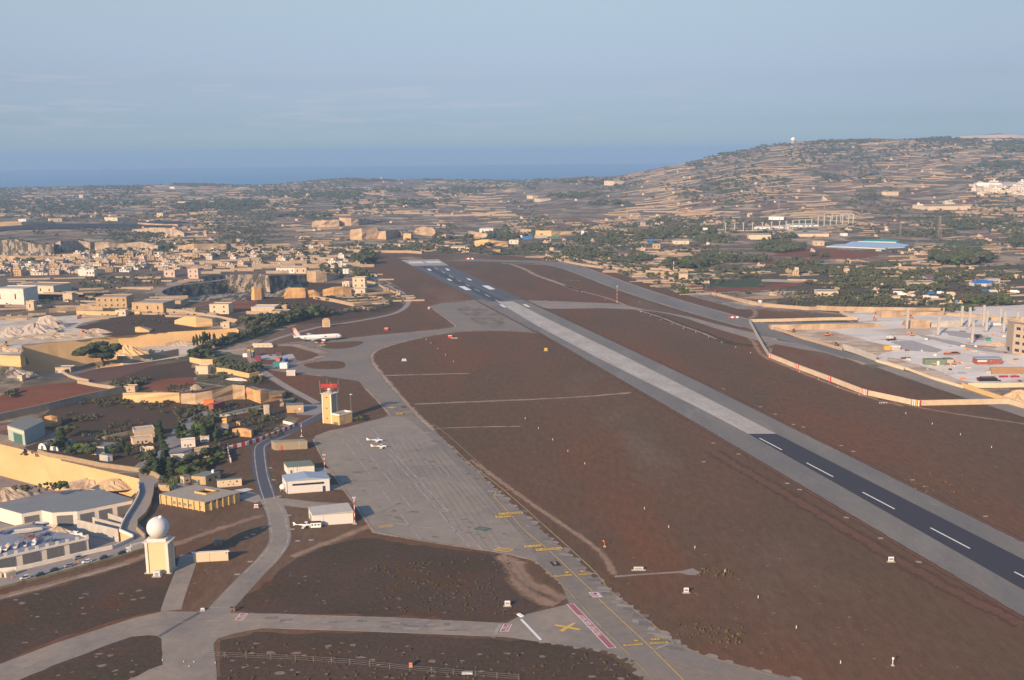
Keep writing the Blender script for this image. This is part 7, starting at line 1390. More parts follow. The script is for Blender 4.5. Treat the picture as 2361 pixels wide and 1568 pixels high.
# --- steel frame row
KS=[195,325,450,583,722,853,968,1063,1158,1250,1340,1430,1522,1610,1700,1787,1875,1960,2025]
yb=lambda x:np.interp(x,[195,720,1250,1700,2025],[415,405,372,335,312])
P=[T1(*KF((x,yb(x)))[0]) for x in KS]; cen=ctr(P); t=thing('steel_frame','long row of pale green steel portal columns on the right plain','steel frame',cen)
for i,(x,p) in enumerate(zip(KS,P)):
    h_=zh(p,KF((x,yb(x)-(115 if x<1500 else 140)))[0][1]); b=MB(); b.box((p.x,p.y,p.z-1),(2.0,2.0,h_+1)); b.box((p.x,p.y,p.z+h_),(5.5,2,1.2)); b.build('column',mat('pale_green_steel',(.42,.45,.38),.7,.05,.5),t,loc=cen)
    if i: b=MB(); q=P[i-1]; b.bar((q.x,q.y,q.z+1.2),(p.x,p.y,p.z+1.2),1,2.2); b.build('base_rail',B_PGREY,t,loc=cen)
P2=[(1610,275,150),(1725,270,165),(1850,272,165),(1960,262,172),(2030,262,172)]; PP=[T1(*KF((a,b_))[0]) for a,b_,c in P2]
for (a,b_,c),p in zip(P2,PP): h_=zh(p,KF((a,c))[0][1]); b=MB(); b.box((p.x,p.y,p.z),(2,2,h_)); b.build('column',mat('pale_green_steel',()),t,loc=cen)
b=MB(); q=PP[2]; r_=PP[4]; hh=zh(q,KF((1850,172))[0][1]); b.bar((q.x,q.y,q.z+hh),(r_.x,r_.y,r_.z+hh),1.5,2); b.build('top_beam',mat('pale_green_steel',()),t,loc=cen)
# --- pylons, masts
def pylon(label,x,yb_,yt_,m=mat('brown_grey_lattice',(.30,.24,.2),.7)):
    p=T1(x,yb_) if yb_<575 else G(x,yb_); h_=zh(p,yt_); t=thing('lattice_pylon',label,'pylon',p); w=h_*.085
    for sx,sy in((-1,-1),(1,-1),(1,1),(-1,1)): b=MB(); b.bar((sx*w,sy*w,-1),(sx*w*.18,sy*w*.18,h_),.35*h_/40,.35*h_/40); b.build('leg',m,t)
    b=MB()
    for k in range(7):
        u=k/7; v=(k+1)/7; a=w*(1-.82*u); c=w*(1-.82*v)
        for s_ in(-1,1): b.bar((-a,s_*a,h_*u),(c,s_*c,h_*v),.2*h_/40,.2*h_/40); b.bar((a,s_*a,h_*u),(-c,s_*c,h_*v),.2*h_/40,.2*h_/40)
    b.build('bracing',m,t)
    for k in(.72,.84,.96): b=MB(); b.bar((-w*1.7,0,h_*k),(w*1.7,0,h_*k),.35,.35); b.build('cross_arm',m,t)
for a in (('large lattice pylon on the right plain',2165,549,498),('lattice pylon above the steel frame at left',1795,490,462),('lattice pylon right of the steel frame',1900,512,470),('pale pylon on the upper right slope',2090,400,376),('pylon on the hillside below the radome',1885,370,352),('slim pylon left of the greenhouses',2075,545,515),('red and white lattice mast on the right plain',1670,528,498)): pylon(*a)
p=G(*LV((1462,515))[0]); h_=zh(p,LV((1462,120))[0][1]); t=thing('radio_mast','very thin tall radio mast behind the tall white village house','mast',p+Vector((0,25,0))); b=MB(); b.cyl((0,0,0),(0,0,h_),.5,.3,n=6); b.build('pole',G_OFFW,t); b=MB(); b.box((0,0,h_*.5),(2.4,.4,.5)); b.build('aerial',G_METAL,t)
p=T1(1828,329); p=T([1828],[330])[0]; p=Vector(p); t=thing('hilltop_radome','white radome ball on the crest of the distant hill','radome',p); b=MB(); b.lathe([(9,-3),(9,7),(6,8)],(0,0,0),14); b.build('base',B_PGREY,t); R2=12; b=MB(); b.lathe([(.01,8)]+[(R2*math.sin(math.pi*k/12),8+R2-R2*math.cos(math.pi*k/12)) for k in range(1,12)]+[(.01,8+2*R2)],(0,0,0),20); b.build('ball',G_WHITE,t,smooth=True)
# lamp posts along the country road
for k,(x,y) in enumerate(K7((1352,390),(1555,470),(1772,525),(1873,550))+KR((190,590),(475,600),(825,610),(980,570),(1120,560),(1480,560))):
    p=G(x,y); b=MB(); b.cyl((0,0,0),(0,0,11),.16,.1,n=6); b.box((.8,0,11),(2.2,.3,.25)); o=b.build('lamp_post',G_METAL); o.location=p; tag(o,'thin grey lamp post along the country road beyond the old runway','lamp post','lamp posts along the country road')
p=G(*KR((170,568))[0]); t=thing('notice_board','white notice board by the country road','board',p); b=MB(); b.box((0,0,1.2),(4,.4,4)); b.build('panel',G_WHITE,t); b=MB(); b.cyl((0,0,0),(0,0,1.3),.2,n=6); b.build('post',G_METAL,t)
p=G(*K7((1557,360))[0]); t=thing('striped_mast','thin red and white mast beside the terrace walls','mast',p)
for k in range(5): b=MB(); b.cyl((0,0,k*4.4),(0,0,k*4.4+4.4),.5,n=8); b.build('band',G_RED if k%2 else G_WHITE,t)
# lorries and vans beyond
LR=[((165,60),G_WHITE),((230,85),G_WHITE),((400,60),B_CREAM),((520,60),mat('dark_maroon',())),((690,70),G_BLUE),((830,60),G_WHITE),((1000,70),B_CREAM),((1090,150),G_WHITE),((1230,155),G_OFFW),((1040,100),B_CREAM),((430,105),G_WHITE),((520,130),G_REDW),((590,120),G_OFFW),((740,135),G_OFFW),((140,150),B_CREAM),((1560,30),G_BLUE),((1840,30),G_ORANGE),((2010,40),G_WHITE),((1680,35),G_OFFW),((1600,135),B_CREAM),((670,205),B_TAN),((900,250),B_CREAM),((1700,570),G_OFFW)]
cn={0:'white'}
for k,(q,m) in enumerate(LR):
    p=G(*KC(q)[0],.05); t=thing('parked_lorry','%s lorry or van parked beyond the site, %s'%(m.name.replace('_',' ').replace(' paint','').replace(' gloss','').replace(' render',''),['left of the silos','right of the silos','beside the silos'][0 if q[0]<850 else (1 if q[0]>1250 else 2)]),'lorry',p,rng.uniform(-.4,.4),'lorries and vans parked beyond the construction site'); l=rng.uniform(6,12); b=MB(); b.box((0,0,.7),(l,2.8,3.2)); b.build('cargo_box',m,t); b=MB(); b.box((l/2+1.2,0,.6),(2.2,2.6,2.4)); b.build('cab',G_WHITE if k%2 else m,t)
KV=crop(1880,460,940)
for k,(x,y,m,lb) in enumerate(((40,1035,G_WHITE,'white lorry in the yard beyond the far quarry walls'),(240,1030,B_PGREY,'long grey trailer in the yard beyond the far quarry walls'),(115,1045,G_BLUE,'blue trailer beside the white lorry in the far yard'),(372,1022,mat('bright_green_paint',()),'bright green skip lorry at the far yard road'),(622,1000,G_WHITE,'small white cabin by the far yard'),(1745,985,G_WHITE,'tall white cabin among the trees left of the steel frame'),(1250,1075,G_BLUE,'blue truck beyond the country road'))):
    p=T1(*KV((x,y))[0]); t=thing('trailer',lb,'trailer',p,.1); b=MB(); b.box((0,0,.5),([14,30,22,14,7,10,12][k],6,[8,7,8,5,10,13,9][k])); b.build('box',m,t); b=MB(); b.box((0,0,0),([12,28,20,12,6,9,10][k],5,.6)); b.build('chassis',G_BLACK,t)

# loose clutter over the site
for k in range(60):
    x=rng.uniform(250,2150); y=rng.uniform(600,1450)
    if y>1150+.25*x*.9: continue
    m=[G_RUST,B_GREY,B_PGREY,B_TAN,mat('dark_maroon',()),G_BLACK,G_ORANGE,B_WHITE][int(rng.integers(8))]; p=G(*KC((x,y))[0],.12); b=MB()
    w_=rng.uniform(1.5,7); b.box((0,0,0),(w_,rng.uniform(.8,3),rng.uniform(.4,1.8)),0,.9); o=b.build('material_pile',m); o.location=p; o.rotation_euler=(0,0,rng.uniform(-.6,.6))
    tag(o,('long' if w_>4.5 else 'small')+' '+m.name.replace('_',' ').replace(' render','').replace(' paint','').replace(' blocks','')+' pile of building material on the site','material pile','piles of building material on the site')
# ---------------- vegetation, scattered houses and field walls ----------------
LEAF=mat('evergreen_foliage',(.062,.076,.038),.9,.35,.35,(.095,.098,.048),.7,.15,spec=.1); LEAFG=mat('bright_green_foliage',(.09,.135,.036),.9,.3,.35,(.05,.08,.03),.7,.15,spec=.1); LEAFO=mat('olive_foliage',(.105,.105,.062),.9,.3,.35,(.08,.085,.045),.7,.15,spec=.1); LEAFC=mat('cypress_foliage',(.042,.062,.028),.9,.35,.5,spec=.1); LEAFB=mat('brown_scrub_foliage',(.085,.068,.042),.95,.35,.4,(.05,.05,.03),.7,.2,spec=.05); BARK=mat('brown_bark',(.14,.10,.07),.9,.2,2)
def ico(sub=1):
    bm=bmesh.new(); bmesh.ops.create_icosphere(bm,subdivisions=sub,radius=1); v=np.array([q.co[:] for q in bm.verts]); f=[tuple(q.index for q in g.verts) for g in bm.faces]; bm.free(); return v,f
IV1,IF1=ico(1); IV2,IF2=ico(2)
def blobs(b,cs,sub=2,rough=.22):
    V0,F0=(IV2,IF2) if sub==2 else (IV1,IF1)
    for c,r in cs:
        k=1+rng.normal(0,rough,len(V0)); v=V0*k[:,None]*np.array(r)[None]+np.array(c)[None]; b.add(v.tolist(),F0)
def leaves(b,cs,n,s):
    for _ in range(n):
        c,r=cs[rng.integers(len(cs))]; d=rng.normal(0,1,3); d/=np.linalg.norm(d); d[2]=abs(d[2])*.9-.15*rng.random(); p=np.array(c)+d*np.array(r)*rng.uniform(.85,1.22)
        a=rng.normal(0,1,3); a/=np.linalg.norm(a); q=np.cross(a,d); q/=np.linalg.norm(q)+1e-6; a*=s*rng.uniform(.5,1); q*=s*rng.uniform(.5,1)
        b.add([p-a,p+q,p+a,p-q],[(0,1,2,3)])
def proto(kind,i):
    """unit height about 1 tree prototypes with trunk and crown parts"""
    rs=rng; t=thing({'cypress':'cypress_tree','palm':'palm_tree','bush':'bush','pine':'pine_tree'}.get(kind,'broadleaf_tree'),'x','tree',(0,0,-500)); c=MB(); tr=MB(); m=LEAF
    if kind=='cypress':
        m=LEAFC; cs=[((rs.normal(0,.02),rs.normal(0,.02),.12+.1*k),(.13*math.sin(math.pi*(k+1.2)/9.5)+.03,)*2+(.1,)) for k in range(9)]; blobs(c,cs,1,.2); leaves(c,cs,260,.035); tr.cyl((0,0,-.03),(0,0,.2),.025,.02,n=6)
    elif kind=='palm':
        m=LEAFG
        for k in range(16):
            a=2*math.pi*k/16+rs.normal(0,.1); d=Vector((math.cos(a),math.sin(a),0)); P=[Vector((0,0,.72)),Vector((0,0,.86))+d*.18,Vector((0,0,.80))+d*.36,Vector((0,0,.58))+d*.46]; sd_=Vector((-d.y,d.x,0))
            for j in range(3): w0,w1=[.02,.06,.05,.01][j],[.02,.06,.05,.01][j+1]; c.add([P[j]-sd_*w0,P[j]+sd_*w0,P[j+1]+sd_*w1,P[j+1]-sd_*w1],[(0,1,2,3)])
        tr.cyl((0,0,-.03),(0,0,.75),.035,.028,n=7)
    elif kind=='bush':
        m=[LEAF,LEAFO,LEAFB,LEAFG][i%4]; cs=[((rs.normal(0,.42),rs.normal(0,.42),.35+rs.uniform(0,.2)),(rs.uniform(.3,.5),rs.uniform(.3,.5),rs.uniform(.3,.45))) for k in range(5)]; blobs(c,cs,1,.2); leaves(c,cs,120,.13); tr.cyl((0,0,-.05),(0,0,.35),.06,.04,n=5)
    elif kind=='pine':
        cs=[((rs.normal(0,.30),rs.normal(0,.26),rs.uniform(.38,.9)),(rs.uniform(.14,.24),rs.uniform(.14,.24),rs.uniform(.09,.15))) for k in range(17)]; blobs(c,cs,2,.2); leaves(c,cs,900,.04); tr.cyl((0,0,-.03),(.02,.01,.5),.05,.03,n=8)
        for q,_ in cs[:8]: tr.cyl((.02,.01,.35),q,.02,.008,n=5)
    else:
        m=[LEAF,LEAF,LEAFO,LEAFG][i%4]; cs=[((rs.normal(0,.2),rs.normal(0,.2),rs.uniform(.35,.82)),(rs.uniform(.16,.27),rs.uniform(.16,.27),rs.uniform(.12,.2))) for k in range(10)]; blobs(c,cs,1,.2); leaves(c,cs,420,.055); tr.cyl((0,0,-.03),(0,0,.5),.035,.02,n=6)
        for q,_ in cs[:4]: tr.cyl((0,0,.3),q,.014,.006,n=4)
    c.build('crown',m,t); tr.build('trunk',BARK,t); return t
PR={k:[proto(k,i) for i in range(n)] for k,n in(('broad',6),('cypress',2),('palm',1),('bush',6),('pine',2))}
for l in PR.values():
    for o in l: kids(o)
USED=set()
LM=[(370,1240,'the white radome tower'),(765,910,'the red radar tower'),(237,825,'the big spreading pine'),(60,820,'the deep sawn quarry'),(450,790,'the shallow quarry floor'),(150,1170,'the boat warehouse'),(150,1065,'the long sawn cliff'),(460,1145,'the yellow barracks'),(735,770,'the parked airliner'),(980,603,'the runway threshold'),(540,660,'the dark scree slope'),(180,630,'the tall white village house'),(45,665,'the large white block'),(410,690,'the two storey tan farmhouse'),(650,870,'the container pad'),(560,780,'the tree belt'),(60,985,'the grey green-doored warehouse'),(440,1030,'the walled compound houses'),(590,1020,'the striped barrier wall'),(700,625,'the white arched house'),(860,660,'the terrace houses'),(1740,520,'the steel frame row'),(2000,562,'the turquoise greenhouse'),(2220,600,'the dark grove at right'),(2100,690,'the lorry yard'),(2200,820,'the construction site'),(1828,335,'the hilltop radome'),(2300,435,'the white hill town'),(870,530,'the far quarry cliffs'),(1180,560,'the broad far quarry wall'),(1250,545,'the white farm with round windows'),(1430,640,'the old runway bend'),(1650,640,'the weathered stone block'),(1950,670,'the olive grove'),(100,430,'the left skyline'),(450,425,'the wooded left skyline'),(850,412,'the middle skyline'),(1200,412,'the low coastal skyline'),(1500,385,'the foot of the hill'),(1650,350,'the hill shoulder'),(2100,320,'the hill crest'),(2300,310,'the bare hilltop at right'),(650,465,'the wooded slope'),(1330,450,'the terraced plain'),(1700,440,'the hillside fields'),(2000,420,'the upper right fields'),(1000,470,'the central fields'),(300,500,'the dark ploughed strip'),(200,560,'the pale scree banks'),(820,820,'the far stand'),(1230,1100,'the big apron')]
def where(x,y):
    b=min(LM,key=lambda l:(l[0]-x)**2+((l[1]-y)*1.8)**2); dx=x-b[0]; dy=(y-b[1])*1.8; d=math.hypot(dx,dy)
    if d<14: r='right at'
    elif abs(dx)>abs(dy): r=('just ' if d<45 else ('' if d<110 else 'well ')) + ('right of' if dx>0 else 'left of')
    else: r=('just ' if d<45 else ('' if d<110 else 'well ')) + ('in front of' if dy>0 else 'behind')
    return r+' '+b[2]
trees=[]   # (pos, kind, variant, height, width factor, photo x, photo y)
def px(p):
    v=np.array(p)-np.array([0,0,HC]); return CX+FP*(v@Rv)/(v@Fv),CY-FP*(v@Uv)/(v@Fv)
def pt(x,y): return T([x],[y])[0] if y<600 else np.array(G(x,y,0))
def addt(x,y,kind,h,wf=1.,p=None,z=None):
    p=pt(x,y) if p is None else p
    if np.isnan(p).any(): return
    if z is not None: p=np.array(G(x,y,z))
    trees.append((p,kind,int(rng.integers(len(PR[kind]))),h,wf,x,y))
def tline(pts,n,kind,h0,h1,off=0,f=None):
    P=[np.array(q,float) for q in (f(*pts) if f else pts)]; L=[np.linalg.norm(P[i+1]-P[i]) for i in range(len(P)-1)]; S_=sum(L)
    for k in range(n):
        s=(k+.5)/n*S_; i=0
        while s>L[i]: s-=L[i]; i+=1
        q=P[i]+(P[i+1]-P[i])*s/L[i]; addt(q[0]+rng.normal(0,off+.1),q[1]+rng.normal(0,off*.5+.1),kind if not isinstance(kind,tuple) else kind[int(rng.integers(len(kind)))],rng.uniform(h0,h1),rng.uniform(.8,1.3))
def blob_t(x,y,rx,ry,n,kind,h0,h1):
    for _ in range(n):
        a=rng.uniform(0,6.28); r=math.sqrt(rng.random()); k=kind if isinstance(kind,str) else kind[int(rng.integers(len(kind)))]
        addt(x+rx*r*math.cos(a),y+ry*r*math.sin(a),k,rng.uniform(h0,h1),rng.uniform(.8,1.4))
addt(238,843,'pine',24,1.35); addt(228,850,'bush',4,1.2)
# the belt beside the perimeter road
tline([(436,835),(452,822),(480,808),(520,795),(560,782),(600,768),(640,752),(690,735),(740,722)],46,('broad','broad','cypress'),9,13,2.5); tline([(442,825),(470,812),(520,797),(600,765),(700,733),(790,722),(860,716),(900,706)],60,('broad','bush','broad'),5,8,2)
tline([(560,758),(600,755),(650,745),(700,735),(750,728)],22,'broad',12,17,3); tline([(470,818),(500,840),(530,850),(570,860),(590,862)],16,'broad',7,11,3); tline([(445,800),(470,790),(500,785)],10,'cypress',9,13,2)
blob_t(560,857,35,8,14,('broad','bush'),6,10); blob_t(840,600,30,14,18,('broad','broad','cypress'),12,20); blob_t(800,632,35,10,18,('broad','bush'),8,14); blob_t(760,622,30,8,12,'broad',8,12); blob_t(835,640,20,12,10,'broad',10,15); blob_t(900,690,12,6,7,'broad',6,9); tline([(870,650),(900,660),(920,672)],10,'bush',4,6,1.)
# walled compound
for x,y,h in ((142,1035,17),(128,1040,11),(160,1042,9),(150,1012,14),(182,1048,12),(200,1045,10),(210,1050,12),(350,1085,13),(362,1095,14),(378,1088,15),(395,1098,12),(340,1070,12),(355,1060,10),(295,1052,10),(285,1040,11),(368,1012,16),(375,1040,15),(413,1012,14),(446,1020,14),(460,1010,16),(472,1018,18),(495,1008,15),(500,1020,14),(425,1010,12),(385,1055,12)):
    addt(x,y,*(('cypress',h*.9,rng.uniform(1.1,1.6)) if rng.random()<.6 else ('broad',h*.8,1.15)))
for x,y,h in ((452,1075,13),(440,1095,10),(478,1060,11),(465,1100,9),(425,1100,9),(490,1075,8),(420,1085,10),(500,1045,7),(380,1118,8),(480,1000,9),(520,1010,7),(455,1085,9),(505,1060,8),(395,1075,9),(340,1095,9),(315,1040,7),(260,1045,8),(165,1050,8)): addt(x,y,'broad',h*.8,1.3)
addt(405,1130,'palm',9,1); addt(398,1140,'palm',8,1); addt(424,1104,'palm',8,1); addt(415,1100,'palm',7,1)
addt(827,972,'broad',5.5,1.2); addt(834,972,'broad',5,1.1); addt(820,971,'broad',4.5,1.)
blob_t(240,930,60,10,45,'bush',2,4.5); blob_t(280,890,25,7,22,'bush',3,7); blob_t(315,880,30,8,22,'bush',3,6); blob_t(190,965,50,10,30,'bush',2,4); blob_t(300,985,60,14,40,'bush',1.5,3.5); blob_t(420,900,40,12,30,'bush',2,4); blob_t(560,950,60,20,55,'bush',1.5,3.5); blob_t(620,970,50,18,40,'bush',1.5,3.5); blob_t(520,1040,25,14,16,'bush',2,4); blob_t(590,880,20,6,12,'bush',3,6); blob_t(500,870,30,6,14,'bush',3,6)
blob_t(90,1128,70,8,26,'bush',2,4.5); blob_t(35,912,25,8,12,'bush',3,6); blob_t(60,1050,10,4,3,'bush',3,5)
for x,y,h in ((136,1085,4),(192,1090,4),(224,1093,3),(276,1107,5),(319,1107,4),(342,1107,3),(16,1070,3),(35,1073,3)): trees.append((np.array(G(x*.999,y+4,3.))+np.array([0,-1,max(0,h-2)]),'bush',0,h,1.,x,y)) if False else None
blob_t(560,960,60,25,40,'bush',2,5); blob_t(440,960,70,20,50,('bush','bush','broad'),3,6); blob_t(330,930,60,16,36,'bush',2,5); blob_t(250,1010,60,10,30,'bush',2,5); blob_t(620,1000,40,12,24,'bush',2,4)
# the village and the quarries
blob_t(250,655,70,14,60,('bush','broad'),4,8); blob_t(170,690,70,10,40,('bush','broad'),4,7); blob_t(60,700,60,10,30,('bush','broad'),4,7); blob_t(330,650,50,12,30,('bush','broad'),4,8); blob_t(300,720,100,10,40,'bush',2,4); blob_t(420,722,80,10,35,'bush',2,4.5); blob_t(330,745,60,8,24,'bush',2,4); blob_t(470,663,60,16,40,'bush',3,6); blob_t(560,665,40,14,24,'bush',3,6); blob_t(700,650,60,10,24,'bush',2,4); blob_t(800,690,70,8,40,('bush','broad'),3,6); blob_t(700,710,60,6,26,('bush','broad'),4,8)
blob_t(45,602,40,9,26,'broad',8,12); blob_t(720,598,40,8,22,('bush','broad'),5,9); blob_t(620,595,60,8,26,('bush','broad'),5,8); blob_t(480,585,80,8,26,('bush','bush','broad'),5,8); blob_t(350,545,50,7,34,'broad',8,13); blob_t(15,580,30,6,12,'broad',8,12); blob_t(100,575,100,8,26,'bush',4,7)
for x in(704,720,745,762): addt(x,731 if x<720 else 728,'bush',5)
# beyond the runway end
blob_t(1000,575,110,4,70,('bush','broad'),5,9); blob_t(1010,560,14,8,10,'broad',12,18); blob_t(1120,565,28,8,20,'broad',10,16); blob_t(850,575,50,5,26,('bush','broad'),5,9); blob_t(1240,572,60,6,34,'broad',8,13); blob_t(1150,548,70,8,50,'broad',12,18); blob_t(1350,585,60,12,60,'broad',9,15); blob_t(1300,600,50,5,16,'broad',7,12); blob_t(1450,600,60,8,40,('bush','broad'),8,13); blob_t(1580,612,60,9,60,'broad',10,15); blob_t(1650,600,50,10,46,'broad',10,15); blob_t(1540,640,50,6,24,('bush','broad'),6,10); blob_t(1700,625,50,8,40,('bush','broad'),6,11); blob_t(1370,560,60,8,40,'broad',9,14); blob_t(1480,545,90,10,90,'broad',10,15); blob_t(1580,535,70,12,90,'broad',11,16); blob_t(1650,555,50,8,50,'broad',10,14)
blob_t(1800,572,60,12,90,'broad',10,15); blob_t(1850,610,50,9,60,('broad','bush'),8,13); blob_t(1740,600,40,6,30,'broad',8,12); blob_t(1780,545,60,6,40,'broad',8,13); blob_t(2215,600,70,12,130,'broad',13,19); blob_t(2130,640,230,14,260,('bush','broad'),6,9); blob_t(2250,520,120,10,110,'broad',10,15); blob_t(2120,540,90,7,60,'broad',8,13); blob_t(2345,560,20,14,26,'broad',14,20); blob_t(2230,665,110,8,60,'bush',5,8); blob_t(2180,715,60,6,34,('broad','bush'),6,10); blob_t(2260,695,60,8,50,('broad','bush'),8,12); blob_t(1890,590,25,5,14,'broad',8,12)
for r_ in range(9):   # rows of the olive grove
    y0=672+r_*4.6
    for k in range(34):
        x=1790+k*9.2+r_*7-(r_>4)*10; y=y0+.01*(x-1790)+rng.normal(0,.6)
        if 1790<x<2090 and y<712 and x<2120-(y-660)*.3: addt(x+rng.normal(0,1.5),y,'bush',rng.uniform(3.5,4.8),1.3)
for r_ in range(4):
    for k in range(34): addt(1880+k*7+r_*4,648+r_*5+rng.normal(0,.5),'bush',rng.uniform(3.5,5),1.2)
for (x,y,rx,ry,n) in ((1900,625,120,7,110),(2050,612,60,6,50),(1700,640,60,4,30),(1980,655,120,6,100),(2130,665,60,8,60),(2000,630,130,6,90),(1450,520,90,5,60),(1600,505,100,5,70),(2250,560,100,7,60),(2180,500,80,5,50),(1230,540,60,5,40),(1450,560,50,6,30)): blob_t(x,y,rx,ry,n,('bush','broad','broad'),5,9)
NB=len(trees)
# --- far country scatter
def nz2(x,y,s): return mnoise.noise(Vector((x/s,y/s*3.2,3.7)))+.5*mnoise.noise(Vector((x/s*2.3,y/s*7,9.1)))
def okfar(x,y):
    sky=np.interp(x,RX,RY)
    if y<sky+1: return False
    if x>2190 and y<321: return False
    if x<830 and y>590: return False
    if inpoly(x,y,AIR): return False
    if y>718: return False
    if 800<x<1010 and 498<y<556: return rng.random()<.12
    if 1640<x<1900 and 636<y<712: return rng.random()<.1
    if 1700<x<2060 and 576<y<602: return rng.random()<.12
    if 1850<x<2100 and 548<y<577: return False
    if x<440 and 512<y<526: return False
    return True
cand=0
xs=[];ys=[];kk=[]
while len(xs)<10500 and cand<90000:
    cand+=1; x=rng.uniform(-60,2420); sky=float(np.interp(x,RX,RY)); y=sky+1.2+(575-sky+ (130 if x>1250 else 15))*rng.random()**1.45
    if not okfar(x,y): continue
    n=nz2(x,y,150)+.35*nz2(x,y,40)
    if x>1350 and y<440: n+=.10
    if 1150<x<1700 and 430<y<500: n-=.16
    if 330<x<1100 and 440<y<500: n+=.16
    if y<sky+9: n+=.10
    if 1700<x and y<400: n+=.12
    if rng.random()<1/(1+math.exp(-(n-.04)*12)): xs.append(x); ys.append(y); kk.append(rng.random())
Pf=T(np.array(xs),np.array(ys))
for p,x,y,k in zip(Pf,xs,ys,kk):
    if np.isnan(p).any(): continue
    fk=1.55 if p[1]>3600 else 1.
    trees.append((p,'broad' if k<.6 else 'bush',int(rng.choice([0,1,3,4,5,2])) if fk==1 else int(rng.choice([0,1,4,5])),(rng.uniform(5,9.5) if k<.6 else rng.uniform(3,6))*fk,rng.uniform(1.,1.9),x,y))
for (x,y,rx,ry,n) in ((430,426,30,3,60),(470,428,60,3,60),(120,438,100,5,50),(260,436,60,4,40),(650,450,120,9,150),(560,470,70,8,90),(470,478,80,6,90),(780,452,60,8,80),(900,440,80,6,60),(1080,440,40,6,70),(870,418,60,2,40),(1000,411,25,1.5,30),(1330,420,60,3,50),(1320,452,60,6,70),(1610,382,30,4,34),(1680,356,25,4,34),(1740,338,20,3,26),(1460,390,15,2,16),(1960,327,80,4,90),(2180,325,60,5,70),(2340,330,40,4,60),(2340,345,50,8,60),(1400,470,50,4,40),(190,475,20,7,34),(300,470,60,5,50),(2300,380,60,6,60),(1900,350,60,5,60),(950,468,60,5,50),(700,500,60,6,40)):
    a=rng.uniform(0,6.28,n); r=np.sqrt(rng.random(n)); X=x+rx*r*np.cos(a); Y=np.maximum(y+ry*r*np.sin(a),np.interp(X,RX,RY)+1)
    for p,x_,y_ in zip(T(X,Y),X,Y):
        if not np.isnan(p).any(): trees.append((p,'broad',int(rng.integers(6)),rng.uniform(10,18),rng.uniform(1.2,2.),x_,y_))
def app(t): return t[3]*t[4]**.5/max(200.,float(t[0][1]))
order=sorted(range(len(trees)),key=lambda i:-app(trees[i]))
vis=[i for i in order if -20<trees[i][5]<2380]
top=set(vis[:300]); sizes=lambda h:'small' if h<4 else ('low' if h<6.5 else ('medium' if h<10 else ('large' if h<15 else 'very large')))
KN={'broad':['dark green broadleaf tree','deep green round tree','olive grey tree','bright green tree','dark bushy tree','dull green spreading tree'],'cypress':['tall dark cypress','narrow dark cypress'],'palm':['bright green palm'],'bush':['dark green bush','olive green bush','brown scrubby bush','bright green bush','dark rounded bush','olive shrub'],'pine':['spreading umbrella pine','spreading umbrella pine']}
GR={'broad':'trees around the airfield and villages','cypress':'cypress trees in the compound and belt','palm':'palm trees by the barracks','bush':'bushes in the scrub','pine':'pine trees'}
for i in range(len(trees)):
    if i not in top: continue
    p,kind,v,h,wf,x,y=trees[i]; src=PR[kind][v]; o=src.copy(); COL.objects.link(o)
    for ch in src.children: c=ch.copy(); COL.objects.link(c); c.parent=o
    o.location=p; o.rotation_euler=(0,0,rng.uniform(0,6.28)); wk=wf*(1 if kind!='bush' else .75); o.scale=(h*wk,h*wk,h)
    w_=where(x,y); o['label']=('the big dark umbrella pine on the rim of the sawn quarry' if kind=='pine' else sizes(h)+' '+KN[kind][v]+' '+w_); o['category']='bush' if kind=='bush' else 'tree'; o['group']=GR[kind]; o.name={'cypress':'cypress_tree','palm':'palm_tree','bush':'bush','pine':'pine_tree'}.get(kind,'broadleaf_tree')
for l in PR.values():
    for o in l:
        for c in list(o.children): bpy.data.objects.remove(c)
        bpy.data.objects.remove(o)
# the remaining distant trees as one mass per foliage colour
rest=[t for i,t in enumerate(trees) if i not in top]
LOW=[]
for v in range(6):
    b=MB(); cs=[((rng.normal(0,.22),rng.normal(0,.22),rng.uniform(.35,.75)),(rng.uniform(.2,.34),rng.uniform(.2,.34),rng.uniform(.16,.26))) for k in range(4)]; blobs(b,cs,1,.22); leaves(b,cs,26,.12); LOW.append((np.array(b.v),b.f))
def merged(items,name,m,label):
    V=[];F=[];o=0
    for p,kind,v,h,wf,x,y in items:
        v0,f0=LOW[v%6]; a=rng.uniform(0,6.28); c,s=math.cos(a),math.sin(a); w=h*wf*(.75 if kind=='bush' else .85)
        if kind=='cypress': w*=.35
        X=(v0[:,0]*c-v0[:,1]*s)*w+p[0]; Y=(v0[:,0]*s+v0[:,1]*c)*w+p[1]; Z=v0[:,2]*h+p[2]-.1*h
        V.append(np.stack([X,Y,Z],1)); F+= [tuple(i+o for i in f) for f in f0]; o+=len(v0)
    me=bpy.data.meshes.new(name); me.from_pydata(np.concatenate(V).tolist(),[],F); me.materials.append(m); ob=bpy.data.objects.new(name,me); COL.objects.link(ob); tag(ob,label,None,None,'stuff')
g=[[],[],[]]
for t_ in rest: g[2 if (t_[1]=='bush' and t_[2]%4==2) else (1 if t_[2]%4 in(2,) or (t_[1]=='bush' and t_[2]%2) else 0)].append(t_)
merged(g[0],'distant_trees',LEAF,'mass of dark green trees over the far fields and hill'); merged(g[1],'distant_olive_trees',LEAFO,'mass of grey green trees and shrubs over the far fields'); merged(g[2],'distant_scrub',LEAFB,'mass of brown scrub over the far fields')
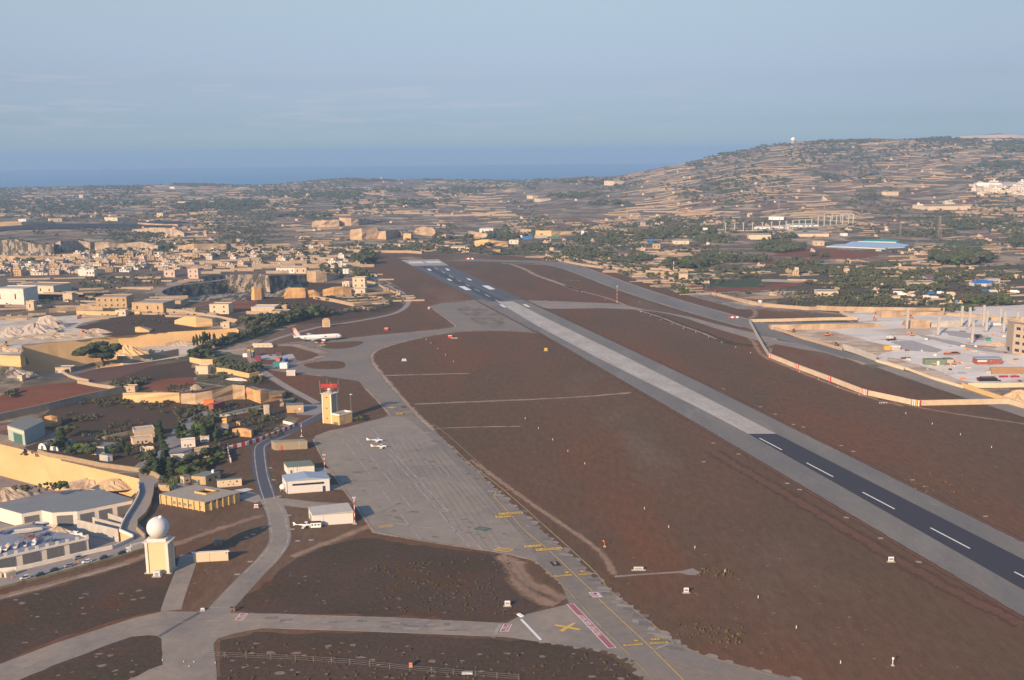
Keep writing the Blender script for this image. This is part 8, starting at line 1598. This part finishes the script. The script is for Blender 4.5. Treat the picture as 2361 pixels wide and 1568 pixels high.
# --- dry stone field walls
WS=[]
def addw(x,y,L_,h,ang,m):
    p=pt(x,y)
    if np.isnan(p).any(): return
    n=max(2,int(L_/25)); P=[]
    for k in range(n+1):
        u=k/n-.5; X=p[0]+L_*u*math.cos(ang); Y=p[1]+L_*u*math.sin(ang)+rng.normal(0,1.2); P.append((X,Y,float(hgt(X,Y))-.3))
    WS.append((P,h*rng.uniform(.8,1.2),m,x,y,p[1]))
c_=0
while len(WS)<2000 and c_<12000:
    c_+=1; x=rng.uniform(-40,2400); sky=float(np.interp(x,RX,RY)); y=sky+3+(700-sky)*rng.random()**1.25
    if not okfar(x,y) : continue
    if x<330 and y>500: continue
    n=nz2(x+500,y,180)
    if n<-.25: continue
    ang=rng.normal(0.08,.16) if rng.random()<.8 else rng.normal(1.2,.4)
    addw(x,y,rng.uniform(22,110)*(1.25 if y<500 else .6),rng.uniform(1.4,3.4)*(1.15 if y<520 else .8),ang,0 if rng.random()<.6 else 1)
for _ in range(70):
    x=rng.uniform(430,830); y=rng.uniform(565,632)
    if inpoly(x,y,AIR): continue
    addw(x,y,rng.uniform(30,90),rng.uniform(3,6),rng.normal(.05,.2),1)
for _ in range(60):
    x=rng.uniform(0,500); y=rng.uniform(640,740)
    if any(inpoly(x,y,[(a,b) for a,b,c in P_['rim']]) for P_ in PITS): continue
    addw(x,y,rng.uniform(20,70),rng.uniform(2,3.5),rng.normal(.1,.3),1)
for _ in range(130):
    x=rng.uniform(-10,470); y=rng.uniform(592,636)-(x/450)*14; addw(x,y,rng.uniform(10,45),rng.uniform(2.5,6),rng.normal(.05,.3) if rng.random()<.7 else rng.normal(1.4,.3),int(rng.random()<.5))
oW=sorted(range(len(WS)),key=lambda i:-WS[i][1]*len(WS[i][0])**.5/max(200,WS[i][5])); tW=set([i for i in oW if -20<WS[i][3]<2380][:300])
def wallmesh(b,P,h):
    for a,c in zip(P[:-1],P[1:]): b.bar((a[0],a[1],a[2]+h/2),(c[0],c[1],c[2]+h/2),1.1,h)
mW=[M_STONE,mat('pale_field_wall',(.40,.31,.22),.95,.25,.5,(.32,.25,.18),.7,.08,world=True,spec=.05)]; rw=[MB(),MB()]
for i,(P,h,m,x,y,Y) in enumerate(WS):
    if i in tW:
        b=MB(); wallmesh(b,P,h); L_=math.dist(P[0][:2],P[-1][:2]); o=b.build('field_wall',mW[m],loc=P[0]); tag(o,('long' if L_>90 else ('short' if L_<50 else 'low'))+(' tan' if m==0 else ' pale')+' dry stone field wall '+where(x,y),'wall','dry stone field walls')
    else: wallmesh(rw[m],P,h)
for k in(0,1): tag(rw[k].build('distant_field_walls',mW[k]),'mass of tan dry stone walls over the far fields',None,None,'stuff')
# --- scattered houses
HM=[B_TANP,B_CREAM,B_WHITE,B_TAN,mat('pinkish_stone',())]; HN=['pale limestone','cream','white','tan stone','pinkish stone']
def hproto(i,m):
    t=thing('stone_house','x','house',(0,0,-500)); r=random.Random(i); w=r.uniform(8,14); d=r.uniform(8,13); h=r.choice([3.6,6.5,7,4]); b=MB(); b.box((0,0,-1.5),(w,d,h+1.5)); 
    if i%3: b.box((w*.62,r.uniform(-1,1),-1.5),(w*.5,d*.7,h*.6+1.5))
    b.build('wall',m,t); b=MB(); b.box((0,0,h),(w+.4,d+.4,.25)); b.build('roof',R_TAN,t)
    b=MB(); b.box((-w*.2,d*.1,h+.25),(w*.35,d*.4,2.2)); b.build('roof_room',m,t)
    if i%2: b=MB(); b.cyl((w*.3,0,h+.25),(w*.3,0,h+1.8),.8,n=8); b.build('water_tank',G_OFFW,t)
    for k in range(2 if w<11 else 3):
        for z_ in ([1.2] if h<5 else [1.0,4.0]):
            b=MB(); b.box((-w*.3+k*w*.3,-d/2-.02,z_),(1.3,.1,1.5)); b.build('window',G_DARK,t)
    b=MB(); b.box((-w/2-.02,0,0),(.1,1.4,2.3)); b.build('door',G_SHUT,t); return t
HP=[hproto(i,HM[i%5]) for i in range(15)]; HS=[]
def addh(x,y,sc=1.,v=None): 
    p=pt(x,y)
    if not np.isnan(p).any(): HS.append((p,int(rng.integers(15)) if v is None else v,sc*rng.uniform(.8,1.25),x,y))
for _ in range(120):
    x=rng.uniform(-10,460); y=rng.uniform(594,638) - (x/450)*18; addh(x,y,1.2,[0,3,0,5,8,10,13,1,6,2,7,4,9][int(rng.integers(13))])
for _ in range(45): x=rng.uniform(430,830); y=rng.uniform(568,622); addh(x,y,.95) if not inpoly(x,y,AIR) else None
for _ in range(14): addh(rng.uniform(860,920),rng.uniform(640,672),.6) if False else None
for x,y in ((735,612),(700,605),(650,600),(600,610),(560,612),(770,606),(790,618),(560,585),(640,580),(720,583)): addh(x,y,1.1)
for _ in range(60): x=rng.uniform(2245,2370); y=rng.uniform(424,450); addh(x,y,1.5,[2,7,12,1,6][int(rng.integers(5))])
c_=0
while len(HS)<560 and c_<5000:
    c_+=1; x=rng.uniform(-20,2380); sky=float(np.interp(x,RX,RY)); y=sky+2+(690-sky)*rng.random()**1.1
    if okfar(x,y) and (x>330 or y<510) and nz2(x,y,120)<.25: addh(x,y,.72 if y>560 else .85,[0,1,3,4,5,6,8,9,10,11,13,14][int(rng.integers(12))])
for x,y in ((600,430),(880,412),(1075,415),(1190,413),(1215,410),(1240,412),(1255,411),(1300,409),(1150,414),(2260,312),(660,455),(710,452),(2185,470),(2120,480),(1900,462)): addh(x,y,1.4)
oH=sorted(range(len(HS)),key=lambda i:-HS[i][2]/max(200,float(HS[i][0][1]))); tH=set([i for i in oH if -15<HS[i][3]<2376][:290])
rh={k:MB() for k in range(5)}
for i,(p,v,sc,x,y) in enumerate(HS):
    a=rng.uniform(-.5,.35)
    if i in tH:
        src=HP[v]; o=src.copy(); COL.objects.link(o); o.location=p; o.rotation_euler=(0,0,a); o.scale=(sc,sc,sc*rng.uniform(.85,1.15))
        for ch in src.children: c=ch.copy(); COL.objects.link(c); c.parent=o
        o['label']=('small ' if sc<.85 else ('large ' if sc>1.25 else ''))+HN[v%5]+' flat roofed house '+where(x,y); o['group']='flat roofed stone houses'; o.name='stone_house'
    else:
        w,d,h=9*sc,8*sc,(4 if v%2 else 6)*sc; rh[v%5].box((p[0],p[1],p[2]-1.5),(w,d,h+1.5),a); rh[v%5].box((p[0]-w*.2,p[1],p[2]+h),(w*.3,d*.4,2),a)
for k,b in rh.items():
    if b.v: tag(b.build('distant_houses',HM[k]),'mass of small '+HN[k]+' houses scattered over the far hill',None,None,'stuff')
for t in HP:
    for c in list(t.children): bpy.data.objects.remove(c)
    bpy.data.objects.remove(t)
tsheet('bare_hillside',[(2195,317.5),(2250,314),(2310,311.5),(2361,312),(2430,312)],[(2195,320),(2250,321),(2310,320),(2361,321),(2430,321)],mat('pale_pink_slope',(.62,.48,.38),.95,.15,.02,world=True),up=4)
tsheet('bare_hillside',[(2255,322),(2300,321),(2340,323)],[(2255,325),(2300,327),(2340,326)],mat('pale_pink_slope',()),up=4)
# shrubs in gutters of the near grass
b=MB()
for _ in range(420):
    if rng.random()<.5: x,y=rng.uniform(850,1180),rng.uniform(1290,1425)
    else: x,y=rng.uniform(510,1480),rng.uniform(1485,1568)
    if y<1480 and y>1410+.05*(x-900): continue
    if y>1475 and y<1480+.03*(x-510): continue
    p=G(x,y); s=rng.uniform(.25,.8); cs=[((p.x,p.y,.15),(s,s,s*.7))]; blobs(b,cs,1,.35)
tag(b.build('low_weeds',mat('dull_weeds',(.085,.072,.035),.95,.3,.6,spec=.05)),'low dull green weeds in the dark scrub near the bottom',None,None,'stuff')
b=MB()
for _ in range(170):
    k=rng.random()
    if k<.4: p=G(rng.uniform(1560,1720),rng.uniform(1440,1490))
    elif k<.7: p=G(rng.uniform(1610,1690),rng.uniform(1310,1330))
    else: p=G(2130+rng.uniform(-30,90),1105+rng.uniform(-15,35))
    s=rng.uniform(.3,.9); blobs(b,[((p.x,p.y,.2),(s*.7,s*.7,s))],1,.35)
tag(b.build('dry_tufts',mat('dry_tuft_grass',(.115,.085,.045),.95,.3,.6,spec=.05)),'dry tufts of tall grass beside the taxiway and runway',None,None,'stuff')

# give look-alikes an ordinal by where they stand, left to right
bpy.context.view_layer.update()
D_={}
for o in COL.objects:
    if o.parent is None and o.get('label') and o.get('kind')!='stuff': D_.setdefault(o['label'],[]).append(o)
ORD='first second third fourth fifth sixth seventh eighth ninth tenth eleventh twelfth'.split()
for l,os_ in D_.items():
    if 1<len(os_)<=12:
        os_.sort(key=lambda o:px(o.matrix_world.translation)[0]); two=len(os_)==2
        for k,o in enumerate(os_):
            if two: o['label']=l+', '+('the left one' if k==0 else 'the right one')
            elif k==len(os_)-1: o['label']=l+', the rightmost'
            elif k==0: o['label']=l+', the leftmost'
            else: o['label']=l+', '+ORD[k]+' from left'
    for o in os_:
        if len(o['label'].split())>16:
            q=o['label'].replace('very large','huge').replace('dry stone ','').replace('flat roofed ','')
            for w_ in(' well',' just',' spreading'):
                if len(q.split())>16: q=q.replace(w_,'',1)
            o['label']=' '.join(q.split()[:16])
    if len(os_)>1:
        for o in os_:
            if not o.get('group'): o['group']=l
